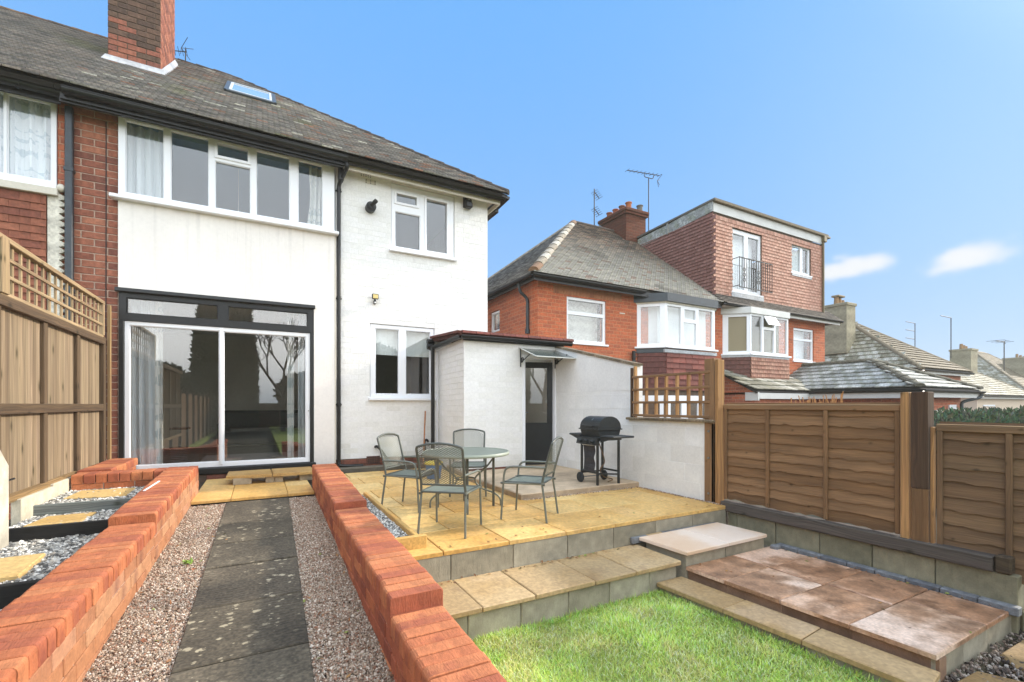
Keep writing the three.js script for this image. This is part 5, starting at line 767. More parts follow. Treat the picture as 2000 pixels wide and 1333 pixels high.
// ---------------------------------------------------------------- the pair of red houses next door
const BRICK = mat(0xffffff, { map: T.bond, size: 0.98, sizeY: 1.08, bump: T.bondH, h: 0.008, rough: 0.9 });
const BRICKO = mat(0xfff0dc, { map: T.bond, size: 0.98, sizeY: 1.08, bump: T.bondH, h: 0.008, rough: 0.9 });
const roofMat = mat(0xffffff, { map: T.patina, size: 0.8, rough: 0.75, bump: T.lumpy, bumpSize: 0.2, h: 0.003 });
const whiteTrim = mat(0xd9d9d4, { map: T.render, size: 0.9, rough: 0.5 });
function hungTiles(parent, name, O, U, w, h, face, cols, { tw = 0.2, gauge = 0.115, holes = [], seed = 1, th = 0.018 } = {}) {
  tiles.face = V(...face);
  return tiles(parent, name, mat(0xffffff, { map: T.grain, size: 0.3, rough: 0.85 }), O, U, [0, 1, 0], w, h, { tw, gauge, th, over: 1.3, seed, cuts: holes, inside: (x, y) => x > -tw * 0.4 && x < w + tw * 0.4 && y < h - gauge * 0.4, tint: (R) => new THREE.Color(cols[Math.floor(R() * cols.length)]).multiplyScalar(0.93 + 0.14 * R()) });
}
function simpleWindow(parent, P, U, w, h, panes, o = {}) {     // P lower left corner, U along the wall; panes [[x0, x1, y0, y1], ...] in metres
  const u = V(...U).normalize(), n = V().crossVectors(u, V(0, 1, 0)), turn = Math.atan2(-u.z, u.x), b = base.get(parent), put = (g) => { g.rotateY(turn); g.translate(P[0], P[1], P[2]); return g; };
  const wd = part(o.name ?? 'window', holed(0, w, 0, h, panes).map((r) => put(box(r[0], r[1], r[2], r[3], -0.06, 0.0, 0))), o.mat ?? M.upvc, parent);
  for (const p of panes) { if (p[4] !== 'open') part('pane', put(box(p[0] - 0.002, p[1] + 0.002, p[2] - 0.002, p[3] + 0.002, -0.045, -0.038, 0)), o.glass ?? M.glass, wd); }
  part('backing', put(box(0.02, w - 0.02, 0.02, h - 0.02, -0.32, -0.3, 0)), o.back ?? M.roomWall, wd);
  if (o.sill !== false) part('sill', put(box(-0.06, w + 0.06, -0.05, -0.002, -0.05, 0.08, 0.005)), M.upvc, wd);
  return wd;
}
const curtainW = mat(0xdde6e8, { rough: 0.9 }), darkRoom = mat(0x6b6a55, { rough: 0.9 }), blind = mat(0xc9cfc9, { map: T.cloudy, size: 0.4, rough: 0.8 });
{
  const h = thing('semi_detached_house', 'red brick house next door with hipped roof, splayed bay and tall window', 'house', [9, 0, -3]);
  const Y = 4.12, zf = -1.2;
  walls('brick_wall', h, BRICKO, 5.85, 12.22, -1.1, Y, zf - 0.25, zf, [[6.7, 7.96, 2.66, 3.81]]);
  const sw = [[-3.82, -3.2, 3.16, 3.76]]; part('side_wall', holed(-9.2, zf - 0.25, -1.1, Y, sw).map(([a, b, c, d]) => box(5.85, 6.1, c, d, a, b, 0)), BRICK, h);
  simpleWindow(h, [6.7, 2.67, zf - 0.04], [1, 0, 0], 1.26, 1.14, [[0.07, 1.19, 0.07, 0.7], [0.07, 1.19, 0.79, 1.07]], { back: blind });
  simpleWindow(h, [5.9, 3.17, -3.8], [0, 0, 1], 0.58, 0.58, [[0.06, 0.52, 0.06, 0.52]], { back: darkRoom, sill: false, name: 'side_window' });
  // soldier course and a small white plate
  part('soldier_course', Array.from({ length: 22 }, (_, i) => box(6.3 + i * 0.1, 6.393 + i * 0.1, 3.84, 4.05, zf - 0.02, zf + 0.006, 0.003)), B.orange[2], h).userData.kind = 'stuff';
  part('name_plate', box(8.42, 8.6, 3.53, 3.56, zf, zf + 0.012, 0.002), M.cream, h);
  // roof
  const e = { x0: 5.55, z0: -0.9, y: Y + 0.03, zb: -9.42 }, ap = [9.81, 7.56, -5.16], xr = 12.2, len = Math.hypot(4.26, ap[1] - e.y);
  const roof = part('roof', [slabFromPoly([[e.x0, e.y, e.z0], [xr, e.y, e.z0], [xr, ap[1], ap[2]], ap], V(0, 1, 0.8), 0.05), slabFromPoly([[e.x0, e.y, e.zb], [e.x0, e.y, e.z0], ap], V(-0.8, 1, 0), 0.05), slabFromPoly([[e.x0, e.y, e.zb], [xr, e.y, e.zb], [xr, ap[1], ap[2]], ap], V(0, 1, -0.8), 0.05)], M.darkRoof, h);
  const tint = (R, x, v) => { const g = fbm(mod(x * 0.1, 1), mod(v * 0.12, 1), 7, 7, 4, 411), c = new THREE.Color([0x5b5048, 0x6d5d52, 0x7a6a5e, 0x4c443f, 0x84705f][Math.floor(R() * 5)]); c.multiplyScalar(1.45).lerp(new THREE.Color(0xe6e2d8), sstep(5.0, 0.2, v) * 0.75); if (R() < 0.06) c.lerp(new THREE.Color(0xa8705a), 0.5); c.lerp(new THREE.Color(0x3a3734), sstep(0.58, 0.72, g) * 0.45); return c.multiplyScalar(0.85 + 0.3 * R()); };
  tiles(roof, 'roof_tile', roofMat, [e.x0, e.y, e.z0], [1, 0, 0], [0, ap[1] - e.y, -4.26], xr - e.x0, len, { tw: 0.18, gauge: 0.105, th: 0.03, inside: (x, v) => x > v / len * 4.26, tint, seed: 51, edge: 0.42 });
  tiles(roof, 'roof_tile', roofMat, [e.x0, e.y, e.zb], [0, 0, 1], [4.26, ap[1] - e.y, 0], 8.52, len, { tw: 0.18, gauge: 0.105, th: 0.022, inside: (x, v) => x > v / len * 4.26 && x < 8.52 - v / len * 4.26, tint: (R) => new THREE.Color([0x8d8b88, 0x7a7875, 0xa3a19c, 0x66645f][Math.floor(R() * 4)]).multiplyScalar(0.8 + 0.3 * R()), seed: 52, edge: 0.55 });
  const hm = bricks([0xbdb3a4, 0xa89c8a, 0xcfc7ba], { map: T.patina, size: 0.5 }), pr = []; for (let k = 0; k <= 6; k++) { const t = Math.PI * k / 6; pr.push([Math.cos(t) * 0.13, Math.sin(t) * 0.1]); }
  const a = V(e.x0, e.y, e.z0), b = V(...ap); for (let i = 0; i < 13; i++) { const p = a.clone().lerp(b, i / 13), q = a.clone().lerp(b, (i + 1.07) / 13); p.y += 0.05; q.y += 0.02; part('hip_tile', sweep(pr, p, q), i === 0 || i > 11 ? bricks([0x8a6a50], {})[0] : hm[i % 3], roof); }
  for (let i = 0; i < 6; i++) part('ridge_tile', sweep(pr, [9.81 + i * 0.4, 7.57, -5.16], [10.21 + i * 0.4, 7.57, -5.16]), bricks([0x5d5249, 0x6a5a4e], {})[i % 2], roof);
  { const bk = V(e.x0, e.y, e.zb); part('hip_tile', sweep(pr, bk, b), hm[1], roof); }
  part('fascia', [box(5.6, 12.2, Y - 0.12, Y + 0.02, -0.95, -0.92, 0), box(5.57, 5.6, Y - 0.12, Y + 0.02, -9.4, -0.9, 0), box(5.6, 12.2, Y - 0.02, Y, -1.2, -0.95, 0)], M.black, h); gutterAt(h, [5.5, Y + 0.0, -0.86], [9.0, Y, -0.86], 0.06); gutterAt(h, [5.5, Y, -0.86], [5.5, Y, -9.4], 0.06);
  part('downpipe', [tube([[5.55, Y - 0.05, -1.6], [5.6, Y - 0.25, -1.6], [5.78, Y - 0.4, -1.6], [5.8, Y - 0.6, -1.6]], 0.04, 16, 8), cyl([5.8, Y - 0.55, -1.6], [5.8, 2.9, -1.6], 0.04), cyl([5.8, 2.96, -1.6], [5.8, 2.86, -1.6], 0.06)], M.slatePipe, h);
  // splayed bay
  const bw = (x0, a_, x1, y0, y1, m, name, parent) => { const pts = [[x0, zf], [x0 + a_, zf + a_], [x1 - a_, zf + a_], [x1, zf]]; return part(name, prism(pts, y0, y1, 0.0), m, parent); };
  const a1 = 0.52, L = a1 * Math.SQRT2;
  bw(9.06, 0.5, 12.1, -1.1, 2.52, M.mortarDark, 'bay_core', h); bw(8.92, 0.62, 12.2, 3.88, 4.1, M.slatePipe, 'bay_head', h); bw(9.0, 0.56, 12.14, 3.84, 3.88, M.cream, 'bay_trim', h);
  const s2 = Math.SQRT1_2, cols = [0x8a4a40, 0x7f443b, 0x945044, 0x783f37];
  simpleWindow(h, [9.04, 2.68, zf], [s2, 0, s2], L, 1.16, [[0.1, L - 0.14, 0.08, 1.08]], { back: curtainW, name: 'bay_window' });
  simpleWindow(h, [9.56, 2.68, zf + a1], [1, 0, 0], 2.0, 1.17, [[0.08, 0.6, 0.07, 1.1], [0.7, 1.22, 0.07, 0.7], [0.74, 1.18, 0.8, 1.06], [1.32, 1.9, 0.07, 1.1]], { back: curtainW, name: 'bay_window' });
  hungTiles(h, 'hung_tile', [9.06, 1.5, zf + 0.0], [s2, 0, s2], L, 1.05, [-s2, 0, s2], [0x74453f, 0x6d403b], { tw: 0.22, gauge: 0.15, seed: 61 });
  hungTiles(h, 'hung_tile', [9.56, 1.48, zf + a1 + 0.005], [1, 0, 0], 2.0, 1.05, [0, 0, 1], cols, { tw: 0.5, gauge: 0.15, seed: 62 });
  part('flashing', [box(9.5, 11.6, 2.5, 2.6, zf + a1 - 0.02, zf + a1 + 0.05, 0.01)], M.lead, h); { const g = box(-0.02, L, 2.5, 2.62, -0.03, 0.03, 0.01); g.rotateY(-Math.PI / 4); g.translate(9.04, 0, zf); part('flashing', g, M.slatePipe, h); }
  // ground floor windows glimpsed through the trellis
  simpleWindow(h, [9.62, -0.6, zf + a1 + 0.02], [1, 0, 0], 1.9, 1.95, [[0.12, 0.55, 0.9, 1.75], [0.8, 1.2, 0.9, 1.75], [1.4, 1.8, 0.9, 1.75], [0.12, 0.55, 0.1, 0.78], [0.8, 1.2, 0.1, 0.78], [1.4, 1.8, 0.1, 0.78]], { back: darkRoom, name: 'patio_window', sill: false });
  simpleWindow(h, [9.08, -0.6, zf + 0.04], [s2, 0, s2], L - 0.1, 1.95, [[0.1, L - 0.2, 0.9, 1.75], [0.1, L - 0.2, 0.1, 0.78]], { back: darkRoom, name: 'patio_window', sill: false });
  // corkscrew black pipe
  part('bay_pipe', [cyl([8.85, 1.6, zf + 0.08], [8.85, 2.55, zf + 0.08], 0.05), ...Array.from({ length: 8 }, (_, i) => cyl([8.8, 1.62 + i * 0.12, zf + 0.13], [8.9, 1.68 + i * 0.12, zf + 0.13], 0.012))], M.gutter, h);
  // chimney with four pots
  const ch = part('chimney', [box(11.6, 12.55, 6.3, 8.15, -5.8, -4.4, 0), box(11.54, 12.61, 8.02, 8.1, -5.86, -4.34, 0), box(11.5, 12.65, 8.1, 8.22, -5.9, -4.3, 0.02)], mat(0x857a6c, { map: T.bond, size: 0.98, sizeY: 1.3, bump: T.bondH, h: 0.01, rough: 0.95 }), h);
  for (const [x, z, m] of [[11.85, -5.6, 0x9a5a3c], [11.85, -5.25, 0xa8583a], [11.85, -4.9, 0x8a5a42], [11.85, -4.55, 0xb4683c], [12.4, -4.55, 0x77746c]]) part('chimney_pot', new THREE.LatheGeometry([[0.11, 0], [0.13, 0.03], [0.105, 0.08], [0.1, 0.26], [0.125, 0.27], [0.125, 0.3], [0.09, 0.3], [0.085, 0.1]].map(([r, y]) => new THREE.Vector2(r, y)), 14).translate(x, 8.2, z), mat(m, { map: T.grain, size: 0.3 }), ch);
  part('flashing', slabFromPoly([[11.58, 6.72, -4.32], [11.5, 6.9, -4.3], [11.5, 8.08, -5.82], [11.58, 7.95, -5.82]].map(([x, y, z]) => [x, y, z]), V(-1, 0.3, 0), 0.02), M.lead, ch); part('flashing', box(11.5, 12.6, 6.75, 6.9, -4.42, -4.36, 0.01), M.lead, ch);
}
{
  const h = thing('loft_house', 'red brick house with big tile hung flat roofed dormer and iron balcony', 'house', [15.3, 0, -3]);
  const Y = 4.12, zf = -1.2;
  walls('brick_wall', h, BRICKO, 12.22, 18.36, -1.1, Y, zf - 0.25, zf, [[16.37, 17.64, 2.64, 3.81]]);
  part('side_wall', box(18.1, 18.36, -1.1, Y, -9.2, zf - 0.25, 0), BRICK, h); part('dividing_wall', box(12.0, 12.21, -1.1, 4.1, -9.2, -1.46, 0), BRICK, h);
  simpleWindow(h, [16.38, 2.65, zf - 0.04], [1, 0, 0], 1.25, 1.15, [[0.07, 1.18, 0.07, 0.72], [0.07, 1.18, 0.8, 1.08]], { back: curtainW });
  const roof = part('roof', [slabFromPoly([[12.2, Y + 0.03, -0.85], [18.75, Y + 0.03, -0.85], [18.75, 4.6, -1.4], [12.2, 4.6, -1.4]], V(0, 1, 0.8), 0.06), slabFromPoly([[12.2, Y, -9.5], [18.7, Y, -9.5], [16.0, 7.5, -5.2], [12.2, 7.5, -5.2]], V(0, 1, -0.8), 0.06), slabFromPoly([[18.75, Y, -0.85], [18.75, Y, -9.5], [16.2, 7.3, -5.2]], V(0.8, 1, 0), 0.05)], M.darkRoof, h);
  tiles(roof, 'roof_tile', roofMat, [12.2, Y + 0.04, -0.85], [1, 0, 0], [0, 0.48, -0.55], 6.5, 0.6, { tw: 0.18, gauge: 0.105, th: 0.022, tint: (R) => new THREE.Color([0x4c4640, 0x5b534c, 0x6b6158][Math.floor(R() * 3)]).multiplyScalar(0.8 + 0.4 * R()), seed: 66 });
  part('fascia', box(13.0, 18.7, Y - 0.1, Y + 0.02, -0.9, -0.86, 0), whiteTrim, h); part('soffit', box(12.3, 18.7, Y - 0.02, Y, -1.2, -0.9, 0), whiteTrim, h); gutterAt(h, [12.2, Y + 0.03, -0.8], [18.75, Y + 0.03, -0.8], 0.055);
  // dormer
  const X0 = 12.2, X1 = 18.25, ZD = -1.25, yb = 4.4, yt = 7.02, dd = [13.12, 14.62, 4.71, 6.7], dw = [16.32, 17.5, 5.75, 6.76];
  const d = part('dormer', [...holed(X0, X1, yb, yt, [dd, dw]).map((r) => box(r[0], r[1], r[2], r[3], ZD - 0.2, ZD, 0)), slabFromPoly([[X0, 4.3, ZD - 0.2], [X0, yt, ZD - 0.2], [X0, 6.9, -5.2], [X0, 6.9, -5.4]], V(-1, 0, 0), 0.2), box(X1 - 0.2, X1, yb, yt, -5.2, ZD - 0.2, 0)], M.mortarDark, h);
  const dc = [0xd09c86, 0xd4a08a, 0xc8947e, 0xd8a892];
  hungTiles(d, 'hung_tile', [X0, yb, ZD], [1, 0, 0], X1 - X0, yt - yb - 0.02, [0, 0, 1], dc, { tw: 0.2, gauge: 0.105, holes: [[dd[0] - X0, dd[1] - X0, dd[2] - yb - 0.15, dd[3] - yb], [dw[0] - X0, dw[1] - X0, dw[2] - yb - 0.08, dw[3] - yb]], seed: 71, th: 0.016 });
  { tiles.face = V(-1, 0, 0); const sl = (7.02 - 4.5) / 3.95; tiles(d, 'hung_tile', mat(0xffffff, { map: T.grain, size: 0.3, rough: 0.85 }), [X0, 4.35, -5.4], [0, 0, 1], [0, 1, 0], 4.13, 2.68, { tw: 0.22, gauge: 0.105, th: 0.024, over: 1.3, seed: 72, inside: (x, y) => y + 4.35 > 4.5 - (x - 4.15) * 0.8 - 0.1 && y + 4.35 < 6.9 + (x / 4.1) * 0.12, tint: (R) => new THREE.Color([0x9a6a5e, 0x936458, 0xa07064][Math.floor(R() * 3)]).multiplyScalar(0.94 + 0.12 * R()) }); }
  part('flat_roof', [slabFromPoly([[X0 - 0.08, 7.4, ZD + 0.14], [X1 + 0.2, 7.38, ZD + 0.14], [X1 + 0.2, 7.22, -5.3], [X0 - 0.08, 7.22, -5.3]], V(0, 1, 0), 0.06)], mat(0x6e6a60, { map: T.cloudy, size: 0.8, rough: 0.8 }), d);
  part('roof_edge', sweep([[-0.05, 0], [0.05, 0], [0.05, 0.05], [0.0, 0.09], [-0.05, 0.05]], [X0 - 0.06, 7.31, ZD + 0.1], [X1 + 0.18, 7.29, ZD + 0.1]), mat(0x8a7a60, { map: T.patina, size: 0.5 }), d);
  part('fascia', [box(X0 - 0.02, X1 + 0.02, yt, 7.3, ZD + 0.02, ZD + 0.05, 0.003)], whiteTrim, d);
  part('fascia', [slabFromPoly([[X0 - 0.05, 7.03, ZD + 0.05], [X0 - 0.05, 7.4, ZD + 0.05], [X0 - 0.05, 7.22, -2.95], [X0 - 0.05, 6.9, -2.95]], V(-1, 0, 0), 0.03), slabFromPoly([[X0 - 0.05, 6.9, -3.0], [X0 - 0.05, 7.22, -3.0], [X0 - 0.05, 7.16, -4.4], [X0 - 0.05, 6.84, -4.4]], V(-1, 0, 0), 0.03), box(X0 - 0.09, X0 - 0.04, 6.88, 7.24, -3.0, -2.95, 0)], mat(0xbfc0b8, { map: T.patina, size: 1.2, rough: 0.6 }), d);
  simpleWindow(d, [dd[0], dd[2], ZD - 0.03], [1, 0, 0], dd[1] - dd[0], dd[3] - dd[2], [[0.07, 0.66, 0.1, 1.86], [0.84, 1.4, 0.1, 1.86]], { name: 'balcony_door', back: curtainW });
  simpleWindow(d, [dw[0], dw[2], ZD - 0.03], [1, 0, 0], dw[1] - dw[0], dw[3] - dw[2], [[0.08, 0.6, 0.08, 0.93], [0.74, 1.1, 0.08, 0.93]], { back: mat(0x9fb8b4, { rough: 0.8 }) });
  part('lead_apron', [box(13.05, 14.7, 4.52, 4.66, ZD, ZD + 0.05, 0.005), box(16.3, 17.52, 5.62, 5.71, ZD, ZD + 0.05, 0.004)], M.lead, d);
  const bal = part('balcony_rail', [...Array.from({ length: 15 }, (_, i) => cyl([13.18 + i * 0.12, 4.8, ZD + 0.22], [13.18 + i * 0.12, 5.72, ZD + 0.22], 0.011, 0.011, 6)), bar([13.16, 5.73, ZD + 0.22], [14.88, 5.73, ZD + 0.22], 0.03, 0.03), bar([13.16, 4.8, ZD + 0.22], [14.88, 4.8, ZD + 0.22], 0.025, 0.025), bar([13.17, 5.73, ZD], [13.17, 5.73, ZD + 0.22], 0.02, 0.02), bar([13.17, 4.85, ZD], [13.17, 4.85, ZD + 0.22], 0.02, 0.02), bar([14.87, 5.73, ZD], [14.87, 5.73, ZD + 0.22], 0.02, 0.02), bar([14.87, 4.85, ZD], [14.87, 4.85, ZD + 0.22], 0.02, 0.02), ...[13.42, 14.14].flatMap((x) => [0, 1, 2].map((k) => new THREE.TorusGeometry(0.06, 0.01, 6, 14).translate(x, 5.05 + k * 0.16, ZD + 0.22)))], M.black, d);
  part('corner_trim', box(X1 - 0.02, X1 + 0.06, yb, 7.1, ZD - 0.03, ZD + 0.06, 0.005), mat(0xcfc9b4, { rough: 0.7 }), d); part('downpipe', [cyl([X1 - 0.06, 4.4, ZD + 0.09], [X1 - 0.06, 7.1, ZD + 0.09], 0.035), box(X1 - 0.12, X1 + 0.06, 7.08, 7.3, ZD + 0.02, ZD + 0.16, 0.01), box(X1 + 0.0, X1 + 0.3, 7.25, 7.32, ZD - 0.1, ZD + 0.16, 0.01)], mat(0x6b5f44, { rough: 0.6 }), d);
  // bay
  const a1 = 0.55, L = a1 * Math.SQRT2, s2 = Math.SQRT1_2, pts = (g) => [[12.58 - g, zf], [13.13 - g * 0.4, zf + 0.55 + g], [15.1 + g * 0.4, zf + 0.55 + g], [15.65 + g, zf]];
  part('bay_core', prism(pts(-0.02), 1.0, 2.6, 0), M.mortarDark, h); part('bay_head', prism(pts(0.06), 3.9, 4.09, 0), whiteTrim, h); part('bay_sill', prism(pts(0.04), 2.56, 2.66, 0.01), M.lead, h);
  simpleWindow(h, [12.6, 2.67, zf], [s2, 0, s2], L, 1.23, [[0.16, L - 0.1, 0.08, 1.14]], { back: mat(0x77705a, { rough: 1 }), glass: mat(0x8a7f63, { rough: 0.5 }), name: 'bay_window' });
  simpleWindow(h, [13.14, 2.67, zf + a1], [1, 0, 0], 1.98, 1.23, [[0.07, 0.58, 0.07, 1.17], [0.68, 1.2, 0.07, 0.78], [0.68, 1.2, 0.87, 1.17, 'open'], [1.3, 1.91, 0.07, 1.17]], { back: darkRoom, name: 'bay_window' });
  { const g = [...holed(0, 0.56, -0.33, 0, [[0.05, 0.51, -0.28, -0.05]]).map((r) => box(r[0], r[1], r[2], r[3], -0.02, 0.02, 0.002)), box(0.05, 0.51, -0.28, -0.05, -0.005, 0.005, 0)].map((q) => { q.rotateX(-0.5); q.translate(13.8, 3.87, zf + a1 + 0.02); return q; }); part('open_sash', g, M.upvc, h); }
  hungTiles(h, 'hung_tile', [12.58, 1.8, zf], [s2, 0, s2], L, 0.8, [-s2, 0, s2], [0x7c5048, 0x734a42], { tw: 0.24, gauge: 0.13, seed: 73 });
  hungTiles(h, 'hung_tile', [13.13, 1.82, zf + a1 + 0.005], [1, 0, 0], 1.98, 0.78, [0, 0, 1], [0xb07e6a, 0xa8745f, 0xb88872], { tw: 0.2, gauge: 0.125, seed: 74, th: 0.022 });
  // single storey lean-to and the hipped extension
  part('lean_to_wall', [box(12.4, 12.62, -1.1, 1.46, zf, 0.0, 0), slabFromPoly([[12.4, 1.4, zf], [12.4, 2.1, zf], [12.4, 1.46, 0.0], [12.4, 1.4, 0.0]], V(-1, 0, 0), 0.2), box(12.62, 15.2, -1.1, 1.3, -0.2, 0.0, 0)], BRICK, h);
  const lt = part('lean_to_roof', slabFromPoly([[12.3, 2.16, zf], [12.3, 1.47, 0.12], [15.4, 1.47, 0.12], [15.4, 2.16, zf]], V(0, 1, 0.5), 0.05), M.darkRoof, h);
  const frost = (R) => new THREE.Color([0x8b8878, 0xa5a294, 0x77745f, 0xb8b6aa][Math.floor(R() * 4)]).multiplyScalar(0.8 + 0.35 * R()), flatTile = mat(0xffffff, { map: T.patina, size: 0.9, rough: 0.6 });
  tiles(lt, 'roof_tile', flatTile, [12.3, 1.48, 0.13], [1, 0, 0], [0, 0.69, -1.33], 3.1, 1.48, { tw: 0.34, gauge: 0.3, th: 0.03, over: 1.15, tint: frost, seed: 75 });
  part('fascia', [box(12.42, 15.0, 1.27, 1.44, 0.08, 0.11, 0), box(12.36, 12.42, 1.22, 1.46, -0.28, 0.12, 0)], whiteTrim, h);
  const E = { x0: 14.95, x1: 18.95, z1: 2.84, y: 1.52, r: [16.95, 2.44, 0.9] };
  part('extension_wall', [box(15.3, 15.5, -1.1, 1.4, -0.2, 2.5, 0), box(15.3, 18.6, -1.1, 1.4, 2.3, 2.5, 0), box(18.4, 18.6, -1.1, 1.4, -1.2, 2.3, 0)], BRICK, h);
  const er = part('extension_roof', [slabFromPoly([[E.x0, E.y, -1.25], [E.x0, E.y, E.z1], E.r, [16.95, 2.44, -1.25]], V(-0.5, 1, 0), 0.05), slabFromPoly([[E.x0, E.y, E.z1], [E.x1, E.y, E.z1], E.r], V(0, 1, 0.5), 0.05), slabFromPoly([[E.x1, E.y, -1.25], [E.x1, E.y, E.z1], E.r, [16.95, 2.44, -1.25]], V(0.5, 1, 0), 0.05)], M.darkRoof, h);
  const frost2 = (R) => new THREE.Color([0xa8aaa6, 0xbcbdb8, 0x93958f, 0xc9cac6][Math.floor(R() * 4)]).multiplyScalar(0.85 + 0.25 * R()), l2 = Math.hypot(2, 0.92);
  tiles(er, 'roof_tile', flatTile, [E.x0, E.y, -1.25], [0, 0, 1], [2, 0.92, 0], 4.09, l2, { tw: 0.34, gauge: 0.3, th: 0.032, over: 1.15, inside: (x, v) => x < 4.09 - v / l2 * 1.94, tint: frost2, seed: 76 });
  tiles(er, 'roof_tile', flatTile, [E.x0, E.y, E.z1], [1, 0, 0], [0, 0.92, -1.94], 4, Math.hypot(1.94, 0.92), { tw: 0.34, gauge: 0.3, th: 0.032, over: 1.15, inside: (x, v) => x > v / l2 * 2 && x < 4 - v / l2 * 2, tint: frost2, seed: 77 });
  const pr = []; for (let k = 0; k <= 6; k++) { const t = Math.PI * k / 6; pr.push([Math.cos(t) * 0.12, Math.sin(t) * 0.09]); }
  const hb = mat(0x6f6a5a, { map: T.patina, size: 0.5 }); for (const [p, q, n] of [[[E.x0, E.y, E.z1], E.r, 7], [[E.x1, E.y, E.z1], E.r, 7], [[16.95, 2.44, -1.2], E.r, 6]]) for (let i = 0; i < n; i++) { const A = V(...p).lerp(V(...q), i / n), C = V(...p).lerp(V(...q), (i + 1.06) / n); A.y += 0.05; C.y += 0.03; part('hip_tile', sweep(pr, A, C), hb, er); }
  part('fascia', [box(E.x0 + 0.06, E.x1 - 0.06, 1.3, 1.48, E.z1 - 0.06, E.z1 - 0.03, 0), box(E.x0 + 0.03, E.x0 + 0.06, 1.28, 1.47, -0.1, E.z1 - 0.03, 0)], whiteTrim, h); gutterAt(h, [E.x0 + 0.05, 1.49, E.z1 + 0.03], [E.x1 + 0.12, 1.49, E.z1 + 0.03], 0.06); gutterAt(h, [E.x0, 1.49, -0.1], [E.x0, 1.49, E.z1 + 0.03], 0.06);
  part('downpipe', tube([[E.x1 - 0.05, 1.44, E.z1 + 0.03], [E.x1 - 0.08, 1.32, E.z1], [E.x1 - 0.5, 1.18, 2.6], [E.x1 - 0.55, 1.0, 2.58], [E.x1 - 0.55, 0.2, 2.58]], 0.045, 24, 8), M.slatePipe, h);
  part('white_panel', box(15.7, 17.2, -0.2, 0.95, 2.5, 2.54, 0), whiteTrim, h);
  part('garage_window', box(17.7, 18.2, 0.2, 1.1, 2.5, 2.53, 0), M.upvc, h);
}
aerial('tv_aerial', 'aerial with short drooping arms left of the chimney next door', [11.35, 7.55, -5.9], 1.9, [0.0, 0.24], 5, { stack: [1.15, 1.8], r: 0.02, tilt: -0.9, len: 0.2 });
aerial('tv_aerial', 'tall aerial with long boom and cradle on the chimney next door', [12.7, 7.2, -4.4], 2.35, [1.05, 0.55], 9, { r: 0.018, tilt: 0.12, stack: [2.5], cradle: true, reflector: true, len: 0.12 });

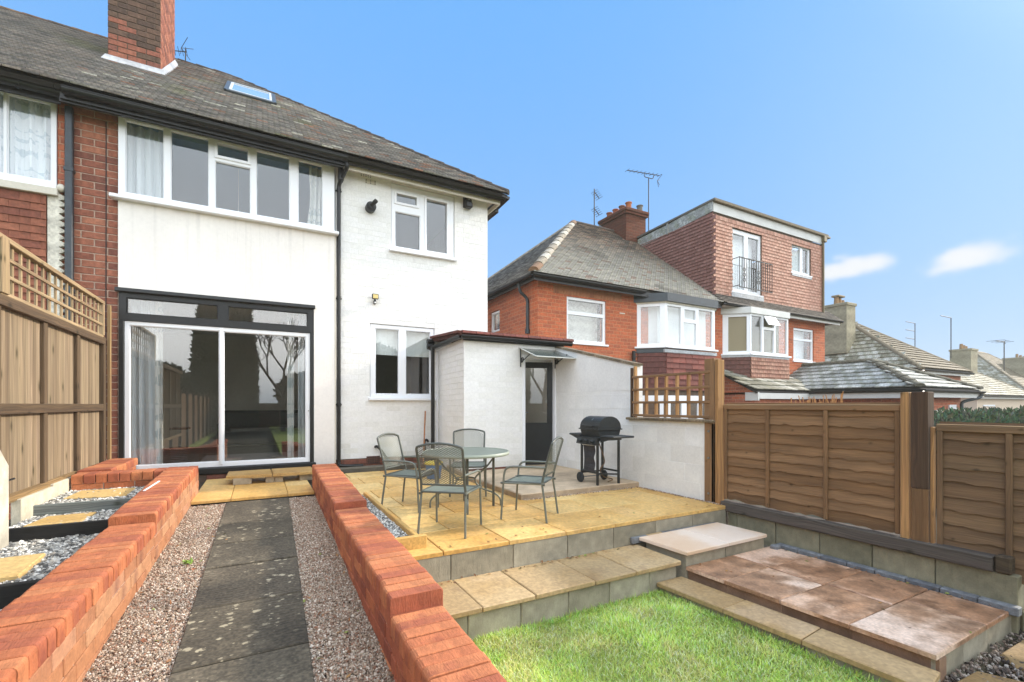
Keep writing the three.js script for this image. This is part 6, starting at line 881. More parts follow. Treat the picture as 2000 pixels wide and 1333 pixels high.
// ---------------------------------------------------------------- houses further down the road
function farHouse(label, x0, x1, z1, depth, yE, rise, o = {}) {
  const h = thing('far_house', label, 'house', [(x0 + x1) / 2, 0, z1 - depth / 2]), ov = 0.35, X0 = x0 - ov, X1 = x1 + ov, Z1 = z1 + ov, Z0 = z1 - depth - ov, cx = (X0 + X1) / 2, run = o.run ?? Math.min((X1 - X0) / 2, (Z1 - Z0) / 2);
  const A = [X0 + run, yE + rise, (Z0 + Z1) / 2], Bq = [Math.max(X0 + run + 0.01, X1 - run), yE + rise, (Z0 + Z1) / 2];
  part('wall', [box(x0, x1, -3, yE, z1 - 0.25, z1, 0), box(x0, x0 + 0.25, -3, yE, z1 - depth, z1 - 0.25, 0), box(x1 - 0.25, x1, -3, yE, z1 - depth, z1 - 0.25, 0), box(x0 + 0.25, x1 - 0.25, -3, yE, z1 - depth, z1 - depth + 0.25, 0)], o.wall ?? BRICK, h);
  const r = part('roof', [slabFromPoly([[X0, yE, Z1], [X1, yE, Z1], Bq, A], V(0, 1, 1), 0.08), slabFromPoly([[X0, yE, Z0], [X0, yE, Z1], A], V(-1, 1, 0), 0.08), slabFromPoly([[X1, yE, Z0], [X1, yE, Z1], Bq], V(1, 1, 0), 0.08), slabFromPoly([[X0, yE, Z0], [X1, yE, Z0], Bq, A], V(0, 1, -1), 0.08)], M.darkRoof, h);
  const hz = (Z1 - Z0) / 2, lf = Math.hypot(rise, hz), lw = Math.hypot(rise, run);
  const bm = (R) => new THREE.Color([0x6e6148, 0x7a6c50, 0x655a45][Math.floor(R() * 3)]).multiplyScalar(0.85 + 0.3 * R()), fm = (R) => new THREE.Color([0xa9a38e, 0xbab5a3, 0x8c866f, 0xcbc7b8][Math.floor(R() * 4)]).multiplyScalar(0.8 + 0.3 * R());
  tiles(r, 'roof_tile', roofMat, [X0, yE, Z1], [1, 0, 0], [0, rise, -hz], X1 - X0, lf, { tw: 0.34, gauge: 0.3, th: 0.045, over: 1.12, inside: (x, v) => x > v / lf * run && x < (X1 - X0) - v / lf * (X1 - Bq[0]), tint: o.frontTint === 'frost' ? fm : bm, seed: 81 });
  tiles(r, 'roof_tile', roofMat, [X0, yE, Z0], [0, 0, 1], [run, rise, 0], Z1 - Z0, lw, { tw: 0.34, gauge: 0.3, th: 0.045, over: 1.12, inside: (x, v) => x > v / lw * hz && x < (Z1 - Z0) - v / lw * hz, tint: fm, seed: 82 });
  const pr = []; for (let k = 0; k <= 5; k++) { const t = Math.PI * k / 5; pr.push([Math.cos(t) * 0.15, Math.sin(t) * 0.12]); }
  const hm = mat(0x6f6450, { rough: 0.9 }); for (const c of [[X0, yE, Z1], [X0, yE, Z0]]) part('hip', sweep(pr, c, A), hm, r); for (const c of [[X1, yE, Z1], [X1, yE, Z0]]) part('hip', sweep(pr, c, Bq), hm, r); part('ridge', sweep(pr, A, Bq), hm, r);
  gutterAt(h, [X0, yE - 0.02, Z1 + 0.05], [X1, yE - 0.02, Z1 + 0.05], 0.07); part('fascia', [box(X0 + 0.05, X1 - 0.05, yE - 0.2, yE - 0.01, Z1 - 0.08, Z1 - 0.04, 0)], whiteTrim, h);
  if (o.chimney) { const [x, z, w, d, y0, y1] = o.chimney, c = part('chimney', [box(x - w / 2, x + w / 2, y0, y1, z - d / 2, z + d / 2, 0), box(x - w / 2 - 0.06, x + w / 2 + 0.06, y1 - 0.16, y1, z - d / 2 - 0.06, z + d / 2 + 0.06, 0.02)], mat(0xa39a80, { map: T.cloudy, size: 1, bump: T.bondH, h: 0.01, rough: 0.95 }), h); for (let i = 0; i < 3; i++) part('chimney_pot', cyl([x - w / 3 + i * w / 3, y1 - 0.02, z], [x - w / 3 + i * w / 3, y1 + [0.42, 0.34, 0.28][i], z], 0.13, 0.11, 10), mat(0x93724c), c); if (o.cowl) part('cowl', box(x - w / 2, x + w / 4, y1 + 0.4, y1 + 0.5, z - 0.2, z + 0.2, 0.02), mat(0x8a7a5e), c); }
  for (const [px, py, pz, w, hh, side] of o.windows ?? []) simpleWindow(h, [px, py, pz], side ? [0, 0, 1] : [1, 0, 0], w, hh, [[0.1, w / 2 - 0.05, 0.1, hh - 0.1], [w / 2 + 0.05, w - 0.1, 0.1, hh - 0.1]], { back: curtainW });
  return h;
}
farHouse('hazy house with frosted hipped roof and broad chimney behind the dormer', 28.3, 33.6, -2.1, 8.6, 2.82, 3.3, { run: 3.05, chimney: [29.25, -6.0, 0.95, 1.2, 4.0, 6.85], cowl: true, windows: [[29.2, 1.2, -2.06, 1.6, 1.3]] });
farHouse('pale hazy house with frosted roof and square chimney at the right', 43.2, 54, -4.2, 13, 1.72, 4.6, { run: 6.2, chimney: [50.8, -7.2, 1.35, 1.3, 2.6, 5.65], frontTint: 'frost', wall: mat(0xcfbca6, { rough: 0.9 }), windows: [[43.16, -0.8, -11, 2.2, 1.9, true], [43.16, -0.8, -7.5, 2.6, 1.9, true], [44.2, -0.8, -4.16, 2.2, 1.9]] });
farHouse('farthest house at the right edge with stepped chimney', 66, 84, -6, 14, 1.0, 6.2, { chimney: [76.0, -10, 3.4, 2.0, 3.0, 6.4], wall: mat(0xb8a68e, { rough: 0.9 }) });
aerial('tv_aerial', 'distant aerial with three stacked arms above the hazy frosted roofs', [57.9, 5.5, -13], 3.8, [2.0, 0.0], 0, { stack: [2.2, 3.0, 3.8], r: 0.04 });
aerial('tv_aerial', 'distant aerial with one long arm beside the square chimney', [49.6, 4.9, -7.6], 3.3, [2.0, 0.1], 0, { r: 0.035 });
aerial('tv_aerial', 'distant arrow shaped aerial by the stepped chimney at the right edge', [70.9, 4.6, -10], 3.3, [2.5, 0.15], 3, { r: 0.05, reflector: true, len: 0.7 });

// ---------------------------------------------------------------- hedge and bare twigs beyond the fence
function leaf(l, w) { const t = new Tri(); t.quad(V(0, 0, 0), V(w / 2, l * 0.45, l * 0.06), V(0, l, 0), V(-w / 2, l * 0.45, l * 0.06)); return t.geo; }
{
  const h = thing('hedge', 'clipped dark green conifer hedge beyond the right-hand fence', 'hedge', [11.5, 0, 5]), R = rng(7), list = [], q = new THREE.Quaternion(), e = new THREE.Euler();
  for (let i = 0; i < 26000; i++) { const x = 9.9 + 5.6 * R(), f = R(), z0 = 4.35 + (x - 9.9) * 0.16, y = f < 0.5 ? 0.74 + 0.24 * R() * R() + 0.05 * Math.sin(x * 4.2) : 0.2 + 0.62 * R(), z = f < 0.5 ? z0 + 0.7 * R() : z0 + 0.68 + 0.1 * R(); q.setFromEuler(e.set((R() - 0.5) * 1.6, R() * 6.3, (R() - 0.5) * 1.6)); const s = 0.6 + 0.8 * R(); list.push([new THREE.Matrix4().compose(V(x - 11.5, y, z - 5), q, V(s, s, s)), new THREE.Color().setRGB(0.055 + 0.06 * R(), 0.085 + 0.07 * R(), 0.045 + 0.035 * R())]); }
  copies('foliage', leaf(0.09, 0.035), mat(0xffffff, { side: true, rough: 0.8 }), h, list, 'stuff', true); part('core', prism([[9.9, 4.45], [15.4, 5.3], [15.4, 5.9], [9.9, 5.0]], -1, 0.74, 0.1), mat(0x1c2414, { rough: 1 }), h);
}
{
  const s = thing('dormant_shrub', 'bare orange brown twigs poking up behind the fence panel', 'shrub', [6.6, 0.2, 4.6]), R = rng(12), g = [];
  for (let i = 0; i < 60; i++) { const x = (i < 34 ? 0.15 : -0.45) + 0.75 * R(), z = (R() - 0.5) * 0.4, hgt = 0.86 + (i < 34 ? 0.2 : 0.12) * R() + 0.06 * R(), a = (R() - 0.5) * 0.3, b = (R() - 0.5) * 0.2; g.push(tube([[x, 0, z], [x + a * 0.3, hgt * 0.5, z + b * 0.3], [x + a, hgt, z + b]], 0.006, 5, 4)); g.push(cyl([x + a * 0.7, hgt * 0.85, z + b * 0.7], [x + a * 0.7 + 0.06 * (R() - 0.5) * 2, hgt * 0.85 + 0.07, z + b], 0.004, 0.003, 4)); }
  mesh('twigs', g, mat(0xb07c4a, { rough: 0.8 }), s).userData.kind = 'stuff';
}
// ---------------------------------------------------------------- table, chairs, barbecue
const METAL = mat(0x60655e, { metal: 0.2, rough: 0.42, map: T.grain, size: 0.3 }), METALP = mat(0x80857b, { metal: 0.2, rough: 0.38, map: T.grain, size: 0.3 });
function makeChair(label) {
  const c = thing('garden_chair', label, 'chair'), r = 0.0105;
  const uprightX = 0.195, seatY = 0.362;
  for (const s of [-1, 1]) {
    mesh('leg', tube([[s * 0.208, 0, -0.235], [s * 0.2, 0.2, -0.21], [s * 0.196, 0.34, -0.19], [s * 0.196, 0.385, -0.19]], r, 16, 8), METALP, c);
    mesh('leg', tube([[s * 0.215, 0, 0.215], [s * 0.212, 0.25, 0.2], [s * 0.214, 0.43, 0.185]], r, 16, 8), METALP, c);
    mesh('arm', tube([[s * 0.214, 0.425, 0.186], [s * 0.216, 0.485, 0.165], [s * 0.217, 0.508, 0.11], [s * 0.216, 0.512, 0.02], [s * 0.205, 0.512, -0.14], [s * 0.196, 0.51, -0.222]], r, 24, 8), METALP, c);
    mesh('stretcher', cyl([s * 0.212, 0.35, 0.195], [s * 0.196, 0.355, -0.19], 0.009), METALP, c);
    for (const q of [[s * 0.213, 0.35, 0.205], [s * 0.2, 0.35, -0.2]]) mesh('bolt', cyl([q[0], q[1], q[2] - 0.014], [q[0], q[1], q[2] + 0.014], 0.011, 0.011, 8), METAL, c);
  }
  const up = (s) => [[s * 0.196, 0.375, -0.19], [s * 0.192, 0.45, -0.205], [s * 0.197, 0.6, -0.245], [s * 0.2, 0.72, -0.28], [s * 0.192, 0.748, -0.288]];
  mesh('back_frame', [tube([...up(-1), [-0.1, 0.772, -0.294], [0, 0.78, -0.296], [0.1, 0.772, -0.294], ...up(1).reverse()], r * 1.05, 70, 8, 0.3), cyl([-0.194, 0.425, -0.2], [0.194, 0.425, -0.2], 0.008)], METAL, c);
  // expanded metal back: two sets of slanting strands
  const zAt = (y) => -0.2 - (y - 0.425) * 0.275, bow = (x) => -0.03 * (1 - (x / 0.19) ** 2), top = (x) => 0.778 - 0.03 * (x / 0.195) ** 2, st = new Tri(), w = 0.0026, d = 0.0014;
  for (const dir of [-1, 1]) for (let k = -26; k < 30; k++) {
    let prev = null; for (let i = 0; i <= 20; i++) { const x = -0.19 + 0.38 * i / 20, y = 0.43 + k * 0.0165 + dir * (x + 0.19) * 0.55; if (y < 0.43 || y > top(x)) { prev = null; continue; } const p = V(x, y, zAt(y) + bow(x)); if (prev) { st.quad(V(prev.x, prev.y - w, prev.z), V(p.x, p.y - w, p.z), V(p.x, p.y + w, p.z - d), V(prev.x, prev.y + w, prev.z - d), V(0, 0, -1)); } prev = p; }
  }
  mesh('backrest', st.geo, mat(0x6c7168, { metal: 0.05, rough: 0.4, side: true }), c);
  const sg = new Tri(), sw = 0.195, N = 8; for (let i = 0; i < N; i++) for (let j = 0; j < N; j++) { const P = (a, b) => { const x = lerp(-sw, sw, a / N), z = lerp(-0.19, 0.205, b / N); return V(x, seatY - 0.018 * (1 - (x / sw) ** 2) * Math.sin(Math.PI * clamp(b / N)) - 0.014 * sstep(0.8, 1, b / N), z); }; sg.quad(P(i, j), P(i + 1, j), P(i + 1, j + 1), P(i, j + 1), V(0, 1, 0)); }
  mesh('seat', sg.geo, mat(0x6f766c, { metal: 0.05, rough: 0.45, bump: T.fine, bumpSize: 0.05, h: 0.001, side: true }), c);
  mesh('seat_rim', tube([[-sw, seatY, -0.19], [-sw, seatY, 0.18], [-sw + 0.02, seatY - 0.012, 0.205], [sw - 0.02, seatY - 0.012, 0.205], [sw, seatY, 0.18], [sw, seatY, -0.19], [-sw, seatY, -0.192]], 0.009, 60, 6, 0.1), METAL, c);
  return c;
}
const chair0 = makeChair('grey mesh garden chair nearest the camera, seen from behind its back');
const chairAt = (x, z, fx, fz, label) => { const c = label ? chair0.clone() : chair0; if (label) { c.name = numbered('garden_chair'); scene.add(c); c.userData.label = label; } c.position.set(x, 0.002, z); c.rotation.set(0, Math.atan2(fx, fz), 0); };
chair0.userData.group = 'chairs round the garden table';
chairAt(1.475, 4.385, 0.62, -0.72);
chairAt(2.33, 4.3, -0.66, -0.75, 'grey mesh garden chair at the right of the table, seen from the side');
chairAt(1.43, 3.33, 0.68, 0.73, 'grey mesh garden chair at the left of the table, turned towards the camera');
chairAt(2.27, 2.93, -0.42, 0.9, 'grey mesh garden chair behind the table, only its back showing');
{
  const t = thing('garden_table', 'round grey pebbled glass garden table with curved metal legs', 'table', [1.95, 0.002, 3.6]), y = 0.595, r = 0.46;
  mesh('table_top', new THREE.LatheGeometry([[0, y], [r - 0.006, y], [r, y - 0.003], [r, y - 0.009], [0, y - 0.009]].map(([a, b]) => new THREE.Vector2(a, b)), 64), mat(0x5d675e, { rough: 0.4, bump: T.lumpy, bumpSize: 0.12, h: 0.0015 }), t);
  mesh('rim', new THREE.LatheGeometry([[r - 0.012, y - 0.03], [r + 0.006, y - 0.03], [r + 0.009, y - 0.018], [r + 0.006, y + 0.004], [r - 0.004, y + 0.004], [r - 0.012, y - 0.03]].map(([a, b]) => new THREE.Vector2(a, b)), 64), mat(0xa3ab9c, { rough: 0.5, map: T.cloudy, size: 0.2 }), t);
  for (let i = 0; i < 4; i++) { const a = 0.35 + i * Math.PI / 2, c = Math.cos(a), s = Math.sin(a); mesh('leg', cyl([c * 0.3, 0, s * 0.3], [c * 0.3, y - 0.02, s * 0.3], 0.014, 0.014, 10), METAL, t); mesh('brace', tube([[c * 0.3, 0.52, s * 0.3], [c * 0.22, 0.42, s * 0.22], [c * 0.1, 0.3, s * 0.1], [c * 0.16, 0.2, s * 0.16], [c * 0.3, 0.14, s * 0.3], [c * 0.37, 0.08, s * 0.37], [c * 0.38, 0.0, s * 0.38]], 0.01, 30, 8), METALP, t); }
  mesh('ring', new THREE.TorusGeometry(0.1, 0.008, 8, 30).rotateX(Math.PI / 2).translate(0, 0.3, 0), METAL, t);
}
{
  const b = thing('gas_barbecue', 'black gas barbecue with domed lid, side shelves and two wheels', 'barbecue', [3.95, 0.07, 3.42]), K = mat(0x23292c, { rough: 0.38, map: T.grain, size: 0.3 }), K2 = mat(0x2b3032, { rough: 0.6, map: T.grain, size: 0.25 });
  // lid: rounded profile across x, run along z
  const prof = []; for (let i = 0; i <= 14; i++) { const a = Math.PI * i / 14; prof.push([Math.cos(a) * 0.185, 0.715 + Math.sin(a) ** 0.85 * 0.165]); }
  mesh('lid', [sweep(prof.map(([x, y]) => [x, y]), [0, 0, 0.19], [0, 0, -0.2]), sweep([[-0.198, 0.705], [0.198, 0.705], [0.198, 0.72], [-0.198, 0.72]], [0, 0, 0.202], [0, 0, -0.212])], K, b);
  mesh('lid_handle', [bar([-0.21, 0.755, 0.1], [-0.21, 0.755, -0.12], 0.018, 0.018), bar([-0.175, 0.75, 0.09], [-0.21, 0.755, 0.09], 0.014, 0.014), bar([-0.175, 0.75, -0.11], [-0.21, 0.755, -0.11], 0.014, 0.014)], K, b); mesh('badge', sweep([[-0.02, -0.007], [0.02, -0.007], [0.02, 0.007], [-0.02, 0.007]], [-0.125, 0.838, 0.0], [-0.13, 0.843, 0.0], V(0, 0, 1)), M.steel, b);
  mesh('firebox', sweep([[-0.15, 0.6], [0.15, 0.6], [0.185, 0.702], [-0.185, 0.702]], [0, 0, 0.18], [0, 0, -0.19]), K2, b);
  const cp = mesh('control_panel', [slabFromPoly([[-0.24, 0.52, 0.2], [-0.22, 0.6, 0.2], [-0.22, 0.6, -0.21], [-0.24, 0.52, -0.21]], V(-1, 0.25, 0), 0.05), box(-0.2, 0.19, 0.57, 0.612, -0.21, 0.2, 0.004)], K, b); for (const z of [-0.12, 0.0, 0.12]) mesh('knob', [cyl([-0.23, 0.562, z], [-0.262, 0.556, z], 0.024, 0.02, 16), box(-0.272, -0.258, 0.545, 0.572, z - 0.005, z + 0.005, 0.002)], K2, cp);
  for (const [z0, z1] of [[0.2, 0.46], [-0.46, -0.21]]) mesh('side_shelf', [box(-0.18, 0.17, 0.615, 0.64, z0, z1, 0.01), slabFromPoly(z0 > 0 ? [[-0.17, 0.615, z0], [-0.17, 0.615, z1 - 0.03], [-0.17, 0.55, z0]] : [[-0.17, 0.615, z1], [-0.17, 0.615, z0 + 0.03], [-0.17, 0.55, z1]], V(-1, 0, 0), 0.03)], K2, b);
  for (const [x, z, y0] of [[-0.175, 0.155, 0], [0.175, 0.155, 0], [-0.175, -0.17, 0.09], [0.175, -0.17, 0.09]]) mesh('leg', box(x - 0.014, x + 0.014, y0, 0.575, z - 0.014, z + 0.014, 0.003), K, b);
  for (const x of [-0.2, 0.2]) { const w = mesh('wheel', new THREE.LatheGeometry([[0.02, -0.016], [0.062, -0.016], [0.068, -0.01], [0.068, 0.01], [0.062, 0.016], [0.02, 0.016]].map(([r, y]) => new THREE.Vector2(r, y)), 28).rotateZ(Math.PI / 2).translate(x, 0.068, -0.17), K2, b); mesh('hub', cyl([x - 0.022, 0.068, -0.17], [x + 0.022, 0.068, -0.17], 0.03, 0.03, 16), K, w); }
  mesh('axle', cyl([-0.2, 0.068, -0.17], [0.2, 0.068, -0.17], 0.007), M.steel, b);
  mesh('rail', [bar([0.175, 0.16, 0.155], [0.175, 0.16, -0.17], 0.022, 0.022), bar([-0.175, 0.16, 0.155], [-0.175, 0.16, -0.17], 0.022, 0.03), bar([-0.175, 0.15, 0.155], [0.175, 0.12, 0.155], 0.02, 0.02), bar([-0.175, 0.13, -0.17], [0.175, 0.13, -0.17], 0.02, 0.02)], K, b);
  const ap = new Tri(); for (let i = 0; i < 14; i++) { const f = (t) => { const y = lerp(0.15, 0.505, t), k = 0.02 * Math.sin(Math.PI * t) + 0.012; return [y, k]; }, [ya, ka] = f(i / 14), [yb, kb] = f((i + 1) / 14); ap.quad(V(-0.18 - 0.01 * Math.sin(i), ya, 0.135 - ka), V(-0.18, ya, -0.145 + ka), V(-0.18, yb, -0.145 + kb), V(-0.18 - 0.01 * Math.sin(i + 1), yb, 0.135 - kb), V(-1, 0, 0)); }
  mesh('front_apron', ap.geo, mat(0x2d2c30, { rough: 0.7, side: true, bump: T.lumpy, bumpSize: 0.25, h: 0.01 }), b); mesh('apron_top', bar([-0.183, 0.512, 0.13], [-0.183, 0.507, -0.14], 0.01, 0.018), mat(0xc9ccce, { rough: 0.5 }), b);
  mesh('gas_hose', tube([[-0.05, 0.55, 0.02], [0.0, 0.3, 0.08], [-0.1, 0.2, 0.12], [0.05, 0.08, 0.0], [0.12, 0.05, 0.1], [0.02, 0.03, 0.13]], 0.008, 40, 6), mat(0x6b5238, { rough: 0.6 }), b);
}
// broom, bucket
{
  const b = thing('broom', 'broom with orange wooden handle leaning on the wall beside the lean-to', 'broom', [2.55, 0, 0.3]);
  part('handle', cyl([2.47, 0.04, 0.5], [2.68, 0.98, -0.03], 0.013, 0.013, 10), mat(0xb97a45, { map: T.wood, size: 0.8, rough: 0.6 }), b); part('head', box(2.36, 2.6, 0.02, 0.08, 0.46, 0.54, 0.01), mat(0x5a3a26, { rough: 0.9 }), b);
  const k = thing('bucket', 'blue and yellow tub standing by the wall behind the front chair', 'bucket', [2.28, 0.002, 1.6]);
  mesh('tub', new THREE.LatheGeometry([[0, 0], [0.1, 0], [0.125, 0.22], [0.13, 0.225], [0.122, 0.225], [0.098, 0.012], [0, 0.012]].map(([r, y]) => new THREE.Vector2(r, y)), 28), mat(0x2f6fb4, { rough: 0.4 }), k); mesh('lid', new THREE.LatheGeometry([[0, 0.255], [0.12, 0.25], [0.138, 0.235], [0.138, 0.21], [0.128, 0.21]].map(([r, y]) => new THREE.Vector2(r, y)), 28), mat(0xd4bb3a, { rough: 0.45 }), k);
}
// curtains and what stands in the rooms
function curtain(label, x0, x1, y0, y1, z, folds, m, o = {}) {
  const t = new Tri(), N = folds * 8, Mv = 8, P = (i, j) => { const u = i / N, v = j / Mv, sq = (o.squeeze ?? 0) * Math.sin(Math.PI * v) ** 2, x = lerp(x0, x1, 0.5 + (u - 0.5) * (1 - sq)) + (o.lean ?? 0) * (1 - v), d = 0.035 * Math.sin(u * folds * 6.283 + 0.7 * Math.sin(v * 3)) + 0.012 * Math.sin(u * folds * 14 + v * 2); return V(x, lerp(y0, y1, v), z + d); };
  for (let i = 0; i < N; i++) for (let j = 0; j < Mv; j++) t.quad(P(i, j), P(i + 1, j), P(i + 1, j + 1), P(i, j + 1), V(0, 0, 1));
  return tag(mesh(numbered('curtain'), t.geo, m, scene), label, 'curtain');
}
const CU = mat(0xd3dde0, { phys: true, rough: 0.9, side: true, transmission: 0.25, thickness: 0 }), CF = mat(0xe2e6e2, { phys: true, rough: 0.9, side: true, transmission: 0.2, thickness: 0, map: T.floral, size: 0.8 });
curtain('pale grey curtain gathered at the left inside the patio door', -1.63, -1.36, 0.2, 2.62, -0.3, 3, CU, { lean: 0.0 });
curtain('patterned curtain edge beside the left patio door curtain', -1.37, -1.27, 0.16, 2.62, -0.36, 1, CF);
curtain('pale blue grey curtain gathered at the right inside the patio door', 0.56, 0.7, 0.2, 2.62, -0.3, 2, CU);
curtain('patterned curtain edge beside the right patio door curtain', 0.4, 0.5, 0.2, 2.62, -0.36, 1, CF);
curtain('pale curtain at the left end of the long bay window upstairs', -1.66, -1.17, 4.0, 5.08, -0.16, 4, CU);
curtain('pale gathered curtain at the right end of the long bay window', 0.72, 1.0, 4.0, 5.08, -0.18, 3, CF, { lean: -0.04, squeeze: 0.25 });
curtain('white patterned net curtain in the upstairs window of the left house', -3.15, -2.36, 4.0, 5.12, -0.2, 5, mat(0xd6dee2, { map: T.floral, size: 0.5, rough: 0.9, side: true }));
curtain('white roller blind half lowered in the kitchen window', 1.75, 2.83, 2.0, 2.5, -0.24, 1, mat(0xc9d2d0, { rough: 0.9, side: true }));
{
  const s = thing('lamp_shade', 'round white lamp shade hanging inside the long upstairs window', 'lamp shade', [-0.32, 4.1, -0.9]); mesh('shade', new THREE.LatheGeometry([[0.02, 0.09], [0.09, 0.07], [0.15, 0], [0.145, -0.002], [0.085, 0.065]].map(([r, y]) => new THREE.Vector2(r, y)), 28), mat(0xe8e8e4, { rough: 0.6, side: true }), s); mesh('flex', cyl([0, 0.09, 0], [0, 1.0, 0], 0.004, 0.004, 6), M.upvc, s);
  const f = thing('sofa', 'dark sofa against the far wall inside the patio door', 'sofa', [0.3, 0.12, -3.8]), dk = mat(0x2c3236, { rough: 0.9 }); mesh('seat', box(-1.1, 1.1, 0.1, 0.45, -0.45, 0.4, 0.05), dk, f); mesh('backrest', box(-1.1, 1.1, 0.45, 0.85, -0.45, -0.2, 0.06), dk, f); for (const x of [-1.1, 0.9]) mesh('arm', box(x, x + 0.2, 0.1, 0.62, -0.45, 0.4, 0.05), dk, f); mesh('cushion', box(0.4, 0.8, 0.45, 0.78, -0.2, -0.08, 0.05), mat(0x7b8388), f);
  const k = thing('wire_shelf', 'small black shelf with mesh sides just inside the patio door', 'shelf', [-1.12, 0.12, -0.7]); mesh('frame', [bar([-0.12, 0, 0], [-0.12, 0.62, 0], 0.03, 0.03), bar([0.12, 0, 0], [0.12, 0.62, 0], 0.03, 0.03), bar([-0.12, 0.6, 0], [0.12, 0.6, 0], 0.03, 0.03), bar([-0.12, 0.3, 0], [0.12, 0.3, 0], 0.03, 0.03), bar([-0.12, 0.6, -0.3], [0.12, 0.6, -0.3], 0.03, 0.03)], M.black, k); const g = []; for (let i = 0; i < 9; i++) { g.push(bar([-0.11 + i * 0.027, 0.05, 0], [-0.11 + i * 0.027, 0.29, 0], 0.005, 0.005)); g.push(bar([-0.11, 0.05 + i * 0.028, 0], [0.11, 0.05 + i * 0.028, 0], 0.005, 0.005)); } mesh('mesh_panel', g, M.steel, k);
  const r = thing('rug', 'grey patterned rug on the dark floor inside the patio door', 'rug', [-0.2, 0.124, -1.6]); mesh('rug', box(-0.7, 0.9, 0, 0.012, -0.7, 0.6, 0.004), mat(0x8c8d8c, { map: T.floral, size: 0.7, rough: 1 }), r);
}
// a weed in the path gravel and a few fallen leaves
{
  const w = thing('weed', 'small bright green weed growing in the left gravel strip', 'weed', [-0.5, pathY(3.75) - 0.02, 3.75]), R = rng(4), g = []; for (let i = 0; i < 40; i++) { const l = leaf(0.03, 0.014); l.rotateX(0.4 + R()); l.rotateY(R() * 6.3); l.translate((R() - 0.5) * 0.06, 0.01 + 0.025 * R(), (R() - 0.5) * 0.06); g.push(l); } mesh('leaves', g, mat(0x7c9a3a, { side: true, rough: 0.7 }), w);
  const lf = leaf(0.05, 0.03), q = [[-0.45, 3.9, 'dry brown leaf in the left gravel just below the weed'], [-0.52, 4.45, 'dry orange leaf halfway down the left gravel strip'], [-0.42, 2.75, 'dry brown leaf at the far end of the left gravel strip'], [0.44, 4.5, 'dry brown leaf at the middle of the right gravel strip'], [0.5, 5.15, 'dry orange leaf near the bottom of the right gravel strip'], [-0.58, 4.9, 'dry brown leaf low in the left gravel beside the brick wall']]; q.forEach(([x, z, l], i) => { const m = tag(mesh(numbered('fallen_leaf'), lf, mat([0x9a5a34, 0xa4693a, 0x7c4a30][i % 3], { side: true, rough: 0.8 }), scene), l, 'leaf', 'fallen leaves on the path'); m.position.set(x, pathY(z) - 0.006, z); m.rotation.set(-1.45, i * 1.3, 0.2); });
}
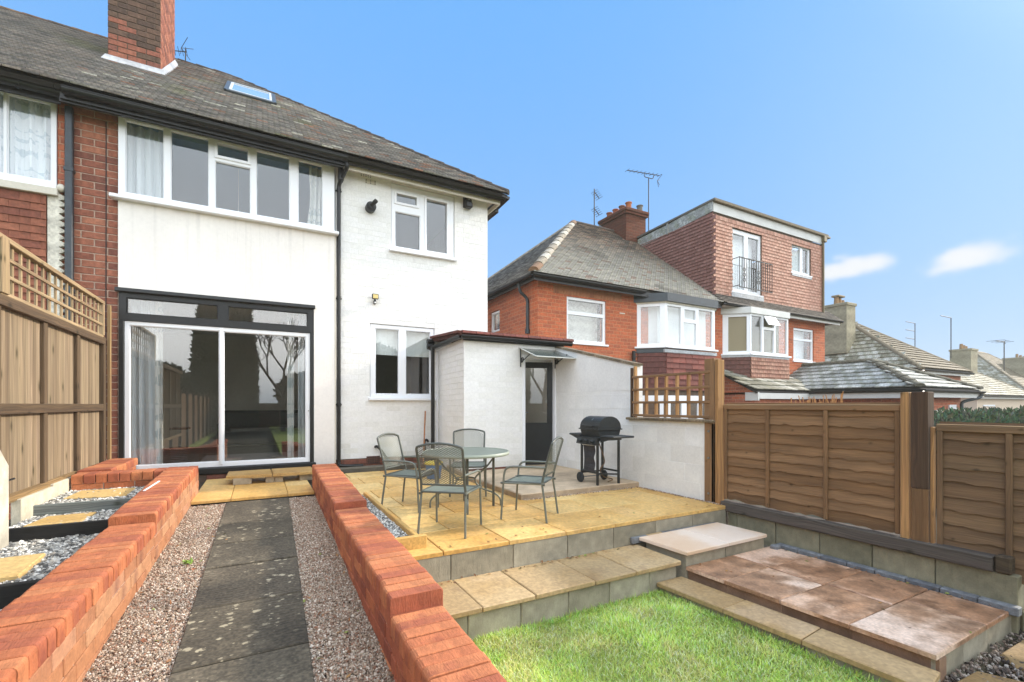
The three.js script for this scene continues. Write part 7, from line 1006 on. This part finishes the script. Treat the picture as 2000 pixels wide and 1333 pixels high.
// ---------------------------------------------------------------- the garden behind the camera, seen only as reflections in the glass
{
  const card = (t, R, s) => { };
  const crown = (parent, n, fn, l, w, cols, seed) => { const R = rng(seed), q = new THREE.Quaternion(), e = new THREE.Euler(), list = []; for (let i = 0; i < n; i++) { const p = fn(R), s = 0.7 + 0.6 * R(); q.setFromEuler(e.set((R() - 0.5) * 2.4, R() * 6.3, (R() - 0.5) * 2.4)); list.push([new THREE.Matrix4().compose(V(...p), q, V(s, s, s)), new THREE.Color(cols[Math.floor(R() * cols.length)]).multiplyScalar(0.6 + 0.7 * R())]); } copies('crown', leaf(l, w), mat(0xffffff, { side: true, rough: 0.85 }), parent, list, 'stuff', true); };
  const bark = mat(0x4a3d30, { map: T.grain, size: 0.6, rough: 1 }), G = [0x2a3a1c, 0x33451f, 0x24331a, 0x3c4a24];
  const c = thing('conifer_tree', 'tall dense dark conifer in the garden, reflected in the patio door', 'tree', [-1.8, -0.6, 24]); mesh('trunk', cyl([0, 0, 0], [0, 10, 0], 0.3, 0.08, 10), bark, c); mesh('inner_crown', new THREE.LatheGeometry([[0, 0.3], [1.25, 0.6], [1.5, 3], [1.25, 7], [0.7, 10], [0, 11.2]].map(([r, y]) => new THREE.Vector2(r, y)), 20), mat(0x1d2614, { rough: 1 }), c);
  crown(c, 26000, (R) => { const y = 11.6 * R(), r = (y < 3 ? 1.5 : 1.5 * (1 - ((y - 3) / 9.2) ** 1.6)) + 0.2 * R(), a = R() * 6.3; return [Math.cos(a) * r, y + 0.3, Math.sin(a) * r]; }, 0.26, 0.12, G, 3);
  for (const [l, x, z, h, r, s] of [['bushy evergreen behind the fence, reflected at the left of the patio door', -5.2, 24, 4.6, 1.7, 5], ['dark rounded tree at the far end of the garden, reflected at the right', 2.6, 25, 4.2, 1.6, 6], ['broad dark hedge tree beside the lawn, reflected at the right edge', 6.2, 22, 6.0, 2.6, 7]]) { const t = thing('garden_tree', l, 'tree', [x, -0.6, z]); mesh('trunk', cyl([0, 0, 0], [0, h * 0.6, 0], 0.2, 0.1, 8), bark, t); crown(t, 12000, (R) => { const a = R() * 6.3, b = Math.acos(2 * R() - 1), k = r * (0.75 + 0.3 * R()); return [Math.sin(b) * Math.cos(a) * k, h * 0.55 + Math.cos(b) * k * 0.85, Math.sin(b) * Math.sin(a) * k]; }, 0.28, 0.15, G, s); }
  const b = thing('bare_tree', 'leafless winter tree at the end of the garden, reflected in the glass', 'tree', [1.2, -0.6, 22]), R = rng(61), gs = [], grow = (p, d, l, r, k) => { const q = V(p.x + d.x * l, p.y + d.y * l, p.z + d.z * l); gs.push(cyl(p, q, r, r * 0.7, k > 2 ? 6 : 4)); if (k <= 0) return; for (let i = 0; i < 3; i++) grow(q, V(d.x + (R() - 0.5) * 1.3, d.y + (R() - 0.3) * 0.5, d.z + (R() - 0.5) * 1.3).normalize(), l * (0.62 + 0.2 * R()), r * 0.62, k - 1); }; grow(V(0, 0, 0), V(0, 1, 0), 2.2, 0.16, 5); mesh('branches', gs, bark, b);
  const f = thing('boundary_fence', 'long brown fence down the left side of the garden, reflected in the patio door', 'fence', [-2.4, 0, 13]); part('boards', [box(-2.45, -2.4, -0.6, 1.5, 6.7, 26, 0)], wood(0x8a6a48), f); for (let z = 7; z < 26; z += 1.8) part('post', box(-2.4, -2.32, -0.6, 1.6, z, z + 0.09, 0.004), DARK[0], f);
  const e = thing('end_fence', 'brown fence across the far end of the garden, reflected in the glass', 'fence', [3, 0, 29]); part('boards', box(-12, 20, -0.6, 1.2, 29, 29.05, 0), wood(0x6d543a), e);
  const s = thing('garden_shed', 'low shed at the end of the garden, reflected in the patio door', 'shed', [2.4, 0, 27]); part('wall', box(1.2, 3.6, -0.6, 1.5, 26, 28, 0), wood(0x7a5f42), s); part('roof', [slabFromPoly([[1.0, 1.5, 25.8], [3.8, 1.5, 25.8], [3.8, 2.2, 27], [1.0, 2.2, 27]], V(0, 1, -0.5), 0.05), slabFromPoly([[1.0, 1.5, 28.2], [3.8, 1.5, 28.2], [3.8, 2.2, 27], [1.0, 2.2, 27]], V(0, 1, 0.5), 0.05)], M.darkRoof, s);
}
renderer.render(scene, camera);
